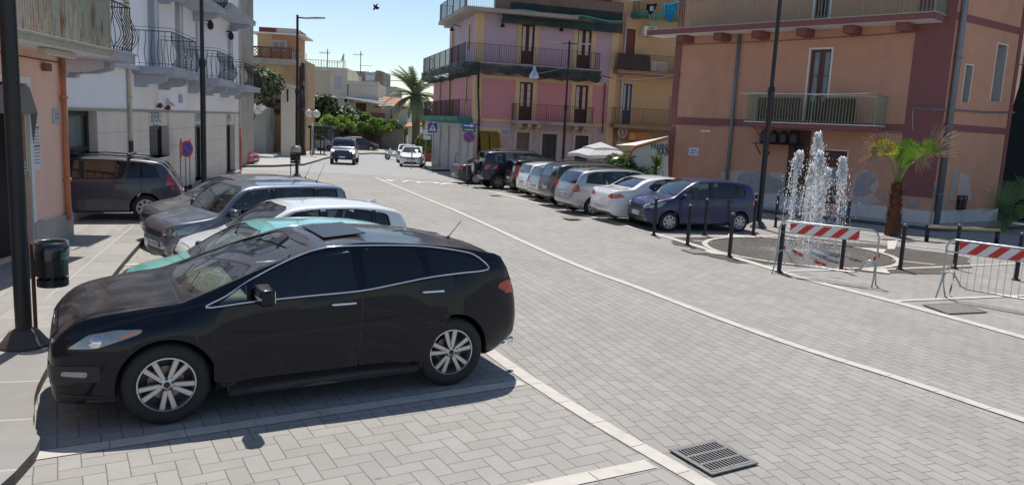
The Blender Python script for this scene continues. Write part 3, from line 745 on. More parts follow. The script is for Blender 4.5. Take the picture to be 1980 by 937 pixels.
SP_BLACK = dict(L=4.68, W=1.87, H=1.645, wb=2.75, fo=.97, D=.745, rim=.49, wstyle='y', scale=1.024, tumble=.38, drop=.005, flare=.045, archgap=.04,
    top=[(0, .62), (.02, .74), (.06, .85), (.15, .92), (.35, .985), (.65, 1.045), (.92, 1.078), (1.08, 1.09), (1.18, 1.125), (1.5, 1.27), (1.9, 1.45), (2.2, 1.555), (2.5, 1.618), (2.8, 1.643), (3.3, 1.618), (3.8, 1.56), (4.12, 1.495), (4.30, 1.44), (4.42, 1.24), (4.49, 1.07), (4.54, .95), (4.58, .80), (4.61, .62)],
    bot=[(0, .42), (.03, .30), (.12, .235), (.4, .225), (1.5, .235), (3.3, .245), (4.2, .28), (4.42, .36), (4.56, .46), (4.61, .52)],
    belt=[(0, .75), (.9, .98), (1.3, 1.03), (2.0, 1.06), (3.0, 1.13), (3.8, 1.20), (4.3, 1.24), (4.61, 1.0)],
    plan=[(0, .52), (.03, .66), (.08, .76), (.18, .86), (.38, .94), (.8, .985), (1.3, 1), (3.3, 1), (3.95, .975), (4.28, .93), (4.48, .87), (4.57, .80), (4.61, .70)],
    cab=(1.14, 4.45), bonnet=[(.16, .42), (.40, .62), (.75, .72), (1.10, .80)],
    side=[dict(p=[(1.40, 1.055), (1.66, 1.075), (1.66, 1.225)], r=.02), dict(p=[(1.69, 1.075), (2.70, 1.105), (2.66, 1.50), (2.35, 1.475), (2.05, 1.39), (1.72, 1.25)], dark=2, r=.04),
          dict(p=[(2.79, 1.11), (3.44, 1.195), (3.34, 1.485), (2.77, 1.50)], dark=1), dict(p=[(3.50, 1.21), (4.04, 1.235), (4.11, 1.265), (3.98, 1.36), (3.84, 1.41), (3.42, 1.475)], dark=1, r=.05)],
    doors=[dict(p=[(1.36, .36), (2.70, .335), (2.74, 1.09), (1.45, 1.03), (1.36, .9)], h=(2.55, .985), hl=.27), dict(p=[(2.715, .335), (3.42, .33), (3.55, .62), (3.68, .80), (3.72, 1.18), (2.755, 1.095)], h=(3.48, 1.045), hl=.27)],
    hm=M_CHROME, mirror=(1.80, 1.075), mlamp=1, dash=1.13, seat=2.15, seatm=M_SEAT, dashm=M_SEATG, rplate=.72, fplate=.40,
    ws=dict(p=[(-.80, 1.12), (-.4, 1.105), (.4, 1.105), (.80, 1.12), (.70, 1.47), (.45, 1.495), (-.45, 1.495), (-.70, 1.47)], smid=1.9), rg=dict(p=[(-.62, 1.12), (.62, 1.12), (.52, 1.40), (-.52, 1.40)], smid=4.2, dark=1),
    skins=[dict(n='headlight', m=M_LENS, v='LR', p=[(.22, .745), (.44, .75), (.77, .86), (.79, .893), (.60, .895), (.38, .86)], rimd=1, bulb=('L', .40, .785, .055)),
           dict(n='side_indicator', m=M_AMBER, v='LR', p=[(.60, .81), (.76, .868), (.77, .882), (.66, .858)], off=.009, r=.008),
           dict(n='tail_light', m=M_RED, v='LR', p=[(4.26, 1.03), (4.34, .985), (4.56, .965), (4.52, 1.09), (4.38, 1.095), (4.29, 1.07)], r=.02, rimd=1),
           dict(n='tail_light', m=M_RED, v='K', pK=[(.56, .96), (.86, .95), (.80, 1.10), (.60, 1.06)]),
           dict(n='grille', m=M_PLASTIC, v='F', pair=0, pF=[(-.36, .70), (.36, .70), (.46, .82), (-.46, .82)]),
           dict(n='bumper_intake', m=M_PLASTIC, v='F', pair=0, pF=[(-.50, .34), (.50, .34), (.60, .56), (-.60, .56)]),
           dict(n='fog_recess', m=M_PLASTIC, v='LF', p=[(.10, .46), (.46, .46), (.46, .60), (.14, .60)], pF=[(.58, .42), (.84, .44), (.82, .58), (.62, .58)]),
           dict(n='fog_recess', m=M_PLASTIC, v='R', p=[(.10, .46), (.46, .46), (.46, .60), (.14, .60)]),
           dict(n='fog_lamp', m=M_LENS, v='LR', p=[(.17, .515), (.36, .505), (.37, .555), (.18, .555)], off=.012, r=.025),
           dict(n='front_splitter', m=M_PLASTIC, v='LR', p=[(.05, .27), (.60, .25), (.60, .32), (.05, .36)])],
    trims=[dict(n='body_crease', m=M_PLASTIC, r=.004, p=[(1.50, .80), (2.0, .775), (2.6, .79), (3.2, .83)]), dict(n='chrome_window_trim', m=M_CHROME, closed=True, r=.0085, p=[(1.30, 1.04), (1.68, 1.062), (2.2, 1.082), (2.72, 1.10), (3.1, 1.145), (3.46, 1.19), (3.8, 1.212), (4.07, 1.222), (4.15, 1.255), (4.01, 1.375), (3.85, 1.427), (3.4, 1.495), (2.75, 1.52), (2.36, 1.495), (2.04, 1.405), (1.70, 1.255), (1.48, 1.13)])],
    extra=cx_extra)
def place(cx, rear_px=None, front_px=None, side=1):
    """car pose from the ground contact pixels of its near-side wheels; side=+1 left side faces the camera"""
    S = cx; F, R_ = G(*front_px), G(*rear_px); d = (F - R_); d.z = 0; d.normalize(); n = Vector((-d.y, d.x, 0)) * side
    sc = S.get('scale', 1); mid = (F + R_) / 2
    c = mid - n * (S['W'] / 2 - .0) * sc + d * (S['fo'] + S['wb'] / 2 - S['L'] / 2) * sc
    return Vector((c.x, c.y, gz(c.y))), atan2(d.y, d.x)
_lw = lambda s: .075 * min(1, max(0, (s - 1.15) / 1.05)) * (1 if s < 4.2 else max(0, (4.6 - s) / .4))
SP_BLACK['top'] = [(p[0], p[1] - _lw(p[0])) for p in SP_BLACK['top']]
_sh = lambda P: [(max(0, p[0] - .07), *p[1:]) for p in P]
SP_BLACK['top'] = [(0, .60)] + [(p[0] - .07, p[1]) for p in SP_BLACK['top'] if p[0] > .09]; SP_BLACK['top'][1] = (.03, .76)
SP_BLACK['bot'] = [(0, .42)] + [(p[0] - .07, p[1]) for p in SP_BLACK['bot'] if p[0] > .08]; SP_BLACK['plan'] = [(0, .52), (.02, .64)] + [(p[0] - .05 if p[0] < .5 else p[0] - .07, p[1]) for p in SP_BLACK['plan'] if p[0] > .07]
SP_BLACK['belt'] = _sh(SP_BLACK['belt']); SP_BLACK['belt'][1] = (.83, .98); SP_BLACK['L'] = 4.54; SP_BLACK['fo'] = .90; SP_BLACK['cab'] = (1.07, 4.22); SP_BLACK['bonnet'] = _sh(SP_BLACK['bonnet']); SP_BLACK['mirror'] = (1.73, 1.075); SP_BLACK['seat'] = 2.08
for _k in ('side', 'doors', 'skins', 'trims'):
    for _q in SP_BLACK[_k]:
        if 'p' in _q: _q['p'] = _sh(_q['p'])
        if 'h' in _q: _q['h'] = (_q['h'][0] - .07, _q['h'][1])
        if 'bulb' in _q: _q['bulb'] = ('L', .36, .80, .05)
SP_BLACK['ws']['smid'] = 1.83; SP_BLACK['rg'] = dict(p=[(-.62, 1.10), (.62, 1.10), (.54, 1.33), (-.54, 1.33)], smid=4.05, dark=1, cut=3.75)
loc, hd = place(SP_BLACK, (872, 747), (325, 823), 1)
# ------------------------------------------------------------------ paving materials (node maths)
class NX:
    def __init__(s, nt): s.N, s.L = nt.nodes, nt.links
    def m(s, op, a, b=None, c=None, clamp=False):
        n = s.N.new('ShaderNodeMath'); n.operation = op; n.use_clamp = clamp
        for i, v in enumerate((a, b, c)):
            if v is None: continue
            if isinstance(v, (int, float)): n.inputs[i].default_value = v
            else: s.L.new(v, n.inputs[i])
        return n.outputs[0]
    def noise(s, vec, sc, det=4, rough=.5):
        n = s.N.new('ShaderNodeTexNoise'); n.inputs['Scale'].default_value = sc; n.inputs['Detail'].default_value = det; n.inputs['Roughness'].default_value = rough
        s.L.new(vec, n.inputs['Vector']); return n.outputs['Fac']
    def mix(s, f, a, b):
        n = s.N.new('ShaderNodeMix'); n.data_type = 'RGBA'
        for i, v in ((0, f), (6, a), (7, b)):
            if isinstance(v, (int, float)): n.inputs[i].default_value = v
            elif isinstance(v, tuple): n.inputs[i].default_value = (*v, 1)
            else: s.L.new(v, n.inputs[i])
        return n.outputs[2]
def paving(name, ang, bw, bl, c1, c2, joint, pattern='run', gap=.006, bump=.5, origin=(0, 0), dirt=.25, warp=.0):
    m, nt, p = nodemat(name); X = NX(nt); N, Lk = nt.nodes, nt.links
    tc = N.new('ShaderNodeTexCoord'); mp = N.new('ShaderNodeMapping'); mp.vector_type = 'TEXTURE'
    mp.inputs['Location'].default_value = (*origin, 0); mp.inputs['Rotation'].default_value = (0, 0, ang)
    Lk.new(tc.outputs['Object'], mp.inputs[0]); sp = N.new('ShaderNodeSeparateXYZ'); Lk.new(mp.outputs[0], sp.inputs[0])
    vec = tc.outputs['Object']
    wn = X.noise(vec, 1.3, 3)
    x, y = X.m('ADD', sp.outputs[0], X.m('MULTIPLY', X.m('SUBTRACT', wn, .5), .02 + warp)), X.m('ADD', sp.outputs[1], X.m('MULTIPLY', X.m('SUBTRACT', wn, .5), .03 + warp))
    if pattern == 'herring':
        u, v = X.m('DIVIDE', x, bw), X.m('DIVIDE', y, bw); i, j = X.m('FLOOR', u), X.m('FLOOR', v); fx, fy = X.m('SUBTRACT', u, i), X.m('SUBTRACT', v, j)
        k = X.m('FLOORED_MODULO', X.m('SUBTRACT', i, j), 4.0)
        is1 = X.m('COMPARE', k, 1, .1); is2 = X.m('COMPARE', k, 2, .1); hor = X.m('LESS_THAN', k, 1.5); ver = X.m('SUBTRACT', 1, hor)
        uu, vv = X.m('ADD', fx, is1), X.m('ADD', fy, is2)
        du = X.m('MINIMUM', uu, X.m('SUBTRACT', X.m('ADD', 1, hor), uu)); dv = X.m('MINIMUM', vv, X.m('SUBTRACT', X.m('ADD', 1, ver), vv))
        d = X.m('MULTIPLY', X.m('MINIMUM', du, dv), bw)
        ci, cj = X.m('SUBTRACT', i, is1), X.m('SUBTRACT', j, is2)
    else:
        v = X.m('DIVIDE', y, bw); j = X.m('FLOOR', v); fy = X.m('SUBTRACT', v, j)
        off = X.m('MULTIPLY', X.m('FLOORED_MODULO', X.m('MULTIPLY', X.m('FLOORED_MODULO', j, 7.0), 3.37), 1.0), 1)
        u = X.m('ADD', X.m('DIVIDE', x, bl), off); i = X.m('FLOOR', u); fx = X.m('SUBTRACT', u, i)
        du = X.m('MULTIPLY', X.m('MINIMUM', fx, X.m('SUBTRACT', 1, fx)), bl); dv = X.m('MULTIPLY', X.m('MINIMUM', fy, X.m('SUBTRACT', 1, fy)), bw)
        d = X.m('MINIMUM', du, dv); ci, cj = i, j
    cb = N.new('ShaderNodeCombineXYZ'); Lk.new(ci, cb.inputs[0]); Lk.new(cj, cb.inputs[1])
    wn2 = N.new('ShaderNodeTexWhiteNoise'); wn2.noise_dimensions = '2D'; Lk.new(cb.outputs[0], wn2.inputs[0])
    rnd_ = wn2.outputs[0]
    mask = N.new('ShaderNodeMapRange'); mask.inputs[1].default_value = gap * .35; mask.inputs[2].default_value = gap; Lk.new(d, mask.inputs[0])
    grain = X.noise(vec, 95, 4, .7); big = X.noise(vec, .35, 7, .62); mid = X.noise(vec, 3.0, 5, .6)
    col = X.mix(rnd_, c1, c2)
    g2 = X.m('MULTIPLY', X.m('ADD', .66, X.m('MULTIPLY', grain, .68)), X.m('ADD', 1 - dirt * .5, X.m('MULTIPLY', big, dirt)))
    g2 = X.m('MULTIPLY', g2, X.m('ADD', 1 - dirt * .35, X.m('MULTIPLY', mid, dirt * .7)))
    st = N.new('ShaderNodeVectorMath'); st.operation = 'MULTIPLY'; Lk.new(mp.outputs[0], st.inputs[0]); st.inputs[1].default_value = (.10, 1.5, 1)
    g2 = X.m('MULTIPLY', g2, X.m('ADD', .90, X.m('MULTIPLY', X.noise(st.outputs[0], 1.0, 6, .65), .20)))
    # spots of chewing gum and oil
    vo = N.new('ShaderNodeTexVoronoi'); vo.inputs['Scale'].default_value = 1.6; Lk.new(vec, vo.inputs['Vector'])
    spot = N.new('ShaderNodeMapRange'); spot.inputs[1].default_value = .025; spot.inputs[2].default_value = .05; spot.inputs[3].default_value = .72; spot.inputs[4].default_value = 1; Lk.new(vo.outputs['Distance'], spot.inputs[0])
    g2 = X.m('MULTIPLY', g2, spot.outputs[0])
    hs = N.new('ShaderNodeVectorMath'); hs.operation = 'SCALE'; Lk.new(col, hs.inputs[0]); Lk.new(g2, hs.inputs['Scale'])
    final = X.mix(mask.outputs[0], joint, hs.outputs[0])
    Lk.new(final, p.inputs['Base Color']); p.inputs['Roughness'].default_value = .82; p.inputs['Specular IOR Level'].default_value = .35
    hgt = X.m('ADD', mask.outputs[0], X.m('MULTIPLY', grain, .25))
    bp = N.new('ShaderNodeBump'); bp.inputs['Strength'].default_value = bump; bp.inputs['Distance'].default_value = .006
    Lk.new(hgt, bp.inputs['Height']); Lk.new(bp.outputs[0], p.inputs['Normal'])
    return m
DL2 = Vector((7.84 + 3.5, 11.4 - 41.55, 0)).normalized()        # run of the right bay line
A_ROAD = atan2(DL2.y, DL2.x)
P_ROAD = paving('grey stone setts in running bond', A_ROAD, .15, .31, (.295, .277, .250), (.335, .315, .286), (.14, .13, .118), gap=.0065, dirt=.45)
P_BAY = paving('grey stone setts in herringbone', atan2(8.24 - 5.85, .19 + 3.84) , .165, .33, (.315, .296, .268), (.352, .332, .302), (.15, .14, .127), 'herring', origin=(.2, 8.2), dirt=.3)
P_SIDE = paving('pavement slabs', atan2(10, -3.2), .30, .55, (.31, .292, .265), (.36, .342, .312), (.24, .228, .208), gap=.008, dirt=.35)
P_KERB = paving('lava kerb stones', atan2(10, -3.2), 3.0, 1.05, (.27, .258, .24), (.33, .315, .292), (.46, .44, .40), gap=.022, bump=1, dirt=.5)
P_WET = paving('wet setts round the fountain', A_ROAD, .11, .30, (.16, .148, .13), (.20, .185, .162), (.08, .074, .067), dirt=.5)
P_WET.node_tree.nodes['Principled BSDF'].inputs['Roughness'].default_value = .22
M_ASPH = mat('old light asphalt', (.33, .325, .315), .9, var=.09, scale=.9, bump=.35, bscale=120, stain=(.30, .30, .295), stscale=.35, stamt=.5)
M_CONC = mat('worn concrete pavement', (.40, .38, .345), .9, var=.14, scale=1.5, bump=.3, bscale=60, stain=(.27, .25, .23), stscale=.6, stamt=.4)
M_LINE = mat('pale limestone line', (.54, .50, .44), .75, var=.16, scale=7, bump=.3, bscale=80, stain=(.38, .35, .31), stscale=3, stamt=.6)
M_ROADPAINT = mat('white road paint', (.72, .72, .69), .7, var=.1, scale=12, stain=(.4, .4, .38), stscale=6, stamt=.7)
M_LAVA = mat('rough dark lava stone', (.11, .10, .095), .95, var=.35, scale=22, bump=1, bscale=40)
M_BASE = mat('dry ground', (.27, .26, .24), .95, var=.15, scale=.5)

def sheet(bm, poly, off=0.0, step=2.0, mi=0, flat=None):
    """ground-hugging sheet over a 2d polygon"""
    t = B(); t.faces.new([t.verts.new((p[0], p[1], 0)) for p in poly])
    y0, y1 = min(p[1] for p in poly), max(p[1] for p in poly); k = max(y0, 18) + step * .5
    while k < min(y1, 64):
        bmesh.ops.bisect_plane(t, geom=t.verts[:] + t.edges[:] + t.faces[:], plane_co=(0, k, 0), plane_no=(0, 1, 0), dist=1e-4); k += step
    vm = {v: bm.verts.new((v.co.x, v.co.y, gz(v.co.y) + off)) for v in t.verts}
    for f in t.faces:
        nf = bm.faces.new([vm[v] for v in f.verts]); nf.material_index = mi; nf.normal_update()
        if nf.normal.z < 0: nf.normal_flip()
    t.free()
def slab(bm, poly, hgt, drop=.25, mi=0, mside=1):
    """raised pavement: sheet on top and a kerb face down to the road"""
    sheet(bm, poly, hgt, mi=mi)
    n = len(poly)
    for i in range(n):
        a, b = Vector((*poly[i], 0)), Vector((*poly[(i + 1) % n], 0)); L = (b - a).length; k = max(1, int(L / 1.0))
        for j in range(k):
            p, q = a.lerp(b, j / k), a.lerp(b, (j + 1) / k)
            quad(bm, [(p.x, p.y, gz(p.y) - drop), (q.x, q.y, gz(q.y) - drop), (q.x, q.y, gz(q.y) + hgt), (p.x, p.y, gz(p.y) + hgt)], mi=mside)
def strip_line(bm, pts, wdt, off=.008, blk=.6, gap=.007, mi=0, z0=0):
    """line of stone blocks along a polyline"""
    pts = [Vector((p[0], p[1], 0)) for p in pts]; seg = []; tot = 0
    for a, b in zip(pts, pts[1:]): seg.append((tot, a, b)); tot += (b - a).length
    def at_(s):
        for t0, a, b in reversed(seg):
            if s >= t0: d = (b - a).normalized(); return a + d * (s - t0), d
        return pts[0], (pts[1] - pts[0]).normalized()
    s = 0
    while s < tot - .05:
        e = min(s + blk, tot); p, d = at_(s + gap / 2); q, d2 = at_(e - gap / 2); n = Vector((-d.y, d.x, 0)) * wdt / 2; n2 = Vector((-d2.y, d2.x, 0)) * wdt / 2
        w_ = [p - n, q - n2, q + n2, p + n]; quad(bm, [(v.x, v.y, gz(v.y) + off + z0) for v in w_][::1], mi); s = e
    for f in bm.faces:
        f.normal_update()
        if f.normal.z < 0: f.normal_flip()
def curve(pts, n=6):
    """Catmull-Rom through 2d points"""
    P = [Vector(p[:2]) for p in pts]; P = [P[0] * 2 - P[1]] + P + [P[-1] * 2 - P[-2]]; out = []
    for i in range(1, len(P) - 2):
        for k in range(n):
            t = k / n; a, b, c, d = P[i - 1], P[i], P[i + 1], P[i + 2]
            out.append(tuple(.5 * ((2 * b) + (c - a) * t + (2 * a - 5 * b + 4 * c - d) * t * t + (3 * b - a - 3 * c + d) * t ** 3)))
    out.append(tuple(P[-2])); return out
g2 = lambda *p: tuple(G(*p)[:2])

# ground to the horizon
bm = B(); 
ys = [-60, -20, 0, 10, 18, 20, 21, 22, 23, 24, 25, 26, 30, 40, 50, 60, 62, 70, 90, 130, 250, 600, 1500, 3000]; xs = [-3000, -800, -200, -60, -30, -15, 0, 15, 30, 60, 200, 800, 3000]
vv = [[bm.verts.new((x, y, gz(y) - .03)) for x in xs] for y in ys]
for i in range(len(ys) - 1):
    for j in range(len(xs) - 1): bm.faces.new((vv[i][j], vv[i][j + 1], vv[i + 1][j + 1], vv[i + 1][j]))
struct('ground', bm, M_BASE)
bm = B(); sheet(bm, [(-60, 38.9), (-10, 43.6), (-7.5, 43.2), (-2, 42.9), (4, 43), (45, 48), (60, 140), (-60, 140)], 0.0); struct('road', bm, M_ASPH)
L1 = curve([g2(725, 343), g2(1000, 462), g2(1250, 562), g2(1500, 655), g2(1750, 735), g2(1980, 812), (8.2, 3.2), (10.5, -3)])
L2 = [g2(725, 343), g2(870, 350), g2(1100, 408), g2(1330, 470), g2(1560, 540), g2(1725, 582), g2(1980, 652), (10.3, 5), (13, -2)]
L3 = curve([(3.3, 3.0), (1.86, 5.62), g2(1250, 872), g2(1080, 770), g2(940, 675), (-1.9, 13.2), (-3.6, 18.5), (-5.4, 25)])
KERB = curve([(-3.25, 1.5), g2(30, 937), g2(65, 830), g2(85, 740), g2(190, 580), g2(270, 480), (-9.6, 21.9), (-11.2, 28.6), (-12.3, 34.3)], 5)
bm = B(); sheet(bm, [(-30, -10), (40, -10), (44, 47.4), (4, 42.98), (-2, 42.88), (-7.5, 43.18), (-10, 43.5), (-30, 41.5)], -.004); struct('square_paving', bm, P_ROAD)
bm = B(); sheet(bm, [(-3.25, 1.5)] + KERB[1:31] + [p for p in L3[::-1]][0:] + [(3.2, 1.5)], .002); struct('parking_bay_paving', bm, P_BAY)
bm = B(); strip_line(bm, L1, .155); strip_line(bm, L2[1:], .21); strip_line(bm, L3, .17, .011)
strip_line(bm, [g2(50, 885), g2(1010, 740)], .17, .009); strip_line(bm, [g2(1258, 897), (.3, 5.75), (-2.9, 3.9)], .17, .009)
for k in range(1, 5):
    a = Vector(g2(1010, 740)) + Vector((-.40, .917)) * 2.75 * k; strip_line(bm, [a, a + Vector((-.87, -.5)) * 4.7], .15, .009)
# bays on the right, dividers square to the line
nb = Vector((-DL2.y, DL2.x)); nb = nb if nb.x > 0 else -nb
dd = Vector((DL2.x, DL2.y)); s0 = Vector(g2(1290, 458))
for k in range(8):
    a = s0 - dd * 2.72 * k; strip_line(bm, [a + nb * .1, a + nb * 5.0], .16, .009)
strip_line(bm, [s0 + nb * .1, s0 + nb * 8.5], .12, .010)
strip_line(bm, [g2(1725, 582), g2(1990, 571), g2(2300, 560)], .12, .009)
strip_line(bm, [g2(1520, 524), g2(1700, 521), g2(1985, 509)], .12, .009)
strip_line(bm, [g2(1340, 465), g2(1395, 470)], .10, .009); strip_line(bm, [g2(1700, 500), g2(1810, 512)], .10, .009)
strip_line(bm, [g2(1640, 462), g2(1860, 486), g2(1985, 492)], .11, .009); strip_line(bm, [g2(1700, 455), g2(1985, 470)], .10, .012); strip_line(bm, [g2(1485, 437), g2(1990, 477)], .11, .014)
quad(bm, [(*g2(1716, 466), .014), (*g2(1716, 482), .014), (*g2(1730, 482), .014), (*g2(1736, 466), .014)])
struct('stone_lines', bm, M_LINE)
bm = B(); strip_line(bm, [g2(722, 343), g2(800, 344.5), g2(868, 349)], .22, .016, blk=30); struct('road_marking', bm, M_ROADPAINT)
a, b_ = G(768, 350.5), G(852, 355.5); ux = (b_ - a).normalized(); uy = Vector((ux.y, -ux.x, 0)); uy = uy if uy.y > 0 else -uy
c = (a + b_) / 2; tx = text(None, 'STOP', 1.55, (c.x, c.y, gz(c.y) + .02), ux, uy, M_ROADPAINT, 'road_marking', .002, .02, sx=1.05); tx['kind'] = 'structure'
# left pavement, kerb of big worn slabs
kp = [Vector(p) for p in KERB]
inn = []
for i, p in enumerate(kp):
    t = (kp[min(i + 1, len(kp) - 1)] - kp[max(i - 1, 0)]).normalized(); inn.append(p + Vector((-t.y, t.x)) * .62)
bm = B(); slab(bm, [tuple(p) for p in kp] + [tuple(p) for p in inn[::-1]], .105, mi=0, mside=1); struct('kerb', bm, [P_KERB, M_LAVA])
bm = B(); slab(bm, [tuple(p) for p in inn] + [(-15.2, 35.2), (-60, 37), (-60, 1.5)], .10); struct('pavement', bm, [P_SIDE, M_LAVA])
# pavements beyond the crossing
bm = B()
slab(bm, [g2(463, 323.5), g2(530, 323), g2(588, 320), g2(624, 309), g2(640, 305), g2(600, 290), g2(420, 296), g2(380, 318)], .13)
slab(bm, [g2(690, 299), g2(720, 297.5), g2(747, 298.5), g2(742, 290), g2(690, 288), g2(640, 292), g2(640, 299)], .13)
struct('pavement', bm, [M_CONC, M_LAVA])
bm = B(); slab(bm, [g2(812, 315), g2(824, 326), g2(833, 331), g2(880, 331), g2(905, 336), (-2.2, 45.6), (6, 46.9), (30, 49.5), (30, 60), (-12, 90)], .13); struct('pavement', bm, [M_CONC, M_LAVA])
c0 = Vector((14.6, 27.0)); dO = Vector((-.697, .717)); nO = Vector((-.717, -.697))
bm = B(); slab(bm, [tuple(c0 - dO * -14 + nO * 1.3), tuple(c0 + nO * 1.3 - dO * .8), tuple(c0 + nO * .2 + Vector((4.2, 1.2))), tuple(c0 + Vector((9, 6))), tuple(c0 + dO * 14)], .12); struct('pavement', bm, [M_CONC, M_LAVA])

# ------------------------------------------------------------------ facade tools
class Fc:
    def __init__(s, P0, d, side=None):
        s.P0 = Vector((P0[0], P0[1], 0)); s.u = Vector((d[0], d[1], 0)).normalized(); s.n = Vector((s.u.y, -s.u.x, 0))
        if s.n.dot(-s.P0) < 0: s.n = -s.n
        if side: s.n = Vector((*side, 0)).normalized()
    def uz(s, px, py, off=0):
        d = ray(px, py); o = Vector((0, 0, CAMH)); t = (s.P0 + s.n * off - o).dot(s.n) / d.dot(s.n); p = o + d * t
        return ((p - s.P0).dot(s.u), p.z)
    def P(s, u, z, off=0): return s.P0 + s.u * u + s.n * off + Vector((0, 0, z))
def fbox(bm, fc, u0, u1, z0, z1, d0, d1, mi=0, bev=0):
    c = fc.P((u0 + u1) / 2, (z0 + z1) / 2, (d0 + d1) / 2)
    box(bm, c, (abs(u1 - u0), abs(d1 - d0), abs(z1 - z0)), Matrix((fc.u, fc.n, Vector((0, 0, 1)))).transposed(), bev=bev, mi=mi)
def pxrect(fc, x0, yb, x1, yt, off=0):
    """opening from its bottom-left and top-right pixels"""
    a, b = fc.uz(x0, yb, off), fc.uz(x1, yt, off)
    return (min(a[0], b[0]), max(a[0], b[0]), a[1], b[1])
def wall(bm, fc, u0, u1, z0, z1, ops=(), depth=.22, mi=0, mr=0, off=0):
    us = sorted({u0, u1, *[o[0] for o in ops], *[o[1] for o in ops]}); zs = sorted({z0, z1, *[o[2] for o in ops], *[o[3] for o in ops]})
    us = [u for u in us if u0 - 1e-6 <= u <= u1 + 1e-6]; zs = [z for z in zs if z0 - 1e-6 <= z <= z1 + 1e-6]
    for a, b in zip(us, us[1:]):
        for c, d in zip(zs, zs[1:]):
            m = ((a + b) / 2, (c + d) / 2)
            if any(o[0] < m[0] < o[1] and o[2] < m[1] < o[3] for o in ops): continue
            quad(bm, [fc.P(a, c, off), fc.P(b, c, off), fc.P(b, d, off), fc.P(a, d, off)], mi)
    for (a, b, c, d) in ops:
        for q in ([(a, c), (a, d)], [(b, c), (b, d)], [(a, c), (b, c)], [(a, d), (b, d)]):
            quad(bm, [fc.P(*q[0], off), fc.P(*q[1], off), fc.P(*q[1], off - depth), fc.P(*q[0], off - depth)], mr)
def surround(par, fc, r, w_, m, proud=.03, sill=False, name='door_surround'):
    a, b, c, d = r; bm = B()
    fbox(bm, fc, a - w_, a, c, d + w_, 0, proud); fbox(bm, fc, b, b + w_, c, d + w_, 0, proud); fbox(bm, fc, a, b, d, d + w_, 0, proud)
    if sill: fbox(bm, fc, a - w_ - .04, b + w_ + .04, c - .08, c, 0, proud + .05)
    return obj(name, bm, m, par)
def leafdoor(par, fc, r, m, glass, lower=.35, leaves=2, depth=.16, fw=.05, name='balcony_door', bars=0, gm=None, hide=()):
    """glazed double door or window set back in its opening"""
    a, b, c, d = r; bm = B(); w_ = (b - a) / leaves
    for i in range(leaves):
        x0, x1 = a + i * w_ + .008, a + (i + 1) * w_ - .008
        fbox(bm, fc, x0, x0 + fw, c, d, -depth - .05, -depth); fbox(bm, fc, x1 - fw, x1, c, d, -depth - .05, -depth)
        fbox(bm, fc, x0 + fw, x1 - fw, d - fw, d, -depth - .05, -depth); zl = c + (d - c) * lower
        fbox(bm, fc, x0 + fw, x1 - fw, c, max(zl, c + fw), -depth - .045, -depth - .005)
        for k in range(1, bars + 1):
            z = zl + (d - zl) * k / (bars + 1); fbox(bm, fc, x0 + fw, x1 - fw, z - .012, z + .012, -depth - .03, -depth - .012)
    fr = obj(name, bm, m, par)
    bm = B()
    for i in range(leaves):
        x0, x1 = a + i * w_ + fw, a + (i + 1) * w_ - fw; zl = c + (d - c) * lower
        quad(bm, [fc.P(x0, zl, -depth - .028), fc.P(x1, zl, -depth - .028), fc.P(x1, d - fw, -depth - .028), fc.P(x0, d - fw, -depth - .028)])
    obj('pane', bm, glass, fr)
    bm = B(); fbox(bm, fc, a - .02, b + .02, c - .02, d + .02, -depth - .085, -depth - .07); obj('curtain', bm, gm or M_DARKROOM, fr)  # without gm, a near-black colour stands for the unlit room behind
    return fr
def roller(par, fc, r, m, name='roller_shutter', pitch=.11, depth=.12):
    a, b, c, d = r; bm = B(); z = c
    while z < d - .01:
        t = min(z + pitch, d); n0 = len(bm.faces)
        extr(bm, [fc.P(a, z, -depth), fc.P(a, z, -depth - .04), fc.P(a, t, -depth - .04), fc.P(a, t, -depth - .022), fc.P(a, z + (t - z) * .75, -depth)], fc.u * (b - a)); z = t
    return obj(name, bm, m, par)
def railing(par, fc, u0, u1, z, prot, m, h=1.0, sp=.13, style='straight', ends=(1, 1), r=.009, name='railing', top=.022, posts=2.0):
    """front and side runs of a balcony rail"""
    bm = B(); runs = [((u0, prot), (u1, prot))]
    if ends[0]: runs.append(((u0, 0.02), (u0, prot)))
    if ends[1]: runs.append(((u1, prot), (u1, 0.02)))
    for (a, da), (b, db) in runs:
        pa, pb = fc.P(a, z, da), fc.P(b, z, db); L = (pb - pa).length; n = max(2, int(L / sp))
        boxp(bm, pa + Vector((0, 0, h)), pb + Vector((0, 0, h)), top * 1.6, top); boxp(bm, pa + Vector((0, 0, .08)), pb + Vector((0, 0, .08)), .02, .012)
        if style == 'belly': boxp(bm, pa + Vector((0, 0, h + .10)), pb + Vector((0, 0, h + .10)), .012, .012)
        od = (pb - pa).normalized(); out = Vector((od.y, -od.x, 0)); mid = fc.P((u0 + u1) / 2, z, 0)
        if out.dot(pa - mid) < 0: out = -out
        for k in range(n + 1):
            p = pa.lerp(pb, k / n)
            if style == 'belly':
                pr = [(0, .0), (.02, .08), (.12, .22), (.16, .34), (.12, .5), (.03, .70), (-.015, .84), (0, 1.0)]
                tube(bm, [p + out * x + Vector((0, 0, y * h)) for x, y in pr], r, 5, cap=False)
            else:
                rr = r * (2 if k % max(1, int(posts / sp)) == 0 else 1)
                boxp(bm, p + Vector((0, 0, .0)), p + Vector((0, 0, h)), rr * 2, rr * 2)
    return obj(name, bm, m, par)
def bslab(par, fc, u0, u1, z, prot, m, t=.16, name='balcony_slab', under=None):
    bm = B(); fbox(bm, fc, u0, u1, z - t, z, 0, prot, bev=.012); fbox(bm, fc, u0 - .03, u1 + .03, z - .001, z + .045, 0, prot + .035)
    o = obj(name, bm, m, par); return o
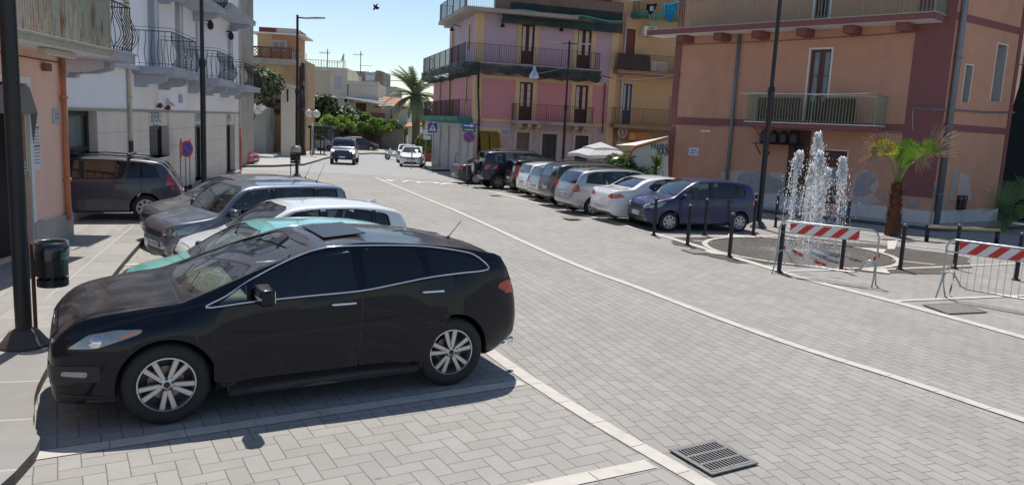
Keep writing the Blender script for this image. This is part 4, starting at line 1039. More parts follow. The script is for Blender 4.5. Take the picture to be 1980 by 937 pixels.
def corbels(par, fc, us, z, prot, m, w_=.2, h=.22, name='corbel'):
    for u in us:
        bm = B(); extr(bm, [fc.P(u - w_ / 2, z, 0), fc.P(u - w_ / 2, z, prot), fc.P(u - w_ / 2, z - h * .45, prot), fc.P(u - w_ / 2, z - h * .7, prot * .72), fc.P(u - w_ / 2, z - h * .75, prot * .4), fc.P(u - w_ / 2, z - h, prot * .35), fc.P(u - w_ / 2, z - h, 0)], fc.u * w_)
        obj(name, bm, m, par)
def mass(par, pts, z0, z1, m, name='rear_walls', parapet=0):
    bm = B(); extr(bm, [(p[0], p[1], z0) for p in pts], (0, 0, z1 - z0)); return obj(name, bm, m, par)
def pipe(par, pts, r, m, name='drainpipe', collars=True):
    bm = B(); tube(bm, pts, r, 10)
    if collars:
        a, b = Vector(pts[0]), Vector(pts[-1]); n = max(2, int((b - a).length / 2.2))
        for k in range(n): c = a.lerp(b, (k + .5) / n); d = (b - a).normalized() * .035; tube(bm, [c - d, c + d], r * 1.35, 10)
    return obj(name, bm, m, par, smooth=True)
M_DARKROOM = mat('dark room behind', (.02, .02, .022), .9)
M_CURT = mat('white net curtain', (.55, .56, .57), .9, var=.15, scale=3)
M_WIN = glassmat('window glass', (.72, .76, .78), 1.3)
M_WINR = mat('dark reflecting window', (.03, .04, .045), .05, var=.2, coat=1)
M_BLKIRON = mat('black wrought iron', (.014, .014, .016), .5, .3)
# ------------------------------------------------------------------ buildings
def colr(*c): return lin(c)
# ---- peach house, left edge
M_PEACH = mat('peach stucco', (.86, .55, .43), .9, var=.07, scale=2.5, bump=.25, bscale=30, stain=(.74, .47, .37), stscale=.7, stamt=.5)
M_PEACHD = mat('peach wall edge', (.42, .17, .085), .9, var=.15, scale=4, bump=.2)
M_PLINTH = mat('grey cement plinth', (.36, .36, .345), .85, var=.12, scale=3, bump=.3, stain=(.25, .25, .24), stscale=1.5, stamt=.5)
M_WHITEP = mat('white plaster', (.74, .73, .70), .85, var=.05, bump=.15, stain=(.6, .57, .52), stscale=.6, stamt=.4)
M_OLDW = mat('stained balcony concrete', (.44, .40, .35), .9, var=.15, scale=4, bump=.3, stain=(.28, .22, .17), stscale=2.2, stamt=.6)
FP = Fc(g2(138, 474), (-.118, 1)); FP.u = -FP.u         # u grows towards the camera
pb = thing('peach_house', 'peach stucco house at the left edge with a grey cement plinth and a shop awning', 'house', (*FP.P0[:2], 0))
zt = 7.5; r_door = pxrect(FP, 2, 330, 62, 166); 
r1 = pxrect(FP, 62, 420, -60, 165); opd = [(r1[0], r1[1], .12, FP.uz(62, 163)[1])]
bm = B(); wall(bm, FP, 0, 15, 0, zt, opd, .2); quad(bm, [FP.P(0, 0, 0), FP.P(0, 0, -8), FP.P(0, zt, -8), FP.P(0, zt, 0)]); quad(bm, [FP.P(0, zt, 0), FP.P(15, zt, 0), FP.P(15, zt, -8), FP.P(0, zt, -8)]); quad(bm, [FP.P(0, 0, -8), FP.P(15, 0, -8), FP.P(15, zt, -8), FP.P(0, zt, -8)]); quad(bm, [FP.P(15, 0, 0), FP.P(15, 0, -8), FP.P(15, zt, -8), FP.P(15, zt, 0)])
obj('wall', bm, M_PEACH, pb)
zp = FP.uz(137, 412, .03)[1]
bm = B(); fbox(bm, FP, -.03, opd[0][0] - .02, 0, zp, .0, .05, bev=.008); obj('plinth', bm, M_PLINTH, pb); bm = B(); fbox(bm, FP, opd[0][1] + .02, 15, 0, zp, 0, .05, bev=.008); obj('plinth', bm, M_PLINTH, pb)
bm = B(); fbox(bm, FP, opd[0][0], opd[0][1], .1, opd[0][3], -.24, -.2); obj('shop_door', bm, M_DARKROOM, pb)
surround(pb, FP, opd[0], .12, M_WHITEP, .03)
# awning rolled half out, beige curtain strips
ua, ub = opd[0][0] - .02, opd[0][1] + .1; za = opd[0][3] - .05
bm = B(); extr(bm, [FP.P(ua, za, .05), FP.P(ua, za - .35, .05), FP.P(ua, za - 1.0, .08), FP.P(ua, za - .45, .17)], FP.u * .02); extr(bm, [FP.P(ua, za, .05), FP.P(ua, za - .45, .17), FP.P(ua, za - .47, .15), FP.P(ua, za - .03, .05)], FP.u * (ub - ua))
aw = obj('awning', bm, mat('grey awning canvas', (.20, .19, .18), .85, var=.12, scale=5), pb)
for k in range(5):
    bm = B(); u = opd[0][0] + .1 + k * .11; fbox(bm, FP, u, u + .055, za - 1.6 + .12 * (k % 2), za - .35, .05 + .02 * (k % 2), .062 + .02 * (k % 2)); obj('door_curtain_strip', bm, mat('beige curtain strip', (.50, .42, .32), .8), pb)
# balcony of the peach house
def solveoff(fc, px, py, u):
    lo, hi = 0, 3
    for _ in range(40):
        m = (lo + hi) / 2
        if (fc.uz(px, py, m)[0] - u) * (fc.uz(px, py, lo)[0] - u) <= 0: hi = m
        else: lo = m
    return (lo + hi) / 2
pr = solveoff(FP, 196, 100, -.05); pr = min(max(pr, .9), 1.5)
zb0 = FP.uz(196, 106, pr)[1]; zb1 = FP.uz(196, 91, pr)[1]
bm = B(); fbox(bm, FP, -.05, 9, zb0, zb1 - .05, 0, pr); fbox(bm, FP, -.09, 9, zb1 - .05, zb1, 0, pr + .04, bev=.01); obj('balcony_slab', bm, M_OLDW, pb)
bm = B(); fbox(bm, FP, -.04, 9, zb0 - .012, zb0, 0, pr - .03); obj('balcony_soffit', bm, M_WHITEP, pb)
M_RUSTR = mat('pale green rusty rail', (.42, .44, .37), .6, .2, var=.3, scale=9, stain=(.22, .10, .05), stscale=4, stamt=.9)
railing(pb, FP, -.02, 9, zb1, pr - .04, M_RUSTR, 1.15, .085, r=.011, posts=2.3)
bm = B(); a, b_ = 1.2, 2.6
for k in range(24): boxp(bm, FP.P(-.0 + k * .055, zb1 + .1, pr - .09), FP.P(k * .055, zb1 + 1.1, pr - .09), .006, .006)
for k in range(18): boxp(bm, FP.P(0, zb1 + .1 + k * .056, pr - .09), FP.P(1.3, zb1 + .1 + k * .056, pr - .09), .006, .006)
obj('wire_mesh', bm, mat('blue green wire mesh', (.16, .34, .33), .5), pb)
bm = B(); c_ = FP.uz(103, 82, pr * .55)
lp = FP.P(c_[0], zb0 - .08, pr * .62); box(bm, lp, (1.15, .16, .12), atan2(FP.u.y, FP.u.x), bev=.03); obj('ceiling_lamp', bm, mat('yellowed lamp cover', (.50, .46, .38), .4, coat=.5), pb)
pipe(pb, [FP.P(.22, 0.55, .07), FP.P(.22, zb0 - .02, .07)], .055, mat('terracotta coloured drainpipe', (.50, .20, .11), .6, var=.2, stain=(.2, .09, .06), stscale=3, stamt=.8))
bm = B(); tube(bm, [FP.P(.1, FP.uz(118, 122)[1], .04), FP.P(1.2, FP.uz(100, 119)[1], .03), FP.P(3, FP.uz(60, 110)[1], .035), FP.P(6, FP.uz(60, 110)[1] + .05, .03)], .013, 6); fbox(bm, FP, .75, .95, FP.uz(103, 140)[1], FP.uz(103, 125)[1], .02, .12, bev=.02); obj('wall_cable', bm, mat('brown cable', (.17, .10, .07), .7), pb)
# notices
def plaque(name, label, fc, r, m, th=.02, lines=None, m2=None, group=None):
    bm = B(); fbox(bm, fc, r[0], r[1], r[2], r[3], .004, .004 + th, bev=.003); root = obj(name, bm, m); tag(root, label, 'sign', group)
    if lines:
        bm = B()
        for (x0, x1, y0, y1) in lines:
            uu = lambda t: r[0] + (r[1] - r[0]) * t; zz = lambda t: r[2] + (r[3] - r[2]) * t
            fbox(bm, fc, uu(x0), uu(x1), zz(y0), zz(y1), .004 + th, .0065 + th)
        obj('lettering', bm, m2, root)
    return root
M_PAPER = mat('white notice board', (.70, .71, .74), .6, var=.05); M_INK = mat('faded blue print', (.12, .15, .27), .7); M_INKG = mat('grey print', (.30, .30, .34), .7)
rr_ = pxrect(FP, 80, 328, 60, 225, .02)
ln = [(.12, .88, .93 - .062 * k, .955 - .062 * k) for k in range(14) if k not in (2, 8)]
pl = plaque('notice', 'tall white notice sheet of small print on the peach wall', FP, rr_, M_PAPER, .015, ln, M_INKG)
bm = B()
for t in (.78, .43): fbox(bm, FP, rr_[0] + .02, rr_[1] - .02, rr_[2] + (rr_[3] - rr_[2]) * t, rr_[2] + (rr_[3] - rr_[2]) * (t + .035), .02, .024)
obj('heading_bar', bm, M_INK, pl)
plaque('notice', 'small white notice sheet beside the lamp post on the peach wall', FP, pxrect(FP, 53, 337, 44, 313, .02), M_PAPER, .012, [(.1, .9, .1, .2), (.1, .9, .4, .5), (.1, .9, .7, .8)], M_INKG)
r_ = pxrect(FP, 117, 240, 102, 209, .02)
plaque('wall_plaque', 'pale metal plaque near the corner of the peach house', FP, r_, mat('brushed plaque', (.55, .57, .62), .35, .3), .025, [(.2, .8, .55, .72), (.25, .75, .3, .42)], M_INKG)

# ---- white bank building
M_WHITE = mat('white render of the bank', (.85, .85, .87), .88, var=.04, scale=1.2, bump=.15, stain=(.74, .74, .77), stscale=.5, stamt=.5)
M_MARBLE = mat('beige travertine cladding', (.70, .64, .57), .5, var=.08, scale=3.5, stain=(.60, .53, .46), stscale=1.3, stamt=.6)
M_GREYC = mat('grey blue painted concrete', (.40, .43, .50), .8, var=.08, bump=.2, stain=(.24, .24, .25), stscale=1, stamt=.5)
M_ALUD = mat('bronze aluminium frame', (.035, .03, .028), .4, .5)
M_SHUT = mat('grey blue roller blind', (.42, .45, .52), .7)
M_BEIGEP = mat('beige pipe', (.55, .50, .44), .6)
FW = Fc(g2(344, 368), Vector(g2(462, 334)) - Vector(g2(344, 368)))
wb = thing('bank_building', 'white bank building with beige stone ground floor and curved black iron balconies', 'building', (*FW.P0[:2], 0))
uE = FW.uz(463, 320)[0]; uS = -10.0; zc = FW.uz(290, 215)[1]; zt = 14.0
o_shop = pxrect(FW, 100, 415, 187, 213); o_win = pxrect(FW, 290, 308, 326, 218); o_d1 = pxrect(FW, 378, 352, 398, 220); o_d2 = pxrect(FW, 438, 333, 454, 222)
gb = -.25
o_shop = (o_shop[0], o_shop[1], .45, o_shop[3]); o_d1 = (o_d1[0], o_d1[1], gb + .25, o_d1[3]); o_d2 = (o_d2[0], o_d2[1], gb + .1, o_d2[3])
bm = B(); wall(bm, FW, uS, uE, gb - .4, zc, [o_shop, o_win, o_d1, o_d2], .35); obj('stone_cladding', bm, M_MARBLE, wb)
# slab joints and cornice line
bm = B()
for k in range(1, 5): 
    z = gb + (zc - gb) * k / 5
    for (a, b_) in ((o_shop[1], o_win[0]), (o_win[1], o_d1[0]), (o_d1[1], o_d2[0]), (o_d2[1], uE)): fbox(bm, FW, a + .02, b_ - .02, z - .006, z + .006, -.004, .003)
fbox(bm, FW, uS, uE + .02, zc - .03, zc + .04, -.01, .035); obj('stone_joint', bm, mat('stone joint', (.36, .31, .26), .8), wb)
UP = []
for (x0, yb, x1, yt) in ((288, 118, 303, -60), (340, 92, 352, 2), (379, 85, 386, 25), (441, 118, 449, 57)):
    UP.append(pxrect(FW, x0, yb, x1, yt))
zbal = FW.uz(280, 134)[1]
UP = [(a, b_, zbal + .05, d) for a, b_, c, d in UP]
bm = B(); wall(bm, FW, uS, uE, zc, zt, UP, .16); obj('upper_wall', bm, M_WHITE, wb)
FWe = Fc(FW.P(uE, 0)[:2], Vector((-1, .12)), side=(.12, 1))
bm = B(); p0, p1, p2, p3 = FW.P(uE, 0), FW.P(uE, 0, -9), FW.P(uS, 0, -9), FW.P(uS, 0)
for a, b_ in ((p0, p1), (p1, p2), (p2, p3)): quad(bm, [(a.x, a.y, -1), (b_.x, b_.y, -1), (b_.x, b_.y, zt), (a.x, a.y, zt)])
quad(bm, [(p.x, p.y, zt) for p in (p0, p1, p2, p3)]); obj('rear_walls', bm, M_WHITE, wb)
for r in UP: roller(wb, FW, r, M_SHUT, 'window_blind', .06, .10); surround(wb, FW, r, .05, M_GREYC, .015, name='window_frame')
# shop window
bm = B(); a, b_, c, d = o_shop
for (x0, x1, y0, y1) in ((a, a + .12, c, d), (b_ - .14, b_, c, d), (a, b_, d - .14, d), (a, b_, c, c + .1), (a, b_, d - 1.0, d - .9)): fbox(bm, FW, x0, x1, y0, y1, -.32, -.2)
f_ = obj('shop_window', bm, M_ALUD, wb); bm = B(); fbox(bm, FW, a, b_, c, d, -.29, -.27); obj('pane', bm, mat('greenish shop glass', (.09, .14, .14), .06, coat=1, var=.5, scale=1.2), f_)
for k, (nm, r, yt) in enumerate((('cash_machine_window', o_win, .30), ('bank_door', o_d1, .18), ('bank_door', o_d2, .18))):
    a, b_, c, d = r; zs = d - (d - c) * yt; bm = B(); wq = b_ - a
    fbox(bm, FW, a, b_, c, zs, -.34, -.30); o_ = obj(nm, bm, M_WINR, wb)
    bm = B(); fbox(bm, FW, a, a + .07, c, zs, -.30, -.24); fbox(bm, FW, b_ - .07, b_, c, zs, -.30, -.24); fbox(bm, FW, a, b_, zs - .06, zs, -.30, -.24); obj('frame', bm, M_ALUD, o_)
    bm = B(); fbox(bm, FW, a, b_, zs, d, -.33, -.04); obj('beige_lintel', bm, M_MARBLE, wb)
    bm = B(); fbox(bm, FW, a + .02, a + wq * .62, zs + .03, d - .02, -.038, .01, bev=.006)
    sg = obj('bank_sign', bm, mat('pale bank sign', (.55, .60, .62), .5)); tag(sg, ['pale bank sign with teal letters above the small square window', 'pale bank sign above the first dark door right of the window, behind the lamp post', 'pale bank sign above the farthest dark door of the white building'][k], 'sign', 'bank signs over the openings')
    sz = (wq * .6) / 3.0; cP = FW.P(a + wq * .31, (zs + d) / 2 + .06, .013)
    text(sg, 'BPER:', sz, cP, FW.u if FW.u.cross(Vector((0, 0, 1))).dot(FW.n) > 0 else -FW.u, (0, 0, 1), mat('teal lettering', (.06, .14, .17), .5), 'lettering', .004, .002)
    text(sg, 'Banca', sz * .6, cP - Vector((0, 0, .28)), FW.u if FW.u.cross(Vector((0, 0, 1))).dot(FW.n) > 0 else -FW.u, (0, 0, 1), mat('teal lettering', (.06, .14, .17), .5), 'lettering', .004, .001)
bm = B(); a, b_, c, d = o_win; fbox(bm, FW, a - .08, b_ + .08, c - .08, c, -.3, .05); obj('window_sill', bm, M_WHITEP, wb)
for r in (o_d1, o_d2): bm = B(); fbox(bm, FW, r[0] - .1, r[1] + .1, gb - .3, r[2], -.3, .28, bev=.01); obj('door_step', bm, M_CONC, wb)
# balconies with swelling bars
def wbal(xn0, yn, xn1, x_far, prot, nm):
    u0 = None
    lo = FW.uz(xn1, yn, prot)[0]; hi = FW.uz(x_far, yn + 10, prot)[0]
    bslab(wb, FW, lo, hi, zbal, prot, M_GREYC, .18)
    railing(wb, FW, lo + .05, hi - .05, zbal + .045, prot - .07, M_BLKIRON, 1.0, .17, 'belly', r=.009)
    n = max(2, int((hi - lo) / 1.5)); corbels(wb, FW, [lo + .3 + (hi - lo - .6) * k / (n - 1) for k in range(n)], zbal - .18, prot * .75, M_GREYC, .24, .38)
    return lo, hi
wbal(168, 128, 226, 262, 1.55, 1); wbal(280, 140, 337, 384, 1.15, 2); wbal(394, 160, 424, 455, 1.15, 3); wbal(458, 168, 476, 503, 1.15, 4)
bm = B(); fbox(bm, FW, uS, uE + .5, zbal - .10, zbal + .0, 0, .22); obj('string_course', bm, M_GREYC, wb)
z2 = FW.uz(365, 3)[1]
for (xa, xb, zz, pt, rail) in ((372, 436, FW.uz(415, 8, 1.1)[1], 1.1, 1), (447, 494, FW.uz(480, 34, 1.1)[1], 1.1, 0)):
    a = FW.uz(xa, 10, pt)[0]; b_ = FW.uz(xb, 30, pt)[0]; bslab(wb, FW, a, b_, zz, pt, M_GREYC, .14, 'canopy_slab'); corbels(wb, FW, [a + .4, b_ - .4], zz - .14, .9, M_GREYC, .25, .35)
    if rail: railing(wb, FW, a + .05, b_ - .05, zz + .04, pt - .06, M_BLKIRON, 1.0, .125, 'belly', r=.012)
pipe(wb, [FW.P(FW.uz(249, 300)[0], FW.uz(249, 272)[1], .07), FW.P(FW.uz(249, 300)[0], zt - .2, .07)], .055, M_BEIGEP)
pipe(wb, [FW.P(FW.uz(249, 300)[0], -.1, .075), FW.P(FW.uz(249, 300)[0], FW.uz(249, 272)[1], .075)], .062, mat('dark red pipe', (.10, .03, .025), .5), collars=False)
pipe(wb, [FW.P(uE - .1, .9, .07), FW.P(uE - .1, zt - .2, .07)], .05, M_BEIGEP)
pipe(wb, [FW.P(uE - .1, -.3, .078), FW.P(uE - .1, 1.9, .078)], .06, mat('terracotta pipe', (.42, .12, .08), .6), collars=False)
for (px, py) in ((302, 209), (318, 213)): bm = B(); u, z = FW.uz(px, py); lathe(bm, [(.04, 0), (.09, .06), (.07, .14), (0, .18)], c=FW.P(u, z, .12), n=12); fbox(bm, FW, u - .02, u + .02, z + .02, z + .06, 0, .1); obj('alarm_beacon', bm, mat('dark red beacon', (.15, .03, .03), .3), wb)
bm = B(); u, z = FW.uz(322, 198); fbox(bm, FW, u - .05, u + .05, z - .2, z + .15, 0, .1); tube(bm, [FW.P(u, z, .1), FW.P(u - .25, z - .1, .3)], .05, 8); obj('security_camera', bm, M_WHITEP, wb)
bm = B(); fbox(bm, FW, *pxrect(FW, 345, 199, 350, 183)[:2], *pxrect(FW, 345, 199, 350, 183)[2:], 0, .06); obj('wall_grille', bm, M_GREYC, wb)
for (px, py) in ((397, 48), (438, 69)):
    bm = B(); u, z = FW.uz(px, py); lathe(bm, [(.02, .22), (.13, .05), (.12, -.12), (.03, -.2)], c=FW.P(u, z, .2), n=12); fbox(bm, FW, u - .03, u + .03, z + .15, z + .22, 0, .2); obj('wall_lantern', bm, M_BLKIRON, wb)
# ---- weathered grey tower block behind the bank
M_OLDST = mat('weathered grey render', (.38, .34, .29), .95, var=.2, scale=1.2, bump=.4, stain=(.20, .18, .16), stscale=.8, stamt=.7)
t_ = at(470, 200, 45.5); bm = B(); box(bm, (at(468, 200, 47).x - 1.0, 47, 6.8), (2.6, 2.4, 15.4)); ob = obj('chimney_tower', bm, M_OLDST); tag(ob, 'weathered grey plastered tower wall rising behind the white bank', 'tower')
def hdir(px, py): d = ray(px, py); return (d.x, d.y)
def txu(fc): return fc.u if fc.u.cross(Vector((0, 0, 1))).dot(fc.n) > 0 else -fc.u
def netmat(name, c, dens):
    if name in MATS: return MATS[name]
    m = mat(name, c, .85, var=.35, scale=9, bump=.5, bscale=15); nt = m.node_tree; N, Lk = nt.nodes, nt.links; t = N.new('ShaderNodeBsdfTransparent'); x = N.new('ShaderNodeMixShader'); X = NX(nt); tc = N.new('ShaderNodeTexCoord')
    r = N.new('ShaderNodeMapRange'); r.inputs[1].default_value = .35; r.inputs[2].default_value = .65; r.inputs[3].default_value = max(0, dens - .2); r.inputs[4].default_value = min(1, dens + .2); Lk.new(X.noise(tc.outputs['Object'], 1.1, 5), r.inputs[0])
    Lk.new(r.outputs[0], x.inputs[0]); Lk.new(t.outputs[0], x.inputs[1]); Lk.new(N['Principled BSDF'].outputs[0], x.inputs[2]); Lk.new(x.outputs[0], N['Material Output'].inputs[0]); return m
# ---- pink and lilac house at the far corner
M_PINK = mat('pink stucco', (.60, .28, .30), .9, var=.08, scale=1.5, bump=.2, stain=(.50, .29, .29), stscale=.6, stamt=.45)
M_LILAC = mat('lilac stucco', (.50, .40, .48), .9, var=.08, scale=1.5, bump=.2, stain=(.40, .33, .38), stscale=.6, stamt=.45)
M_MAUVE = mat('mauve ground floor stucco', (.52, .40, .40), .9, var=.12, scale=1.5, bump=.25, stain=(.25, .21, .21), stscale=.9, stamt=.7)
M_GROUNDG = mat('grey peeling ground floor', (.42, .39, .38), .9, var=.2, scale=1.5, bump=.3, stain=(.20, .19, .19), stscale=.8, stamt=.7)
M_OCHTR = mat('ochre trim', (.66, .50, .28), .85, var=.12, scale=4, stain=(.36, .25, .14), stscale=1.5, stamt=.5)
M_BROWNW = mat('dark brown wood', (.055, .022, .018), .55, var=.2)
M_NET = netmat('dark green safety netting', (.02, .055, .055), .62)
M_NETL = mat('turquoise netting edge', (.06, .33, .28), .8, var=.3, scale=8)
M_RUSTIRON = mat('old iron rail', (.055, .035, .035), .7, .2, var=.3)
M_OLDBRK = mat('weathered brick parapet', (.19, .145, .115), .95, var=.35, scale=9, bump=.8, bscale=14, stain=(.10, .09, .08), stscale=1.4, stamt=.8)
M_STONEF = mat('grey stone door frame', (.48, .46, .43), .85, var=.12, scale=4, stain=(.3, .28, .26), stscale=2, stamt=.5)
M_DKDOOR = mat('dark green wooden door', (.04, .048, .046), .6, var=.2)
M_METALS = mat('weathered metal shutter', (.17, .155, .14), .5, .4, var=.25, scale=5)
C0 = G(912, 342); C0.z = 0
FK = Fc(C0, hdir(5454, 449)); FL = Fc(C0, hdir(555, 219))
if FK.u.x < 0: FK.u = -FK.u
if FL.u.y < 0: FL.u = -FL.u
pk = thing('corner_house', 'three storey pink and lilac corner house with ochre window surrounds and netted balconies', 'house', (C0.x, C0.y, gz(C0.y)))
gk = gz(C0.y) - .2
uR = FK.uz(1188, 200)[0]; uLf = FL.uz(836, 250)[0]
z1 = FK.uz(1040, 236)[1]; z2 = FK.uz(1040, 150)[1]; z3 = FK.uz(1000, 32)[1]
dr = [pxrect(FK, 925, 300, 962, 254), pxrect(FK, 997, 312, 1024, 257), pxrect(FK, 1046, 318, 1077, 260), pxrect(FK, 1109, 324, 1138, 263)]
dr = [(a, b, max(c, gk + .35) if i == 0 else gk + .3, d) for i, (a, b, c, d) in enumerate(dr)]
d1 = [pxrect(FK, 1002, 233, 1031, 160), pxrect(FK, 1109, 238, 1138, 166)]; d2 = [pxrect(FK, 1006, 120, 1035, 49), pxrect(FK, 1114, 128, 1145, 58)]
z1f = FK.uz(1015, 234)[1]; z2f = FK.uz(1015, 124)[1]
d1 = [(a, b, z1f, d) for a, b, c, d in d1]; d2 = [(a, b, z2f, d) for a, b, c, d in d2]
bm = B(); wall(bm, FK, 0, uR, gk, z1, dr, .2); obj('ground_floor_wall', bm, M_MAUVE, pk)
bm = B(); wall(bm, FK, 0, uR, z1, z2, d1, .2); obj('first_floor_wall', bm, M_PINK, pk)
bm = B(); wall(bm, FK, 0, uR, z2, z3, d2, .2); obj('second_floor_wall', bm, M_LILAC, pk)
lw1 = [pxrect(FL, 849, 318, 854, 243), pxrect(FL, 865, 322, 871, 243)]; lw2 = [pxrect(FL, 850, 202, 855, 153), pxrect(FL, 867, 232, 874, 152), pxrect(FL, 901, 200, 906, 148)]; lw3 = [pxrect(FL, 874, 120, 879, 62), pxrect(FL, 906, 97, 911, 47)]
lw1 = [(a, b, gz(55) + .1, d) for a, b, c, d in lw1]
uLt = FL.uz(869, 90)[0]
bm = B(); wall(bm, FL, 0, uLf, gz(60) - .4, z1, lw1, .2); obj('ground_floor_wall', bm, M_GROUNDG, pk)
bm = B(); wall(bm, FL, 0, uLf, z1, z2, lw2, .2); obj('first_floor_wall', bm, M_PINK, pk)
bm = B(); wall(bm, FL, 0, uLt, z2, z3, lw3, .2); obj('second_floor_wall', bm, M_LILAC, pk)
a, b_, c, d = FK.P(0, 0, -.3) + FL.n * -.3, FK.P(uR, 0, -.3), FK.P(uR, 0, -.3) - FK.n * 10, FL.P(uLf, 0, -.3)
mass(pk, [a, b_, c, d], gk, z2, M_MAUVE); mass(pk, [a, b_, c - FL.u * 0, FL.P(uLt, 0, -.3)], z2, z3 - .02, M_LILAC, 'rear_walls')
bm = B(); quad(bm, [FL.P(uLt, z2, 0), FL.P(uLt, z2, -8), FL.P(uLt, z3, -8), FL.P(uLt, z3, 0)]); quad(bm, [FL.P(uLf, gk - .3, 0), FL.P(uLf, gk - .3, -9), FL.P(uLf, z2, -9), FL.P(uLf, z2, 0)]); obj('end_wall', bm, M_LILAC, pk)
bm = B(); fbox(bm, FK, -.02, .42, z1, z3, -.01, .05); fbox(bm, FL, -.02, .38, z1, z3, -.01, .05); obj('corner_pilaster', bm, M_OCHTR, pk); bm = B(); fbox(bm, FK, uR - .5, uR, gk, z3, 0, .04); obj('corner_pilaster', bm, M_OCHTR, pk)
bm = B(); fbox(bm, FK, .43, uR - .51, z1 - .1, z1 + .06, 0, .06); fbox(bm, FK, .43, uR - .51, z2 - .25, z2 - .05, 0, .05); obj('string_course', bm, M_OCHTR, pk)
M_MILK = mat('frosted white pane', (.50, .52, .50), .25, var=.1, scale=2, coat=.6)
for i, r in enumerate(d1): surround(pk, FK, r, .28, M_OCHTR, .04); leafdoor(pk, FK, r, M_BROWNW, M_MILK if i == 0 else M_MILK, .38, 2, .1, .1, gm=M_CURT, bars=2)
for r in d2: surround(pk, FK, r, .28, M_OCHTR, .04); leafdoor(pk, FK, r, M_BROWNW, M_MILK, .34, 2, .1, .1, gm=M_CURT)
for r in lw2 + lw3: surround(pk, FL, r, .16, M_OCHTR, .04); bm = B(); fbox(bm, FL, *r, -.18, -.1); obj('shutter', bm, M_BROWNW, pk)
for r in lw1: surround(pk, FL, r, .12, M_STONEF, .03); bm = B(); fbox(bm, FL, *r, -.18, -.1); obj('closed_door', bm, M_GROUNDG, pk)
for i, r in enumerate(dr):
    surround(pk, FK, r, .2 if i else .22, M_STONEF if i else M_OCHTR, .04)
    if i == 1: roller(pk, FK, r, M_METALS)
    elif i == 0: leafdoor(pk, FK, r, M_STONEF, M_WIN, .05, 2, .12)
    else:
        bm = B(); a, b_, c, d = r
        for k in range(2):
            x0 = a + (b_ - a) * k / 2; x1 = x0 + (b_ - a) / 2 - .02; fbox(bm, FK, x0, x1, c, d, -.16, -.1)
            for q in range(3): fbox(bm, FK, x0 + .1, x1 - .1, c + .15 + (d - c) * q / 3, c + (d - c) * (q + 1) / 3 - .05, -.1, -.085)
        obj('double_door', bm, M_DKDOOR, pk)
# yellow sun blind over the small window
r = dr[0]; bm = B(); zz = r[3] - .05
m_ = (r[0] + r[1]) / 2
for (x0, x1) in ((r[0] + .02, m_ - .03), (m_ + .03, r[1] + .12)):
    vs = [(zz, .02), (zz - .5, .25), (zz - 1.05, .42), (zz - 1.35, .36)]
    for (za, da), (zb_, db) in zip(vs, vs[1:]): quad(bm, [FK.P(x0, za, da), FK.P(x1, za, da), FK.P(x1, zb_, db), FK.P(x0, zb_, db)])
bmesh.ops.solidify(bm, geom=bm.faces[:], thickness=.015); obj('sun_blind', bm, mat('mustard sun blind', (.40, .28, .055), .85, var=.15, scale=6), pk)
# first floor balcony
ua, ub = FK.uz(996, 236, .8)[0], FK.uz(1147, 242, .8)[0]
bslab(pk, FK, ua, ub, z1f - .02, .85, M_GROUNDG, .14); railing(pk, FK, ua + .05, ub - .05, z1f + .02, .78, M_RUSTIRON, 1.0, .14)
corbels(pk, FK, [FK.uz(x, 243)[0] for x in (999, 1018, 1036, 1108, 1125)], z1f - .16, .6, M_OCHTR, .24, .42)
# second floor wraparound balcony with netting
ua2, ub2 = -.9, FK.uz(1160, 140, .9)[0]; zs = FK.uz(1000, 126, .9)[1]
bslab(pk, FK, 0, ub2, zs, .95, M_GROUNDG, .16); railing(pk, FK, -.8, ub2 - .06, zs + .03, .88, M_RUSTIRON, 1.05, .14, ends=(0, 1))
uB = FL.uz(818, 130, .9)[0]; bslab(pk, FL, -.93, uB, zs - .004, .95, M_GROUNDG, .16); railing(pk, FL, -.85, uB - .05, zs + .03, .88, M_RUSTIRON, 1.05, .14, ends=(0, 1))
def netting(par, fc, u0, u1, z, prot, drop, m, seed=1, name='netting', ends=True):
    rg = random.Random(seed); bm = B(); n = max(4, int((u1 - u0) / .35)); rows = 7; grid = []
    for i in range(n + 1):
        u = u0 + (u1 - u0) * i / n; sag = drop * (.75 + .35 * abs(sin(i * .9 + seed)) + rg.uniform(-.08, .08)); col = []
        for j in range(rows):
            t = j / (rows - 1); ang = t * pi / 2
            d = prot * (1 - t ** 2.2) + .10 * sin(pi * t) + rg.uniform(-.03, .03); col.append(bm.verts.new(fc.P(u + rg.uniform(-.05, .05), z - sag * sin(ang) * (1 - .15 * t), max(.03, d))))
        grid.append(col)
    for i in range(n):
        for j in range(rows - 1): bm.faces.new((grid[i][j], grid[i + 1][j], grid[i + 1][j + 1], grid[i][j + 1]))
    for col in (grid[0], grid[-1]): 
        v = bm.verts.new(fc.P(u0 if col is grid[0] else u1, z, 0)); 
        for j in range(rows - 1): bm.faces.new((v, col[j], col[j + 1]))
    return obj(name, bm, m, par, smooth=True)
netting(pk, FK, 3.3, ub2 + .05, zs - .02, 1.0, .75, M_NET, 3); netting(pk, FK, -.4, 5.2, zs - .03, .99, .62, M_NET, 8); netting(pk, FL, -1.0, uB + .05, zs + .02, 1.0, .8, M_NET, 5)
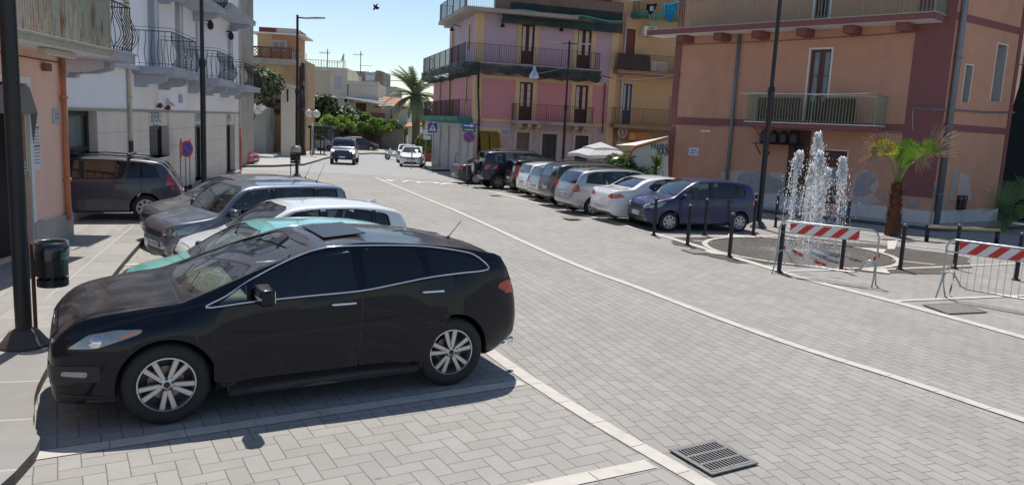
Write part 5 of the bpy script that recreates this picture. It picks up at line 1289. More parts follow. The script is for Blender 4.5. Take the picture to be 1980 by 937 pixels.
# top terrace: overhanging slab, brick parapet with netting
z3s = z3; uT = FL.uz(849, 45, .9)[0]
bm = B(); fbox(bm, FL, -.9, uT, z3s, z3s + .22, -6, .95); obj('roof_slab', bm, M_OLDST, pk); bm = B(); fbox(bm, FK, .05, uR, z3s + .003, z3s + .24, -9, .5); obj('roof_slab', bm, M_OLDST, pk)
railing(pk, FL, -.8, uT - .05, z3s + .22, .86, M_BLKIRON, 1.1, .15, ends=(0, 1)); railing(pk, FK, -.85, .9, z3s + .24, .45, mat('white wire rail', (.5, .52, .5), .5), 1.1, .12, ends=(1, 0))
bm = B(); fbox(bm, FK, .95, uR, z3s + .24, z3s + 1.35, .1, .36, bev=.03); obj('brick_parapet', bm, M_OLDBRK, pk)
bm = B(); fbox(bm, FK, 1.4, uR - .03, z3s - .5, z3s + .22, .40, .53, bev=.03); fbox(bm, FK, 1.9, uR - .03, z3s + .24, z3s + .75, .37, .41); obj('netting', bm, M_NET, pk)
bm = B(); tube(bm, [FK.P(u, z3s + .25 - .08 * sin(u * 1.7) - .02 * u * .2, .57) for u in [.6 + k * (uR - .7) / 24 for k in range(25)]], .05, 6); obj('netting_hem', bm, M_NETL, pk)
bm = B(); t_ = FK.P(uR * .78, z3s + .3, -3); box(bm, t_ + Vector((0, 0, 1.1)), (5.5, 3, 2.2), atan2(FK.u.y, FK.u.x)); obj('rooftop_room', bm, mat('dark red stucco', (.22, .05, .05), .9), pk)
# lower left balcony with turquoise netting
uC = FL.uz(818, 232, .9)[0]; zl = FL.uz(870, 226, .9)[1]
bslab(pk, FL, .3, uC, zl, .9, M_GROUNDG, .14); railing(pk, FL, .35, uC - .05, zl + .02, .84, M_RUSTIRON, 1.05, .14); netting(pk, FL, .2, uC + .05, zl + .05, .98, .45, netmat('green netting', (.05, .22, .19), .85), 9)
for (px, py) in ((968, 50), (1081, 58)):
    u, z = FK.uz(px, py); bm = B(); tube(bm, [FK.P(u, z + .25, 0), FK.P(u, z + .3, .25), FK.P(u, z + .1, .4)], .02, 6); lathe(bm, [(.03, .12), (.16, -.1), (.02, -.14)], c=FK.P(u, z, .4), n=12); obj('wall_lantern', bm, M_BLKIRON, pk)
u, z = FL.uz(890, 58); bm = B(); tube(bm, [FL.P(u, z + .2, 0), FL.P(u, z + .3, .35), FL.P(u, z + .1, .55)], .025, 6); lathe(bm, [(.03, .12), (.18, -.1), (.02, -.14)], c=FL.P(u, z, .55), n=12); obj('wall_lantern', bm, M_BLKIRON, pk)
pipe(pk, [FK.P(.3, gk, .1), FK.P(.3, z1, .1), FK.P(.18, z1 + 1.6, .1), FK.P(.15, zs - .2, .1)], .05, M_BLKIRON)
pipe(pk, [FK.P(uR - .75, z1 - .5, .08), FK.P(uR - .75, z1 + 2.6, .08)], .05, mat('grey downpipe', (.13, .135, .15), .5))
u0_, u1_, za_, zb_ = pxrect(FK, 967, 262, 988, 249)
plaque('street_name_sign', 'pale tiled street name plaque left of the metal shutter of the corner house', FK, (u0_, u1_, za_, zb_), mat('pale tile', (.45, .46, .48), .4), .03, [(.2, .8, .55, .72), (.3, .7, .28, .42), (.03, .09, .1, .9), (.91, .97, .1, .9)], mat('grey blue print', (.16, .18, .30), .6))

# ---- ochre apartment house to the right of it
M_OCH = mat('ochre stucco', (.58, .40, .22), .9, var=.08, scale=1.2, bump=.2, stain=(.46, .31, .17), stscale=.7, stamt=.4)
M_OCHB = mat('ochre ground floor', (.34, .24, .15), .9, var=.12, scale=1.2, bump=.2)
FY = Fc(FK.P(uR, 0, -.12)[:2], FK.u[:2]); FY.u = FK.u.copy(); FY.n = FK.n.copy()
yh = thing('ochre_apartment_house', 'ochre apartment house with narrow balconies squeezed between the pink house and the brown house', 'house', (*FY.P(0, 0)[:2], gk))
zt = 17; yd = [pxrect(FY, 1207, 133, 1230, 57), pxrect(FY, 1201, 240, 1223, 163), pxrect(FY, 1291, 222, 1298, 186)]
yb1, yb2 = FY.uz(1250, 140, .8)[1], FY.uz(1250, 244, .8)[1]
yd[0] = (yd[0][0], yd[0][1], yb1 + .05, yd[0][3]); yd[1] = (yd[1][0], yd[1][1], yb2 + .05, yd[1][3])
bm = B(); wall(bm, FY, .02, 14, FY.uz(1240, 250)[1], zt, yd, .2); obj('wall', bm, M_OCH, yh); bm = B(); wall(bm, FY, .02, 14, gk, FY.uz(1240, 250)[1], [(1.1, 6, gk + .2, FY.uz(1220, 282)[1])], .4); obj('ground_floor_wall', bm, M_OCHB, yh)
bm = B(); fbox(bm, FY, 1.0, 6.1, gk, FY.uz(1220, 281)[1], -.5, -.41); obj('shop_front', bm, M_DARKROOM, yh)
mass(yh, [FY.P(.02, 0, -.45), FY.P(14, 0, -.45), FY.P(14, 0, -9), FY.P(.02, 0, -9)], gk, zt, M_OCH)
bm = B(); quad(bm, [FY.P(.021, gk, -.45), FY.P(.021, gk, 0), FY.P(.021, zt, 0), FY.P(.021, zt, -.45)]); obj('side_wall', bm, M_OCH, yh)
roller(yh, FY, yd[0], mat('red brown shutter', (.17, .06, .045), .6), 'window_blind', .09, .08); leafdoor(yh, FY, yd[1], mat('blue painted wood', (.03, .06, .13), .5), M_MILK, .35, 2, .08, .08, gm=M_CURT); leafdoor(yh, FY, yd[2], M_WHITEP, M_WINR, .05, 1, .08)
for i, (za, rr_) in enumerate(((yb1, 1), (yb2, 0))):
    a = FY.uz(1194, 140, .8)[0]; bslab(yh, FY, a, 9.5, za, .85, M_OCHB, .16); railing(yh, FY, a + .05, 9.4, za + .03, .8, mat('rust brown rail', (.10, .06, .045), .7), 1.05, .12)
yt = FY.uz(1230, 22, .8)[1]; bslab(yh, FY, .9, 9.5, yt, .85, M_OCHB, .16); railing(yh, FY, .95, 9.4, yt + .03, .8, mat('rust brown rail', (.10, .06, .045), .7), 1.05, .12); netting(yh, FY, .8, 9, yt + .02, .9, .4, netmat('green netting', (.05, .22, .19), .85), 4)
surround(yh, FY, yd[0], .08, M_OCHTR, .02); surround(yh, FY, yd[1], .08, M_STONEF, .02)
M_DOTS = mat('leafy privacy screen', (.06, .06, .05), .8, var=.9, scale=14)
bm = B(); a = FY.uz(1197, 120, .85)[0]; fbox(bm, FY, a, a + 2.2, yb1 + .1, yb1 + 1.05, .76, .78); obj('privacy_screen', bm, M_DOTS, yh)
bm = B(); a = FY.uz(1260, 130, .6)[0]
for k in range(9): fbox(bm, FY, a + k * .13, a + k * .13 + .07, yb1 + .1, yb1 + .75, .55, .6)
fbox(bm, FY, a, a + 1.12, yb1 + .12, yb1 + .18, .54, .61); fbox(bm, FY, a, a + 1.12, yb1 + .66, yb1 + .72, .54, .61); ob = obj('clothes_airer', bm, M_WHITEP); tag(ob, 'white slatted clothes airer on the upper ochre balcony', 'clothes airer')
bm = B(); u, z = FY.uz(1252, 62); fbox(bm, FY, u - .45, u + .45, z - .3, z + .3, .05, .4, bev=.03); ac = obj('air_conditioner', bm, M_WHITEP); tag(ac, 'white air conditioner box on the ochre wall below the laundry', 'air conditioner'); bm = B(); tube(bm, [FY.P(u + .1 + .2 * cos(k * pi / 10), z + .2 * sin(k * pi / 10), .41) for k in range(20)], .012, 5, closed=True); lathe(bm, [(.17, 0), (0, .01)], c=FY.P(u + .1, z, .405), n=16, M=FY.n.to_track_quat('Z', 'Y').to_matrix()); obj('fan_grille', bm, M_BLKIRON, ac)
pipe(yh, [FY.P(FY.uz(1190, 150)[0] + .45, gk + .2, .10), FY.P(FY.uz(1190, 150)[0] + .45, FY.uz(1200, 27)[1], .10)], .06, mat('pale downpipe', (.50, .49, .48), .5))
# snack bar signs
rs = pxrect(FY, 1213, 271, 1256, 257, .1); bm = B(); fbox(bm, FY, rs[0], rs[1], rs[2], rs[3], .03, .14, bev=.01); sg = obj('shop_sign', bm, mat('orange red sign board', (.52, .14, .05), .5, var=.2, scale=6)); tag(sg, 'long orange red sign board with yellow edge above the snack bar', 'sign')
bm = B(); fbox(bm, FY, rs[0] + .05, rs[1] - .05, rs[2] + .04, rs[2] + .08, .14, .15); fbox(bm, FY, rs[0] + .05, rs[1] - .05, rs[3] - .08, rs[3] - .04, .14, .15)
for k in range(11): x = rs[0] + .62 + k * .105; fbox(bm, FY, x, x + .035, rs[2] + .14, rs[3] - .13 - .05 * (k % 2), .14, .152); fbox(bm, FY, x, x + .08, rs[2] + .14 + .12 * (k % 3), rs[2] + .18 + .12 * (k % 3), .14, .152)
lathe(bm, [(.2, 0), (.2, .012), (0, .012)], c=FY.P(rs[0] + .33, (rs[2] + rs[3]) / 2, .14), n=16, M=FY.n.to_track_quat('Z', 'Y').to_matrix()); obj('lettering', bm, mat('cream yellow sign print', (.62, .42, .16), .5), sg)
u, z = FY.uz(1199, 256); bm = B(); Mq = FY.n.to_track_quat('Z', 'Y').to_matrix(); lathe(bm, [(.36, -.06), (.36, .06), (.31, .07), (.31, .055), (0, .055)], c=FY.P(u, z, .3), n=28, M=Mq); fbox(bm, FY, u - .03, u + .03, z - .02, z + .02, 0, .26); s2 = obj('round_sign', bm, mat('pale round sign', (.42, .36, .33), .5, var=.15, scale=6)); tag(s2, 'round pale bar sign with a dark red emblem above the parasol', 'sign')
bm = B(); tube(bm, [FY.P(u + .2 * cos(a * .55) * (1 if a % 3 else .5), z + .2 * sin(a * .55), .362) for a in range(12)], .03, 6, closed=True); obj('emblem', bm, mat('dark red print', (.2, .04, .05), .6), s2)
bm = B(); a0, a1 = FY.uz(1191, 274, .1), FY.uz(1245, 276, .1); fbox(bm, FY, a0[0], 8, a0[1] - .12, a0[1], .0, .18); fbox(bm, FY, a0[0], 8, a0[1] - .6, a0[1] - .125, .0, .1); obj('shop_fascia', bm, M_OCHTR, yh)

# ---- brown orange house on the right
M_ORG = mat('brown orange stucco', (.60, .31, .205), .9, var=.12, scale=1.6, bump=.18, stain=(.46, .25, .17), stscale=1.1, stamt=.55)
M_MAR = mat('maroon painted band', (.25, .095, .095), .85, var=.1, scale=3, stain=(.20, .09, .085), stscale=1.5, stamt=.4)
M_GRNR = mat('pale green iron rail', (.22, .30, .20), .6, .1, var=.2, scale=6)
FO = Fc(G(1797, 439), hdir(-454, 172)); 
if FO.u.x > 0: FO.u = -FO.u
FR = Fc(G(1797, 439), hdir(3100, 337));
if FR.u.x < 0: FR.u = -FR.u
go = -.1; P0 = FO.P(0, 0); uO = FO.uz(1291, 300)[0]
oh = thing('brown_orange_house', 'brown orange two storey house with maroon bands, green iron balconies and peeling plaster base', 'house', (P0.x, P0.y, -.08))
uCn = FO.uz(1747, 260)[0]
w1 = pxrect(FO, 1560, 180, 1609, 95); zf = FO.uz(1570, 240, .9)[1]; w1 = (w1[0], w1[1], zf + .05, w1[3])
gd = pxrect(FO, 1562, 415, 1639, 293); gd = (gd[0], gd[1], .35, gd[3]); w2 = pxrect(FO, 1574, 30, 1612, -60); zu = FO.uz(1560, 40, 1.0)[1]; w2 = (w2[0], w2[1], zu + .05, zu + 2.3)
dk = pxrect(FO, 1524, 410, 1560, 250)
zt = 14; bm = B(); wall(bm, FO, 0, uO, go - .3, zt, [w1, gd, w2], .22); obj('wall', bm, M_ORG, oh)
Pb = FO.P(uO, 0); n_ = FO.n
uRe = FR.uz(1893, 350)[0]
wr = [pxrect(FR, 1858, 197, 1881, 128), pxrect(FR, 1914, 195, 1948, 89), pxrect(FR, 1834, 384, 1851, 329)]
uRe = FR.uz(1958, 200)[0]
bm = B(); wall(bm, FR, 0, uRe, go - .3, zt, wr, .35); obj('side_wing_wall', bm, M_ORG, oh)
mass(oh, [FO.P(.3, 0, -.45), FO.P(uO - .05, 0, -.3), FO.P(uO - .05, 0, -9), FR.P(uRe + 2, 0, -9), FR.P(uRe - .05, 0, -.5)], go, zt - .02, M_ORG)
for i, r in enumerate(wr):
    if i < 2:
        surround(oh, FR, r, .045, M_WHITEP, .02, name='window_frame'); bm = B(); a, b_, c, d = r
        for q in ([(a + .004, c), (a + .004, d)], [(b_ - .004, c), (b_ - .004, d)]): quad(bm, [FR.P(*q[0], 0), FR.P(*q[1], 0), FR.P(*q[1], -.34), FR.P(*q[0], -.34)])
        bmesh.ops.solidify(bm, geom=bm.faces[:], thickness=.003); obj('white_reveal', bm, M_WHITEP, oh)
        bm = B(); fbox(bm, FR, a, a + (b_ - a) * .45, c, d, -.34, -.30); obj('shutter', bm, M_BROWNW, oh); bm = B(); fbox(bm, FR, a, b_, c, d, -.36, -.345); obj('curtain', bm, M_CURT, oh)
    else:
        bm = B(); a, b_, c, d = r
        for k in range(8): fbox(bm, FR, a + (b_ - a) * (k + .1) / 8, a + (b_ - a) * (k + .1) / 8 + .028, c, d, -.02, .02)
        fbox(bm, FR, a - .02, b_ + .02, c - .05, c, -.02, .06); fbox(bm, FR, a - .02, b_ + .02, d, d + .03, -.02, .04); obj('window_grille', bm, mat('cream bars', (.50, .46, .42), .6), oh); bm = B(); fbox(bm, FR, a, b_, c, d, -.34, -.3); obj('window', bm, M_DARKROOM, oh)
# maroon bands
bz0 = FO.uz(1320, 234)[1]; bm = B(); fbox(bm, FO, uCn, uO, bz0 - .16, bz0 + .16, 0, .03); fbox(bm, FO, 0.0, uCn, .95, zt, 0, .035); fbox(bm, FO, uO - .32, uO, go, zt, 0, .035)
zr1 = FR.uz(1860, 248)[1]; zr2 = FR.uz(1900, 43)[1]; fbox(bm, FR, .02, uRe, zr1 - .12, zr1 + .12, 0, .03); fbox(bm, FR, .02, uRe, zr2 - .12, zr2 + .12, 0, .03); fbox(bm, FR, uRe - .25, uRe, go, zt, 0, .036); obj('maroon_band', bm, M_MAR, oh)
zp = FO.uz(1700, 398)[1]; M_PL2 = mat('pale stone plinth', (.62, .60, .58), .7, var=.1, scale=3, stain=(.33, .31, .3), stscale=1.2, stamt=.5)
bm = B()
for (a, b_) in ((.0, gd[0]), (gd[1], uO - .33)):
    u = a + .01; bm = B()
    while u < b_ - .02: e = min(u + .42, b_); fbox(bm, FO, u, e - .008, go - .2, zp, 0.0, .055, bev=.004); u = e
    obj('plinth', bm, M_PL2, oh)
bm = B(); u = .06
while u < uRe - .3: fbox(bm, FR, u, u + .412, go - .2, zp, 0.0, .05, bev=.004); u += .42
obj('plinth', bm, M_PL2, oh)
# peeled plaster patches with real edges
M_PEEL = mat('bare grey render', (.36, .345, .35), .95, var=.3, scale=5, bump=.9, bscale=12, stain=(.48, .37, .32), stscale=2.5, stamt=.9); M_PEELP = mat('pale pinkish old render', (.58, .46, .41), .95, var=.15, scale=4, bump=.5, bscale=12)
def patch(fc, pts, m, seed=0, d=.006):
    rg = random.Random(seed); P = [fc.uz(*p) for p in pts]; out = []
    for i, a in enumerate(P):
        b = P[(i + 1) % len(P)]; out.append(a); L = hypot(a[0] - b[0], a[1] - b[1]); k = max(2, int(L / .09))
        for j in range(1, k): t = j / k; out.append((a[0] + (b[0] - a[0]) * t + rg.uniform(-.035, .035), a[1] + (b[1] - a[1]) * t + rg.uniform(-.035, .035)))
    bm = B(); extr(bm, [fc.P(u, z, -.004) for u, z in out], fc.n * (d + .004)); return obj('peeled_plaster', bm, m, oh)
patch(FO, [(1395, 332), (1430, 330), (1490, 333), (1556, 336), (1560, 412), (1400, 400)], M_PEELP, 1, .004); patch(FO, [(1430, 335), (1478, 330), (1500, 345), (1555, 350), (1555, 382), (1500, 372), (1460, 375), (1425, 355)], M_PEEL, 2, .008)
patch(FO, [(1652, 338), (1672, 327), (1694, 334), (1700, 358), (1690, 375), (1702, 392), (1665, 396), (1640, 392)], M_PEELP, 3, .004); patch(FO, [(1662, 334), (1688, 330), (1694, 350), (1682, 362), (1690, 372), (1668, 380), (1650, 378), (1655, 350)], M_PEEL, 4, .008)
patch(FO, [(1704, 380), (1712, 375), (1716, 388), (1706, 394)], M_PEEL, 5, .008); patch(FO, [(1755, 392), (1762, 384), (1773, 383), (1772, 396), (1758, 400)], M_PEEL, 6, .04); patch(FR, [(1806, 352), (1822, 356), (1828, 410), (1806, 412)], M_PEEL, 7); patch(FR, [(1856, 335), (1874, 338), (1878, 385), (1860, 400), (1850, 388)], M_PEELP, 8); patch(FO, [(1338, 342), (1362, 340), (1372, 350), (1345, 356)], M_PEEL, 9, .008)
patch(FO, [(1745, 400), (1640, 392), (1640, 396), (1745, 404)], M_PEELP, 12, .004)
# first floor balcony
ba, bb = FO.uz(1692, 237, .95)[0], FO.uz(1441, 234, .95)[0]
bm = B(); fbox(bm, FO, ba, bb, zf - .17, zf, 0, .98, bev=.01); obj('balcony_slab', bm, M_MAR, oh); bm = B(); fbox(bm, FO, ba - .03, bb + .03, zf, zf + .035, 0, 1.02); obj('balcony_edge', bm, M_WHITEP, oh)
railing(oh, FO, ba + .03, bb - .03, zf + .03, .95, M_GRNR, 1.05, .115, r=.009, posts=2.4)
bm = B(); fbox(bm, FO, w1[0] + .9, w1[1] + 1.9, zf + .04, zf + 1.0, .25, .28); ob = obj('storage_screen', bm, mat('brown storage box', (.10, .055, .04), .8, var=.3)); tag(ob, 'wide brown panel standing behind the lower green balcony rail', 'panel'); bm = B(); fbox(bm, FO, w1[0] - 1.2, w1[0] - .3, zf + .04, zf + .95, .3, .7, bev=.03); ob = obj('storage_box', bm, mat('brown storage box', (.10, .055, .04), .8, var=.3)); tag(ob, 'brown storage box at the right end of the lower green balcony', 'storage box')
bm = B(); boxp(bm, FO.P(ba + .4, zf + 1.12, 1.02), FO.P(bb + .3, zf + 1.1, 1.02), .02, .02); boxp(bm, FO.P(ba + .2, zf + 1.16, 1.02), FO.P(ba + 2.2, zf + 1.05, 1.3), .015, .015); boxp(bm, FO.P(ba - .1, zf + 1.02, 1.3), FO.P(bb + .25, zf + 1.15, 1.32), .012, .012); obj('clothes_rail', bm, M_WHITEP, oh)
surround(oh, FO, w1, .07, M_WHITEP, .02); leafdoor(oh, FO, w1, mat('brown balcony door', (.12, .055, .04), .5), M_WIN, .3, 2, .12, .09, gm=M_CURT, bars=1)
leafdoor(oh, FO, w2, M_BROWNW, M_WINR, .2, 2, .12); surround(oh, FO, w2, .07, M_WHITEP, .02)
# upper balcony along the whole front, past the corner
ua, ub = FO.uz(1808, 33, 1.05)[0], FO.uz(1252, 62, 1.05)[0]
bm = B(); fbox(bm, FO, ua, ub, zu - .20, zu, 0, 1.08, bev=.01); obj('balcony_slab', bm, M_MAR, oh); bm = B(); fbox(bm, FO, ua + .05, ub - .05, zu - .215, zu - .2, 0, 1.0); obj('balcony_soffit', bm, M_WHITEP, oh); bm = B(); fbox(bm, FO, ua - .03, ub + .03, zu, zu + .035, 0, 1.11); obj('balcony_edge', bm, mat('cream edge', (.45, .38, .3), .7), oh)
railing(oh, FO, ua + .05, ub - .05, zu + .03, 1.04, M_GRNR, 1.05, .125, r=.010, posts=2.4)
for x in (1325, 1397, 1471, 1557, 1648, 1750): u = FO.uz(x, 62, .4)[0]; bm = B(); fbox(bm, FO, u - .18, u + .18, zu - .48, zu - .216, 0, .75, bev=.02); obj('corbel', bm, M_MAR, oh)
# ground floor door with glass and shutter, and the gas bottle shelf
a, b_, c, d = gd; surround(oh, FO, gd, .05, M_WHITEP, .02)
bm = B(); fbox(bm, FO, a, b_, d - .62, d, -.2, -.14); obj('shutter_box', bm, mat('dark red shutter box', (.13, .05, .045), .6), oh)
bm = B(); fbox(bm, FO, a, b_, 1.25, d - .62, -.21, -.19); fbox(bm, FO, a, b_, 1.0, 1.25, -.2, -.14); obj('shop_window', bm, mat('curtained pane', (.34, .37, .40), .15, var=.5, scale=3, coat=1), oh); bm = B()
for k in range(7): fbox(bm, FO, a + .02, b_ - .02, .4 + k * .085, .4 + k * .085 + .05, -.2, -.14)
obj('louvre', bm, M_METALS, oh)
sa, sb = FO.uz(1545, 276, .5)[0], FO.uz(1457, 276, .5)[0]; zs_ = FO.uz(1500, 278, .5)[1]
bm = B(); fbox(bm, FO, sa, sb, zs_ - .03, zs_, .05, .62); 
for u in (sa + .15, sb - .5, sb - .1): boxp(bm, FO.P(u, zs_ - .03, .55), FO.P(u, zs_ - .45, .04), .03, .03)
fbox(bm, FO, sa - .1, sb + .2, zs_ + .72, zs_ + .75, .0, .7); boxp(bm, FO.P(sb + .1, zs_ + .72, .6), FO.P(sb - .1, zs_ + .2, .04), .02, .02); sh = obj('wall_shelf', bm, M_BLKIRON); tag(sh, 'dark iron wall shelf with a small roof holding drums behind the fountain', 'shelf')
for k in range(4): 
    u = sa + .32 + k * .42; bm = B(); lathe(bm, [(0, 0), (.15, .01), (.17, .06), (.17, .36), (.13, .45), (.05, .48), (.05, .54), (0, .55)], c=FO.P(u, zs_ + .002, .33), n=16); ob = obj('metal_drum', bm, mat('dark blue grey drum', (.05, .055, .065), .5, .3, var=.3, scale=6), smooth=True); tag(ob, ['rightmost dark drum on the wall shelf', 'third dark drum from the left on the wall shelf', 'second dark drum from the left on the wall shelf', 'leftmost dark drum on the wall shelf, next to the lamp post'][k], 'drum', 'drums on the wall shelf')
bm = B(); fbox(bm, FO, FO.uz(1562, 300)[0] - .05, FO.uz(1524, 300)[0], go, bz0 - .2, 0, .03); obj('dark_wall_panel', bm, mat('dark brown stucco', (.10, .06, .045), .9, var=.2), oh)  # dark brown panel from the ground up to below the maroon band
M_GPIPE = mat('grey blue drainpipe', (.20, .22, .25), .5, .3, var=.15)
ug = FO.uz(1409, 330)[0]; pipe(oh, [FO.P(ug, zu - .25, .1), FO.P(ug, bz0, .1), FO.P(ug, .4, .1)], .075, M_GPIPE)
pipe(oh, [FR.P(.22, -.1, .12), FR.P(.22, zt, .12)], .1, M_GPIPE)
def cable(par, fc, pts, m, r=.012, off=.04, name='wall_cable'): bm = B(); tube(bm, [fc.P(*fc.uz(x, y), off) for x, y in pts], r, 5); return obj(name, bm, m, par)
M_CAB = mat('pale wall cable', (.45, .42, .40), .6)
cable(oh, FO, [(1300, 242), (1350, 247), (1400, 244), (1480, 246), (1560, 250), (1640, 252), (1745, 256)], M_CAB); cable(oh, FO, [(1300, 88), (1500, 80), (1700, 68), (1797, 60), (1796, 90), (1790, 205)], mat('brown wall cable', (.25, .15, .1), .7), .018)
cable(oh, FO, [(1765, 210), (1775, 208), (1790, 213), (1797, 211)], M_GPIPE, .03); cable(oh, FR, [(1800, 212), (1830, 212), (1900, 217), (1958, 218)], M_GPIPE, .035); cable(oh, FO, [(1765, 252), (1766, 212)], M_CAB)
ps = pxrect(FO, 1332, 300, 1352, 286); p_ = plaque('street_name_sign', 'white street name plaque with two lines of blue grey letters on the brown orange wall', FO, ps, M_PAPER, .03)
wq = ps[1] - ps[0]; bm = B(); rg = random.Random(3)
for (x0, x1, zz) in ((.24, .76, .66), (.10, .24, .32), (.34, .90, .32)):
    x = x0
    while x < x1: w_ = .045 * wq; fbox(bm, FO, ps[0] + x * wq, ps[0] + x * wq + w_, ps[2] + (ps[3] - ps[2]) * (zz - .09), ps[2] + (ps[3] - ps[2]) * (zz + .09), .034, .036); x += .07
obj('lettering', bm, M_INK, p_)
bm = B(); r_ = pxrect(FO, 1356, 255, 1374, 252); fbox(bm, FO, *r_, 0, .05, bev=.005); ob = obj('emergency_lamp', bm, M_WHITEP, oh)
# laundry on the upper balcony
def cloth(fc, pts, m, nm, label, off=1.2):
    bm = B(); P = [fc.uz(x, y, off) for x, y in pts]; (ua_, za_), (ub_, zb_) = P[0], P[1]; zl_ = P[2][1]; n = 14; rows = 9; G_ = []
    for i in range(n + 1):
        t = i / n; col = []
        L = (za_ - zl_) * (1 - .62 * abs(t - .45) * 1.6)
        for j in range(rows): s = j / (rows - 1); col.append(bm.verts.new(fc.P(ua_ + (ub_ - ua_) * (t * (1 - .25 * s) + .1 * s), za_ + (zb_ - za_) * t - L * s - .03 * sin(pi * t), off + .05 * sin(i * 1.7 + s * 2) * s + .02)))
        G_.append(col)
    for i in range(n):
        for j in range(rows - 1): bm.faces.new((G_[i][j], G_[i + 1][j], G_[i + 1][j + 1], G_[i][j + 1]))
    bmesh.ops.solidify(bm, geom=bm.faces[:], thickness=.006); ob = obj(nm, bm, m, smooth=True); tag(ob, label, 'laundry'); return ob
cloth(FO, [(1285, 8), (1314, 3), (1300, 46)], mat('turquoise striped towel', (.03, .30, .48), .9, var=.6, scale=5), 'towel', 'turquoise towel hanging over the far end of the green balcony rail', 1.22)
tp = cloth(FO, [(1250, 8), (1272, 6), (1262, 28)], mat('black garment', (.02, .02, .022), .9), 't_shirt', 'black shirt with a pale print hanging left of the turquoise towel', 1.25)
bm = B(); r_ = [FO.uz(1256, 22, 1.33), FO.uz(1264, 12, 1.33)]; fbox(bm, FO, r_[1][0], r_[0][0], r_[0][1], r_[1][1], 1.325, 1.33); obj('print', bm, mat('pale print', (.4, .42, .45), .8), tp)
bm = B(); boxp(bm, FO.P(ub - 3.2, zu + 1.3, 1.25), FO.P(ub + 1.0, zu + 1.3, 1.25), .02, .02); ob = obj('washing_line', bm, M_WHITEP); tag(ob, 'white washing pole held out in front of the upper green balcony', 'washing line')
# ------------------------------------------------------------------ far end of the square
M_CREAM = mat('cream render', (.62, .56, .46), .9, var=.07, scale=.6, bump=.1, stain=(.44, .38, .30), stscale=.35, stamt=.5)
M_CREAMW = mat('off white render', (.58, .56, .50), .9, var=.08, scale=.6, stain=(.42, .39, .34), stscale=.4, stamt=.6)
M_OCH2 = mat('weathered ochre render', (.52, .34, .18), .92, var=.2, scale=.5, bump=.2, stain=(.20, .13, .08), stscale=.28, stamt=.85)
M_TILE = mat('terracotta roof tiles', (.40, .21, .12), .9, var=.3, scale=3)
M_GWALL = mat('grey mouldy plaster', (.36, .34, .31), .95, var=.15, scale=.8, bump=.3, stain=(.10, .095, .09), stscale=.45, stamt=.9)
def fpx(y, slope=0): return Fc((0, y), (1, slope))
def pbox(par, fc, x0, yb, x1, yt, depth, m, name, zbase=None, front=0):
    """block whose front face fills a pixel box on plane fc"""
    r = pxrect(fc, x0, yb, x1, yt); z0 = r[2] if zbase is None else zbase; bm = B(); fbox(bm, fc, r[0], r[1], z0, r[3], front - depth, front); return obj(name, bm, m, par), r
def win(par, fc, r, m=None, fm=None, name='window'):
    bm = B(); fbox(bm, fc, r[0], r[1], r[2], r[3], .0, .04); f = obj(name, bm, fm or M_STONEF, par)
    bm = B(); w_ = (r[1] - r[0]) * .12; mid = (r[0] + r[1]) / 2; fbox(bm, fc, r[0] + w_, mid - w_ / 3, r[2] + w_, r[3] - w_, .04, .05); fbox(bm, fc, mid + w_ / 3, r[1] - w_, r[2] + w_, r[3] - w_, .04, .05); obj('pane', bm, m or M_WINR, f)
# weathered ochre house with a roof pavilion
F1 = fpx(72, .10); h1 = thing('weathered_ochre_house', 'weathered ochre house with a roof terrace and a small hexagonal looking pavilion on top', 'house', (*F1.P(F1.uz(530, 290)[0], 0)[:2], -.8))
pbox(h1, F1, 440, 300, 578, 112, 9, M_OCH2, 'wall', -1.2)
o_, r = pbox(h1, F1, 577, 300, 588, 122, .6, M_BROWNW, 'side_wall', -1.2, -.2)
r = pxrect(F1, 483, 118, 564, 93, .2); M_RTERR = mat('red brown lattice parapet', (.17, .075, .05), .85, var=.15)
bm = B(); fbox(bm, F1, r[0] - 1, r[1], r[2] - .1, r[2] + .05, .1, .3); fbox(bm, F1, r[0] - 1, r[1], r[3] - .12, r[3], .14, .28)
n = int((r[1] - r[0] + 1) / .28)
for k in range(n):
    u = r[0] - 1 + k * .28; boxp(bm, F1.P(u, r[2], .2), F1.P(u + .9 * (r[3] - r[2]), r[3] - .05, .2), .05, .05); boxp(bm, F1.P(u + .9 * (r[3] - r[2]), r[2], .22), F1.P(u, r[3] - .05, .22), .05, .05)
for k in range(6): u = r[0] - .9 + k * (r[1] - r[0] + .8) / 5; fbox(bm, F1, u, u + .12, r[2], r[3] + .03, .13, .31)
obj('lattice_parapet', bm, M_RTERR, h1)
bm = B(); r2 = pxrect(F1, 470, 122, 580, 116, .4); fbox(bm, F1, r2[0], r2[1], r2[2], r2[3], -1, .45); obj('cornice', bm, M_OLDST, h1)
o_, rp = pbox(h1, F1, 491, 118, 567, 66, 4.5, mat('salmon render', (.50, .25, .13), .9, var=.1), 'pavilion', None, -1.5)
bm = B(); fbox(bm, F1, rp[0] - .02, rp[0] + 1.25, rp[2], rp[3], -4, -1.45); obj('pavilion_panel', bm, mat('pale ochre render', (.55, .40, .22), .9), h1)
bm = B(); fbox(bm, F1, rp[0] - .5, rp[1] + .7, rp[3], rp[3] + .14, -6.4, -1.0); obj('pavilion_eave', bm, M_WHITEP, h1); bm = B(); fbox(bm, F1, rp[0] + .1, rp[1] + .1, rp[3] + .14, rp[3] + .6, -6, -1.5); obj('pavilion_parapet', bm, mat('dark red cladding', (.16, .045, .03), .8), h1)
bm = B()
for k in range(12): u = rp[0] + 1.6 + k * .17; boxp(bm, F1.P(u, rp[3] + .2, -1.47), F1.P(u + .3, rp[3] + .55, -1.47), .03, .04); boxp(bm, F1.P(u + .3, rp[3] + .2, -1.45), F1.P(u, rp[3] + .55, -1.45), .03, .04)
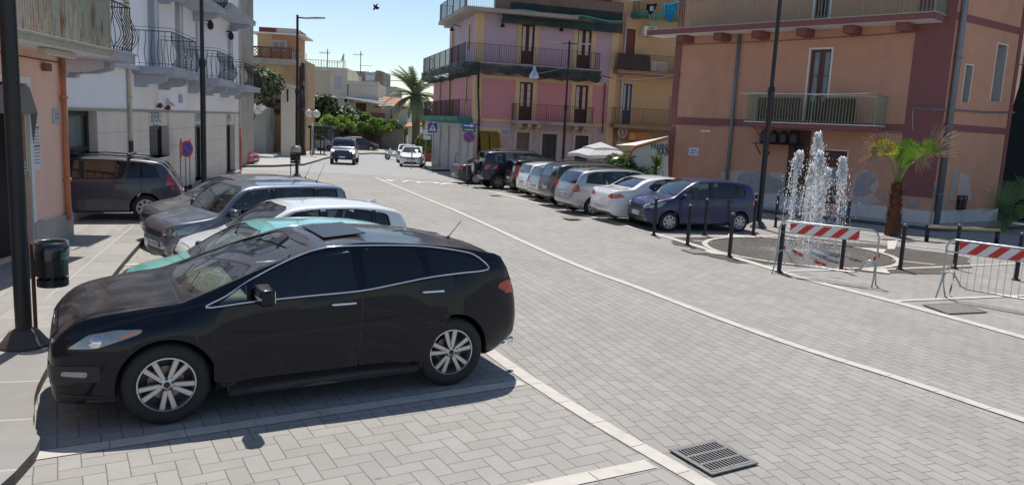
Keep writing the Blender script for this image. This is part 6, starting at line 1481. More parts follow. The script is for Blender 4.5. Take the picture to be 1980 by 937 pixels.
obj('pavilion_lattice', bm, M_WHITEP, h1)
q = pxrect(F1, 525, 98, 554, 80); bm = B()
F1b = Fc(F1.P(0, 0, -1.48)[:2], F1.u[:2]); win(h1, F1b, pxrect(F1b, 525, 99, 555, 79), mat('closed shutter', (.30, .27, .22), .7)); win(h1, F1b, pxrect(F1b, 561, 118, 566, 84), mat('closed shutter', (.30, .27, .22), .7))
bm = B(); rr2 = pxrect(F1, 567, 117, 588, 104); railing(h1, F1, rr2[0], rr2[1] + .2, rr2[2], .3, mat('white rail', (.55, .56, .55), .6), rr2[3] - rr2[2], .16, ends=(0, 1)); bm.free()
pipe(h1, [F1.P(F1.uz(480, 153)[0], F1.uz(480, 153)[1], .15), F1.P(F1.uz(530, 157)[0], F1.uz(530, 157)[1], .15), F1.P(F1.uz(531, 200)[0], F1.uz(531, 200)[1], .15)], .07, M_WHITEP, collars=False)
bm = B(); r = pxrect(F1, 574, 165, 587, 158, .5); fbox(bm, F1, r[0], r[1], r[2], r[3], 0, .9); obj('balcony_slab', bm, M_BROWNW, h1)
railing(h1, F1, r[0], r[1], r[3], .8, M_RUSTIRON, 1.0, .18); bm = B(); r = pxrect(F1, 573, 215, 588, 209, .5); fbox(bm, F1, r[0], r[1], r[2], r[3], 0, .9); obj('balcony_slab', bm, M_BROWNW, h1); railing(h1, F1, r[0], r[1], r[3], .8, M_RUSTIRON, 1.0, .18)
# cream lean-to beside the wall
F2 = fpx(70.5, .35); h2 = thing('cream_outbuilding', 'narrow cream outbuilding with a sloping white edged roof beside the grey wall', 'outbuilding', (*F2.P(F2.uz(558, 290)[0], 0)[:2], -.8))
a, b_ = F2.uz(546, 280), F2.uz(572, 280); za, zb_ = F2.uz(546, 166)[1], F2.uz(572, 174)[1]
bm = B(); extr(bm, [F2.P(a[0], -1.2), F2.P(b_[0], -1.2), F2.P(b_[0], zb_), F2.P(a[0], za)], F2.n * -3); obj('wall', bm, M_CREAM, h2)
bm = B(); extr(bm, [F2.P(a[0] - .15, za + .02, .2), F2.P(b_[0] + .2, zb_ + .0, .2), F2.P(b_[0] + .2, zb_ + .28, .2), F2.P(a[0] - .15, za + .3, .2)], F2.n * -3.4); obj('roof', bm, M_CREAMW, h2)
bm = B(); u, z = F2.uz(556, 185); fbox(bm, F2, u - .06, u + .06, z - .5, z + .5, 0, .05); obj('slit_window', bm, M_DARKROOM, h2)
# grey garden wall, two runs
w0, w1_, w2_ = G(440, 296), G(515, 299), G(546, 294)
F3a, F3b = Fc(w0, (w1_ - w0)[:2]), Fc(w1_, (w2_ - w1_)[:2]); gw = thing('garden_wall', 'grey mould streaked garden wall with dry creepers along its top', 'wall', (w1_.x, w1_.y, -.9))
def toppoly(fc, x0, x1, tops, thick, m, nm, par):
    P = []; bm = B()
    for x, y in tops: P.append(fc.uz(x, y))
    poly = [fc.P(P[0][0], -1.3)] + [fc.P(*p) for p in P] + [fc.P(P[-1][0], -1.3)]; extr(bm, poly, -fc.n * thick); return obj(nm, bm, m, par)
toppoly(F3a, 0, 0, [(440, 214), (470, 212), (500, 209), (515, 207)], .5, M_GWALL, 'wall_run', gw); toppoly(F3b, 0, 0, [(515, 207), (530, 209), (546, 212)], .5, M_GWALL, 'wall_run', gw)
bm = B(); r = pxrect(F3b, 545, 250, 556, 235, .6); F4 = fpx(69.5); r = pxrect(F4, 543, 297, 556, 232); fbox(bm, F4, r[0], r[1], -1, r[3], -.5, 0, bev=.03); ob = obj('utility_cabinet', bm, mat('grey cabinet', (.28, .30, .32), .6)); tag(ob, 'tall grey utility cabinet at the end of the garden wall', 'cabinet')
for rc in ((544, 297, 549, 276), (544, 264, 549, 250)): bm = B(); r = pxrect(F4, *rc, .3); fbox(bm, F4, r[0], r[1], r[2], r[3], .02, .4); obj('meter_box', bm, mat('light grey meter box', (.38, .40, .41), .6), ob)
bm = B(); r = pxrect(F4, 553, 291, 583, 280); fbox(bm, F4, r[0], r[1], -.8, r[3] - .25, -.5, .5, bev=.02); fbox(bm, F4, r[0] - .1, r[1], r[3] - .12, r[3], -.55, .55, bev=.02); ob = obj('stone_bench', bm, M_CREAMW); tag(ob, 'low pale stone bench in front of the cream outbuilding', 'bench')
# cream house with terrace rail
F5 = fpx(94, .06); h5 = thing('cream_house', 'large cream house with a railed roof terrace, shuttered window and long striped awning', 'house', (*F5.P(F5.uz(680, 280)[0], 0)[:2], -.8))
F5s = fpx(97); pbox(h5, F5, 586, 300, 641, 134, 9, mat('cream side render', (.56, .49, .39), .9, var=.06, scale=.5), 'wall', -1.2, -.3); o_, r5 = pbox(h5, F5, 637, 300, 672, 136, 9, M_CREAM, 'wall', -1.2); pbox(h5, F5, 672, 300, 731, 162, 9, M_CREAM, 'wall', -1.2, .02)
bm = B(); r = pxrect(F5, 586, 136, 671, 132); fbox(bm, F5, r[0], r[1], r[2], r[3], -8, .15); r = pxrect(F5, 667, 163, 733, 159); fbox(bm, F5, r[0], r[1], r[2], r[3], -1, .2); obj('coping', bm, M_CREAMW, h5)
r = pxrect(F5, 590, 133, 668, 119); railing(h5, F5, r[0], r[1], r[2], .05, mat('pale terrace rail', (.42, .45, .47), .6), r[3] - r[2], .3, ends=(0, 0), r=.02, top=.05)
win(h5, F5, pxrect(F5, 646, 172, 660, 147), M_SHUT); win(h5, F5, pxrect(F5, 646, 222, 660, 206)); F5w = Fc(F5.P(0, 0, .02)[:2], F5.u[:2]); win(h5, F5w, pxrect(F5w, 688, 216, 708, 200), mat('dark red shutter', (.15, .04, .035), .7), M_BROWNW)
bm = B(); u, z = F5.uz(670, 195); fbox(bm, F5, u - .4, u + .35, z - .3, z + .35, .05, .5, bev=.03); u2 = u; ob = obj('air_conditioner', bm, M_WHITEP); tag(ob, 'white air conditioner under the striped awning of the cream house', 'air conditioner'); bm = B(); lathe(bm, [(.22, 0), (.2, .02), (0, .02)], c=F5.P(u2, z, .5), n=14, M=F5.n.to_track_quat('Z', 'Y').to_matrix()); obj('fan_grille', bm, M_BLKIRON, ob)
bm = B(); A, B2, C2, D2 = F5.P(*F5.uz(651, 186), .1), F5.P(*F5.uz(735, 190), .1), None, None; A2, B3 = F5.P(*F5.uz(655, 188, 1.5), 1.5), F5.P(*F5.uz(765, 207, 2.5), 2.5)
extr(bm, [A, B2, B3, A2], (0, 0, .05)); ob = obj('awning', bm, mat('pale awning with light frame', (.42, .40, .37), .8, var=.3, scale=4), h5)
bm = B()
for k in range(4): t = k / 4; boxp(bm, A.lerp(A2, t) + Vector((0, 0, .08)), B2.lerp(B3, t) + Vector((0, 0, .08)), .08, .06)
boxp(bm, A2 + Vector((0, 0, .04)), B3 + Vector((0, 0, .04)), .1, .1); obj('awning_frame', bm, M_WHITEP, ob)
# terrace, roofs, grey annexes
F6 = fpx(93); h6 = thing('tiled_roof_annex', 'low whitewashed annex with a sloping terracotta tiled roof', 'annex', (*F6.P(F6.uz(740, 280)[0], 0)[:2], -.8))
pbox(h6, F6, 700, 300, 788, 212, 6, M_CREAMW, 'wall', -1.2); bm = B()
p = [F6.P(*F6.uz(728, 196), -3), F6.P(*F6.uz(757, 183), -3), F6.P(*F6.uz(790, 205), .3), F6.P(*F6.uz(757, 209), .4)]
extr(bm, [F6.P(*F6.uz(725, 208), .3), F6.P(*F6.uz(790, 208), .3), F6.P(*F6.uz(766, 190), -5), F6.P(*F6.uz(728, 186), -5)], (0, 0, .15)); obj('roof', bm, M_TILE, h6)
bm = B(); r = pxrect(F6, 680, 224, 745, 219); fbox(bm, F6, r[0], r[1], r[2], r[3], 0, 1.2); obj('canopy', bm, mat('red canopy', (.30, .12, .09), .7), h6)
bm = B(); u = F6.uz(757, 230)[0]; tube(bm, [F6.P(u, -.8, .1), F6.P(u, F6.uz(757, 212)[1], .1)], .08, 6); obj('drainpipe', bm, M_BLKIRON, h6)
F7 = fpx(112); h7 = thing('grey_stone_house', 'taller bare grey stone house rising behind the cream house', 'house', (*F7.P(F7.uz(710, 280)[0], 0)[:2], -.8)); M_BARE = mat('bare grey brown masonry', (.30, .25, .20), .95, var=.3, scale=.8, stain=(.17, .14, .12), stscale=.4, stamt=.7)
pbox(h7, F7, 665, 290, 742, 140, 6, M_BARE, 'wall', -1.2); pbox(h7, F7, 724, 290, 736, 137, 4, M_BARE, 'chimney', 5, .2); pbox(h7, F7, 675, 290, 700, 148, 4, M_CREAM, 'dormer', 5, .3); pbox(h7, F7, 738, 290, 766, 168, 6, mat('grey cement render', (.33, .33, .33), .95, var=.15, scale=.4), 'annex', -1.2, .1)
bm = B(); c = at(716, 153, 111); lathe(bm, [(0, 0), (.7, .05), (.7, 1.1), (.3, 1.4), (0, 1.45)], c=c - Vector((0, 0, .3)), n=18); ob = obj('water_tank', bm, mat('galvanised tank', (.45, .50, .55), .35, .5), smooth=True); tag(ob, 'small shiny water tank on the roof behind the cream house', 'water tank')
F8 = fpx(100); h8 = thing('salmon_house', 'distant salmon coloured house with a balcony left of the date palm', 'house', (*F8.P(F8.uz(790, 280)[0], 0)[:2], -.8)); pbox(h8, F8, 772, 300, 822, 208, 6, mat('salmon plaster', (.50, .27, .19), .9, var=.1), 'wall', -1.2); pbox(h8, F8, 768, 236, 812, 230, 6, M_TILE, 'lower_roof', None, 1.5)
pbox(h8, F8, 775, 300, 800, 238, 6, M_CREAMW, 'front_room', -1.2, 1.2); r = pxrect(F8, 780, 220, 808, 210); bslab(h8, F8, r[0], r[1], r[2], 1.1, M_BROWNW, .2); railing(h8, F8, r[0], r[1], r[2], 1, M_RUSTIRON, 1.0, .25)
F9 = fpx(90); bm = B(); r = pxrect(F9, 668, 300, 775, 250); 
gwl = thing('rubble_wall', 'low rubble stone wall with dark gates behind the pollarded trees', 'wall', (*F9.P((r[0] + r[1]) / 2, 0)[:2], -.8)); bm = B(); fbox(bm, F9, F9.uz(725, 260)[0], F9.uz(780, 260)[0], -1, r[3], -.4, 0); obj('stone_wall', bm, mat('rubble stone', (.33, .29, .25), .95, var=.45, scale=4, bump=.8, bscale=5), gwl)
bm = B(); fbox(bm, F9, F9.uz(600, 260)[0], F9.uz(725, 260)[0], -1, F9.uz(640, 246)[1], -.4, 0); obj('rendered_wall', bm, M_GWALL, gwl); bm = B(); rg_ = pxrect(F9, 702, 286, 728, 254); fbox(bm, F9, rg_[0], rg_[1], -.9, rg_[3], 0, .08); rg_ = pxrect(F9, 640, 264, 672, 250); fbox(bm, F9, rg_[0], rg_[1], rg_[2], rg_[3], 0, .1); obj('gate', bm, mat('brown gate', (.12, .07, .05), .7), gwl)
# aerials, dish
def antenna(px, yb, yt, Y, label):
    a, b_ = at(px, yb, Y), at(px, yt, Y); b_.x = a.x; bm = B(); tube(bm, [a, b_], .05, 5); L = (b_ - a).length
    for k in range(5): boxp(bm, b_ + Vector((-.9 + k * .28, 0, -.3)), b_ + Vector((-.9 + k * .28, .01, -.62)), .03, .03)
    boxp(bm, b_ + Vector((-1.0, 0, -.48)), b_ + Vector((.3, 0, -.44)), .04, .04); boxp(bm, a + Vector((-.1, 0, L * .35)), a + Vector((1.6, 0, L * .36)), .04, .04); ob = obj('tv_aerial', bm, M_BLKIRON); tag(ob, label, 'aerial')
antenna(633, 134, 95, 95, 'tall television aerial on the railed terrace of the cream house'); antenna(697, 142, 99, 105, 'thin television mast standing right of the satellite dish')
bm = B(); c = at(665, 113, 95); lathe(bm, [(0, 0), (.35, .06), (.6, .18)], c=c, n=20, M=Vector((-.9, -.35, .3)).to_track_quat('Z', 'Y').to_matrix()); tube(bm, [c, c - Vector((0, 0, 1.1))], .06, 5); ob = obj('satellite_dish', bm, mat('grey dish', (.30, .32, .33), .5)); tag(ob, 'grey satellite dish at the corner of the cream terrace', 'satellite dish')
# a plain low row of far houses closing the right end of the street
F10 = fpx(125); h10 = thing('far_grey_house', 'low grey house at the end of the street behind the date palm', 'house', (*F10.P(F10.uz(830, 280)[0], 0)[:2], -.8)); pbox(h10, F10, 790, 300, 850, 215, 8, M_OLDST, 'wall', -1.2); win(h10, F10, pxrect(F10, 812, 262, 818, 246))
F11 = fpx(84); h11 = thing('low_stone_lodge', 'low white lodge with a small tiled roof between the trees and the corner house', 'house', (*F11.P(F11.uz(800, 280)[0], 0)[:2], -.8)); pbox(h11, F11, 788, 300, 806, 246, 5, M_CREAMW, 'wall', -1.2); bm = B(); r = pxrect(F11, 783, 246, 810, 240); extr(bm, [F11.P(r[0], r[2], .5), F11.P(r[1], r[2], .5), F11.P(r[1], r[3], -3), F11.P(r[0], r[3], -3)], (0, 0, .12)); obj('roof', bm, M_TILE, h11); win(h11, F11, pxrect(F11, 796, 266, 803, 252))
# right end: shaded wall and net beyond the brown house
FZ = Fc(FR.P(uRe, 0)[:2], hdir(1965, 300)); 
bx = FR.P(uRe, 0) + Vector((.4, .3, 0)); bm = B(); pA = bx; pB = bx + Vector((3.2, -1.2, 0)); 
ob_ = thing('netted_scaffold', 'dark green netted scaffold at the far right edge beside the brown house', 'scaffold', (pA.x, pA.y, -.1))
FN = Fc(pA[:2], (pB - pA)[:2]); grid = []
for i in range(13):
    col = []
    for j in range(19): u = i * .5; z = j * .55 - .1; col.append(bm.verts.new(FN.P(u + (max(0, 5.5 - z) * -.12), z, .08 * sin(i * 1.9 + j * .6) + .05 * sin(j * 1.3))))
    grid.append(col)
for i in range(12):
    for j in range(18): bm.faces.new((grid[i][j], grid[i + 1][j], grid[i + 1][j + 1], grid[i][j + 1]))
obj('net', bm, mat('black green net', (.008, .014, .018), .9, var=.4, scale=6), ob_, smooth=True)
bm = B()
for u in (.1, 3, 6): tube(bm, [FN.P(u, -.1, -.15), FN.P(u, 10, -.15)], .03, 6)
for z in (2, 4, 6, 8): tube(bm, [FN.P(-.2, z, -.15), FN.P(6, z, -.15)], .025, 6)
obj('scaffold_pole', bm, M_METALS, ob_)
bm = B(); c = at(1975, 150, bx.y + 4.5); fbox(bm, FN, .2, 9, -.2, 13, -5, -1.2); ob = obj('rear_house', bm, M_OLDST); tag(ob, 'shaded weathered house wall behind the dark netting at the right edge', 'house')
# ------------------------------------------------------------------ plants
def leafmat(name, c1, c2, sc=2.5, rough=.55, trans=.25):
    m, nt, p = nodemat(name); X = NX(nt); tc = nt.nodes.new('ShaderNodeTexCoord'); n = X.noise(tc.outputs['Object'], sc, 4)
    r = nt.nodes.new('ShaderNodeMapRange'); r.inputs[1].default_value = .35; r.inputs[2].default_value = .65; nt.links.new(n, r.inputs[0])
    c = X.mix(r.outputs[0], c1, c2); nt.links.new(c, p.inputs['Base Color']); p.inputs['Roughness'].default_value = rough
    t = nt.nodes.new('ShaderNodeBsdfTranslucent'); nt.links.new(c, t.inputs[0]); x = nt.nodes.new('ShaderNodeMixShader'); x.inputs[0].default_value = trans
    nt.links.new(p.outputs[0], x.inputs[1]); nt.links.new(t.outputs[0], x.inputs[2]); nt.links.new(x.outputs[0], nt.nodes['Material Output'].inputs[0]); return m
M_LEAFB = leafmat('bright mulberry leaves', (.13, .24, .03), (.27, .38, .06), 1.2, trans=.5)
M_LEAFD = leafmat('dark shrub leaves', (.06, .085, .035), (.12, .15, .06), 1.5)
M_LEAFG = leafmat('glossy citrus leaves', (.045, .09, .018), (.13, .19, .05), 3, .35)
M_PALM = leafmat('date palm leaves', (.12, .17, .08), (.24, .28, .15), .8)
M_FAN = leafmat('fan palm leaves', (.14, .27, .035), (.30, .42, .06), 2.2, .45, .4)
M_FANY = leafmat('yellowing fan leaf', (.34, .42, .03), (.60, .54, .05), 3, .45, .4)
M_DRY = leafmat('dry palm fibres', (.34, .20, .14), (.52, .36, .27), 4, .8)
M_BARK = mat('grey brown bark', (.12, .095, .075), .95, var=.4, scale=6, bump=1, bscale=12)
M_PBARK = mat('shaggy palm trunk', (.13, .055, .03), .95, var=.55, scale=9, bump=1, bscale=22)
def leaves(bm, blobs, n, size, seed=0, shell=.45, droop=0, aspect=1.7):
    rg = random.Random(seed); vols = [b[1][0] * b[1][1] * b[1][2] for b in blobs]; tot = sum(v ** (2 / 3) for v in vols)
    for (c, r), v in zip(blobs, vols):
        for _ in range(int(n * v ** (2 / 3) / tot)):
            d = Vector((rg.gauss(0, 1), rg.gauss(0, 1), rg.gauss(0, 1))).normalized(); q = 1 - shell * rg.random() ** 1.6 + rg.uniform(-.03, .12)
            p = Vector((c[0] + d.x * r[0] * q, c[1] + d.y * r[1] * q, c[2] + d.z * r[2] * q))
            nn = (d + Vector((rg.uniform(-.9, .9), rg.uniform(-.9, .9), rg.uniform(-.5, 1.1)))).normalized(); t = nn.orthogonal().normalized(); t = Matrix.Rotation(rg.uniform(0, 6.28), 3, nn) @ t; b2 = nn.cross(t)
            s = size * rg.uniform(.6, 1.35); a, w_ = t * s * aspect * .5, b2 * s * .5
            vs = [bm.verts.new(p - a), bm.verts.new(p + w_ * .9 - a * .1), bm.verts.new(p + a), bm.verts.new(p - w_ * .9 - a * .1)]; bm.faces.new(vs)
def pollard(px, py, top_px, width, label, seed):
    """short trunk, knobbly arms, separate tufts of leaves"""
    rg = random.Random(seed); g = G(px, py); H = at(px, top_px, g.y).z - g.z
    t = thing('mulberry_tree', label, 'tree', g, 0, 'pollarded trees at the end of the square'); bt = H * .45
    bm = B(); tube(bm, [g + Vector((0, 0, -.1)), g + Vector((.1, 0, bt * .5)), g + Vector((0, 0, bt))], [.40, .30, .32], 10); bl = []
    for k in range(7):
        a = k * 2 * pi / 7 + rg.uniform(-.3, .3); R = width * rg.uniform(.30, .5); z = H * rg.uniform(.62, .92)
        e = g + Vector((cos(a) * R, sin(a) * R, z)); m_ = g + Vector((cos(a) * R * .55, sin(a) * R * .55, (bt + z) / 2 + .2)); tube(bm, [g + Vector((0, 0, bt - .1)), m_, e], [.24, .16, .15], 7)
        for q in range(2): bl.append((e + Vector((rg.uniform(-.35, .35), rg.uniform(-.35, .35), rg.uniform(-.25, .3))), (rg.uniform(.3, .55), rg.uniform(.3, .5), rg.uniform(.28, .45))))
    for k in range(3): bl.append((g + Vector((rg.uniform(-.8, .8), rg.uniform(-.6, .6), H * rg.uniform(.6, .9))), (.45, .45, .35)))
    obj('trunk', bm, M_BARK, t, smooth=True); bm = B(); leaves(bm, bl, 2400, .22, seed, .6); obj('crown', bm, M_LEAFB, t)
for (px, py, tp, wd, lb, sd_) in ((621, 290, 226, 3.6, 'leftmost pollarded tree with bright leaves, beside the bus shelter', 1), (650, 289, 217, 3.4, 'tall bright pollarded tree directly behind the blue off roader', 2), (683, 288, 220, 4.2, 'broad bright pollarded tree in front of the parked dark car', 3),
                                 (733, 289, 229, 4.6, 'pollarded tree with long bare leaning limbs in front of the brown gate', 4), (778, 289, 231, 4.4, 'rightmost pollarded tree with bare spreading arms, left of the date palm', 5)): pollard(px, py, tp, wd, lb, sd_)
def shrub(name, label, cat, g, H, Wd, m, n, size, seed, stems=5, D=None):
    t = thing(name, label, cat, g); rg = random.Random(seed); bm = B(); bl = []; D = D or Wd
    for k in range(stems):
        a = rg.uniform(0, 6.28); e = Vector(g) + Vector((cos(a) * Wd * .3, sin(a) * D * .3, H * rg.uniform(.6, .85))); tube(bm, [Vector(g), Vector(g).lerp(e, .5) + Vector((0, 0, .1)), e], [.05, .035, .015], 5); bl.append((e, (Wd * .28, D * .28, H * .22)))
    for k in range(8): bl.append((Vector(g) + Vector((rg.uniform(-.35, .35) * Wd, rg.uniform(-.35, .35) * D, H * rg.uniform(.35, .85))), (Wd * rg.uniform(.15, .26), D * rg.uniform(.15, .26), H * rg.uniform(.12, .22))))
    obj('stem', bm, M_BARK, t); bm = B(); leaves(bm, bl, n, size, seed, .7); obj('foliage', bm, m, t); return t
g = G(633, 276); g.y += 0
for (px, yb, yt, wd, Y, lb, sd_) in ((625, 240, 184, 2.8, 86, 'tall feathery dark shrub in front of the cream house', 11), (672, 240, 206, 4.2, 88, 'low wide dark shrub below the air conditioner of the cream house', 12)):
    a = at(px, yb, Y); shrub('garden_shrub', lb, 'shrub', (a.x, Y, -.8), at(px, yt, Y).z + .8, wd, M_LEAFD, 3000, .34, sd_, 7)
a = at(599, 215, 84); bm = B(); t = thing('cypress', 'small bright green cypress by the globe lamp', 'tree', (a.x, 84, 1)); tube(bm, [(a.x, 84, 0), (a.x, 84, 5)], .1, 6); obj('trunk', bm, M_BARK, t); bm = B(); z0 = at(599, 218, 84).z; z1_ = at(599, 186, 84).z; leaves(bm, [((a.x, 84, z0 + (z1_ - z0) * k / 6), (.42 * (1.1 - k / 8), .42 * (1.1 - k / 8), .35)) for k in range(7)], 900, .16, 5); obj('crown', bm, leafmat('cypress leaves', (.10, .20, .02), (.15, .27, .03)), t)
# creeper on the garden wall and white flowered bush
a = G(490, 296); t = shrub('flowering_bush', 'dark bush with white flowers spilling over the grey wall beside the bank', 'bush', (at(484, 230, 62).x, 62, at(484, 250, 62).z), 5.0, 4.2, M_LEAFD, 3500, .26, 21, 6)
bm = B(); rg = random.Random(2)
for (x, y) in ((466, 206), (486, 204), (492, 208), (476, 214), (498, 217), (470, 224), (506, 208)): c = at(x, y, 59.6 + rg.uniform(-.2, .2)); leaves(bm, [(c, (.35, .2, .15))], 16, .25, int(x))
obj('white_flowers', bm, mat('white petals', (.75, .75, .70), .7), t)
bm = B(); 
for k in range(26): x = 505 + k * 1.7; c = at(x, 205 + 3 * sin(k), 69.6); leaves(bm, [(c, (.5, .35, .55 + .2 * sin(k * 2)))], 60, .2, k, .8)
ob = obj('dry_creeper', bm, leafmat('dry creeper', (.12, .085, .06), (.24, .17, .12))); tag(ob, 'dry brown creeper along the top of the grey garden wall', 'creeper')
# date palm
g = at(802, 285, 80); g.z = -.82; ct = at(803, 186, 80); t = thing('date_palm', 'tall date palm with arching fronds left of the corner house', 'palm tree', g)
bm = B(); tube(bm, [g, g + Vector((.1, 0, 2)), Vector((ct.x + .1, 80, ct.z - 1.2)), Vector((ct.x, 80, ct.z))], [.50, .40, .46, .60], 12); obj('trunk', bm, M_BARK, t)
bm = B(); rg = random.Random(4)
for k in range(58):
    a = rg.uniform(0, 6.28); el = rg.uniform(-.35, 1.4); L = rg.uniform(3.4, 4.4); d = Vector((cos(a), sin(a), 0)); P = []; p = Vector(ct); ang = el
    for s in range(11): P.append(p.copy()); p += (d * cos(ang) + Vector((0, 0, sin(ang)))) * L / 10; ang -= .105 + .035 * (1.2 - el)
    tube(bm, P, [.05 - .004 * i for i in range(11)], 4, cap=False)
    for s in range(1, 44):
        f = s / 44 * 10; i = int(f); q = P[i].lerp(P[min(i + 1, 10)], f - i); tn = (P[min(i + 1, 10)] - P[i]).normalized() if i < 10 else tn; sd2 = tn.cross(Vector((0, 0, 1))).normalized() if abs(tn.z) < .98 else d.cross(Vector((0, 0, 1)))
        for sg in (1, -1):
            ll = .62 * sin(pi * min(1, (s + 5) / 49)) + .08; e = q + (sd2 * sg * .75 + tn * .6 + Vector((0, 0, -.25 + rg.uniform(-.2, .1)))).normalized() * ll; w_ = tn * .05; bm.faces.new([bm.verts.new(q - w_), bm.verts.new(q + w_), bm.verts.new(e)])
obj('crown', bm, M_PALM, t)
# hedge in a brick planter, bush and yucca by the snack bar
g = G(822, 314.5); bm = B(); box(bm, g + Vector((0, .5, .45)), (1.9, 1.0, .8), bev=.03); t = thing('hedge_planter', 'clipped round hedge in a red brick planter on the corner pavement', 'planter', g); obj('planter', bm, mat('red brick planter', (.26, .09, .055), .9, var=.3, scale=9), t); bm = B(); leaves(bm, [(g + Vector((0, .5, 1.65)), (.85, .6, .9)), (g + Vector((.2, .5, 1.3)), (.85, .6, .6))], 3200, .13, 6, .3); obj('hedge', bm, leafmat('hedge leaves', (.07, .12, .015), (.16, .22, .03)), t)
g = at(1213, 346, 34.0); g.z = -.25; shrub('citrus_bush', 'round glossy green bush between the white parasol and the snack bar panel', 'bush', g, at(1213, 297, 34).z - g.z, 2.1, M_LEAFG, 4200, .15, 31, 6)
def yucca(px, Y, ytop, label, nm='yucca'):
    g = at(px, 340, Y); g.z = -.2; tz = at(px, ytop, Y).z; t = thing(nm, label, 'yucca', g); bm = B(); tube(bm, [g, (g.x, Y, tz - .75)], [.07, .05], 7); obj('trunk', bm, M_BARK, t); bm = B(); rg = random.Random(9)
    for k in range(230):
        z = tz - .65 - rg.random() ** 1.3 * 1.25; a = rg.uniform(0, 6.28); el = .95 - (tz - .6 - z) * 1.25 + rg.uniform(-.25, .25); L = rg.uniform(.48, .72); p = Vector((g.x, Y, z)); d = Vector((cos(a) * cos(el), sin(a) * cos(el), sin(el))); sd2 = d.cross(Vector((0, 0, 1))).normalized() * .022
        m_ = p + d * L * .6; e = p + d * L + Vector((0, 0, -.10)); A = [bm.verts.new(p - sd2), bm.verts.new(p + sd2), bm.verts.new(m_ + sd2), bm.verts.new(m_ - sd2), bm.verts.new(e)]; bm.faces.new((A[0], A[1], A[2], A[3])); bm.faces.new((A[3], A[2], A[4]))
    obj('foliage', bm, leafmat('yucca leaves', (.05, .09, .02), (.17, .23, .05), 1.5), t)
yucca(1267, 31.5, 283, 'spiky yucca in front of the pale snack bar panel')
# fan palm by the fountain
def fanleaf(bm, tip, dirv, R, spread=2.6, n=26, seed=0, cut=.45, droop=.15, w=.03):
    """pleated fan: joined blades that split into points"""
    rg = random.Random(seed); d = Vector(dirv).normalized(); up = Vector((0, 0, 1)) if abs(d.z) < .9 else Vector((0, 1, 0)); view = Vector((-.4, -1, .1)).normalized()
    nrm = (view + Vector((rg.uniform(-.3, .3), 0, rg.uniform(-.2, .2)))).normalized(); nrm = (nrm - d * nrm.dot(d)).normalized(); sd2 = d.cross(nrm)
    prev = None
    for k in range(n + 1):
        a = (k / n - .5) * spread; r = R * (1 - .18 * abs(a) / (spread / 2)) * rg.uniform(.93, 1.05); v = d * cos(a) + sd2 * sin(a); fold = nrm * (.018 if k % 2 else -.018)
        base = Vector(tip) + v * R * .06; mid = Vector(tip) + v * r * cut + fold + nrm * -.03; cur = (base, mid, v, r)
        if prev is not None and k:
            bm.faces.new([bm.verts.new(x) for x in (prev[0], prev[1], mid, base)])
        s2 = nrm.cross(v).normalized() * w * .5; m2 = Vector(tip) + v * r * .78 + Vector((0, 0, -.04 * r)) ; e = Vector(tip) + v * r + Vector((0, 0, -droop * r * .5 * rg.uniform(.4, 1.6)))
        A = [bm.verts.new(x) for x in (mid - s2, mid + s2, m2 + s2 * .7, m2 - s2 * .7, e)]; bm.faces.new((A[0], A[1], A[2], A[3])); bm.faces.new((A[3], A[2], A[4])); prev = cur
g = G(1725, 455); Yp = g.y; c = at(1735, 352, Yp); t = thing('fan_palm', 'young fan palm with a shaggy brown trunk and three fan leaves right of the fountain', 'palm tree', g)
bm = B(); P = [g + Vector((0, 0, -.05)), g + Vector((.0, 0, .3)), g.lerp(c, .5) + Vector((-.02, 0, 0)), c]; tube(bm, P, [.24, .21, .16, .11], 12)
rg = random.Random(3)
for k in range(420):
    z = rg.random(); p = g.lerp(c, z); r = .22 - .10 * z; a = rg.uniform(0, 6.28); d = Vector((cos(a), sin(a), 0)); q = p + d * r * .85; s2 = Vector((-sin(a), cos(a), 0)) * .05; e = q + d * rg.uniform(.06, .15) + Vector((0, 0, rg.uniform(.04, .14))); bm.faces.new([bm.verts.new(q - s2 + Vector((0, 0, -.05))), bm.verts.new(q + s2 + Vector((0, 0, -.05))), bm.verts.new(e)])
obj('trunk', bm, M_PBARK, t)
bm = B(); tips = []
for (x, y, dy) in ((1705, 292, .1), (1728, 300, -.1), (1748, 300, .05), (1770, 300, -.05), (1792, 300, .1)): e = at(x, y, Yp + dy); m_ = c.lerp(e, .5) + Vector(((e.x - c.x) * -.12, 0, .1)); tube(bm, [c - Vector((0, 0, .1)), m_, e], [.035, .022, .014], 6); tips.append(e)
obj('leaf_stalks', bm, leafmat('pale green stalks', (.16, .22, .06), (.24, .30, .09)), t)
bm = B(); fanleaf(bm, at(1708, 300, Yp), (-.2, 0, 1), .56, 3.1, 30, 1, .88, 0); obj('yellow_fan_leaf', bm, M_FANY, t)
bm = B(); fanleaf(bm, at(1735, 318, Yp + .06), (-.2, 0, 1), .72, 1.1, 18, 2, .8, 0); fanleaf(bm, at(1746, 332, Yp), (.1, 0, 1), 1.12, 1.15, 26, 3, .88, 0); fanleaf(bm, at(1776, 316, Yp - .05), (.62, 0, 1), 1.0, .85, 18, 5, .78, 0); obj('fan_leaf', bm, M_FAN, t)
bm = B()
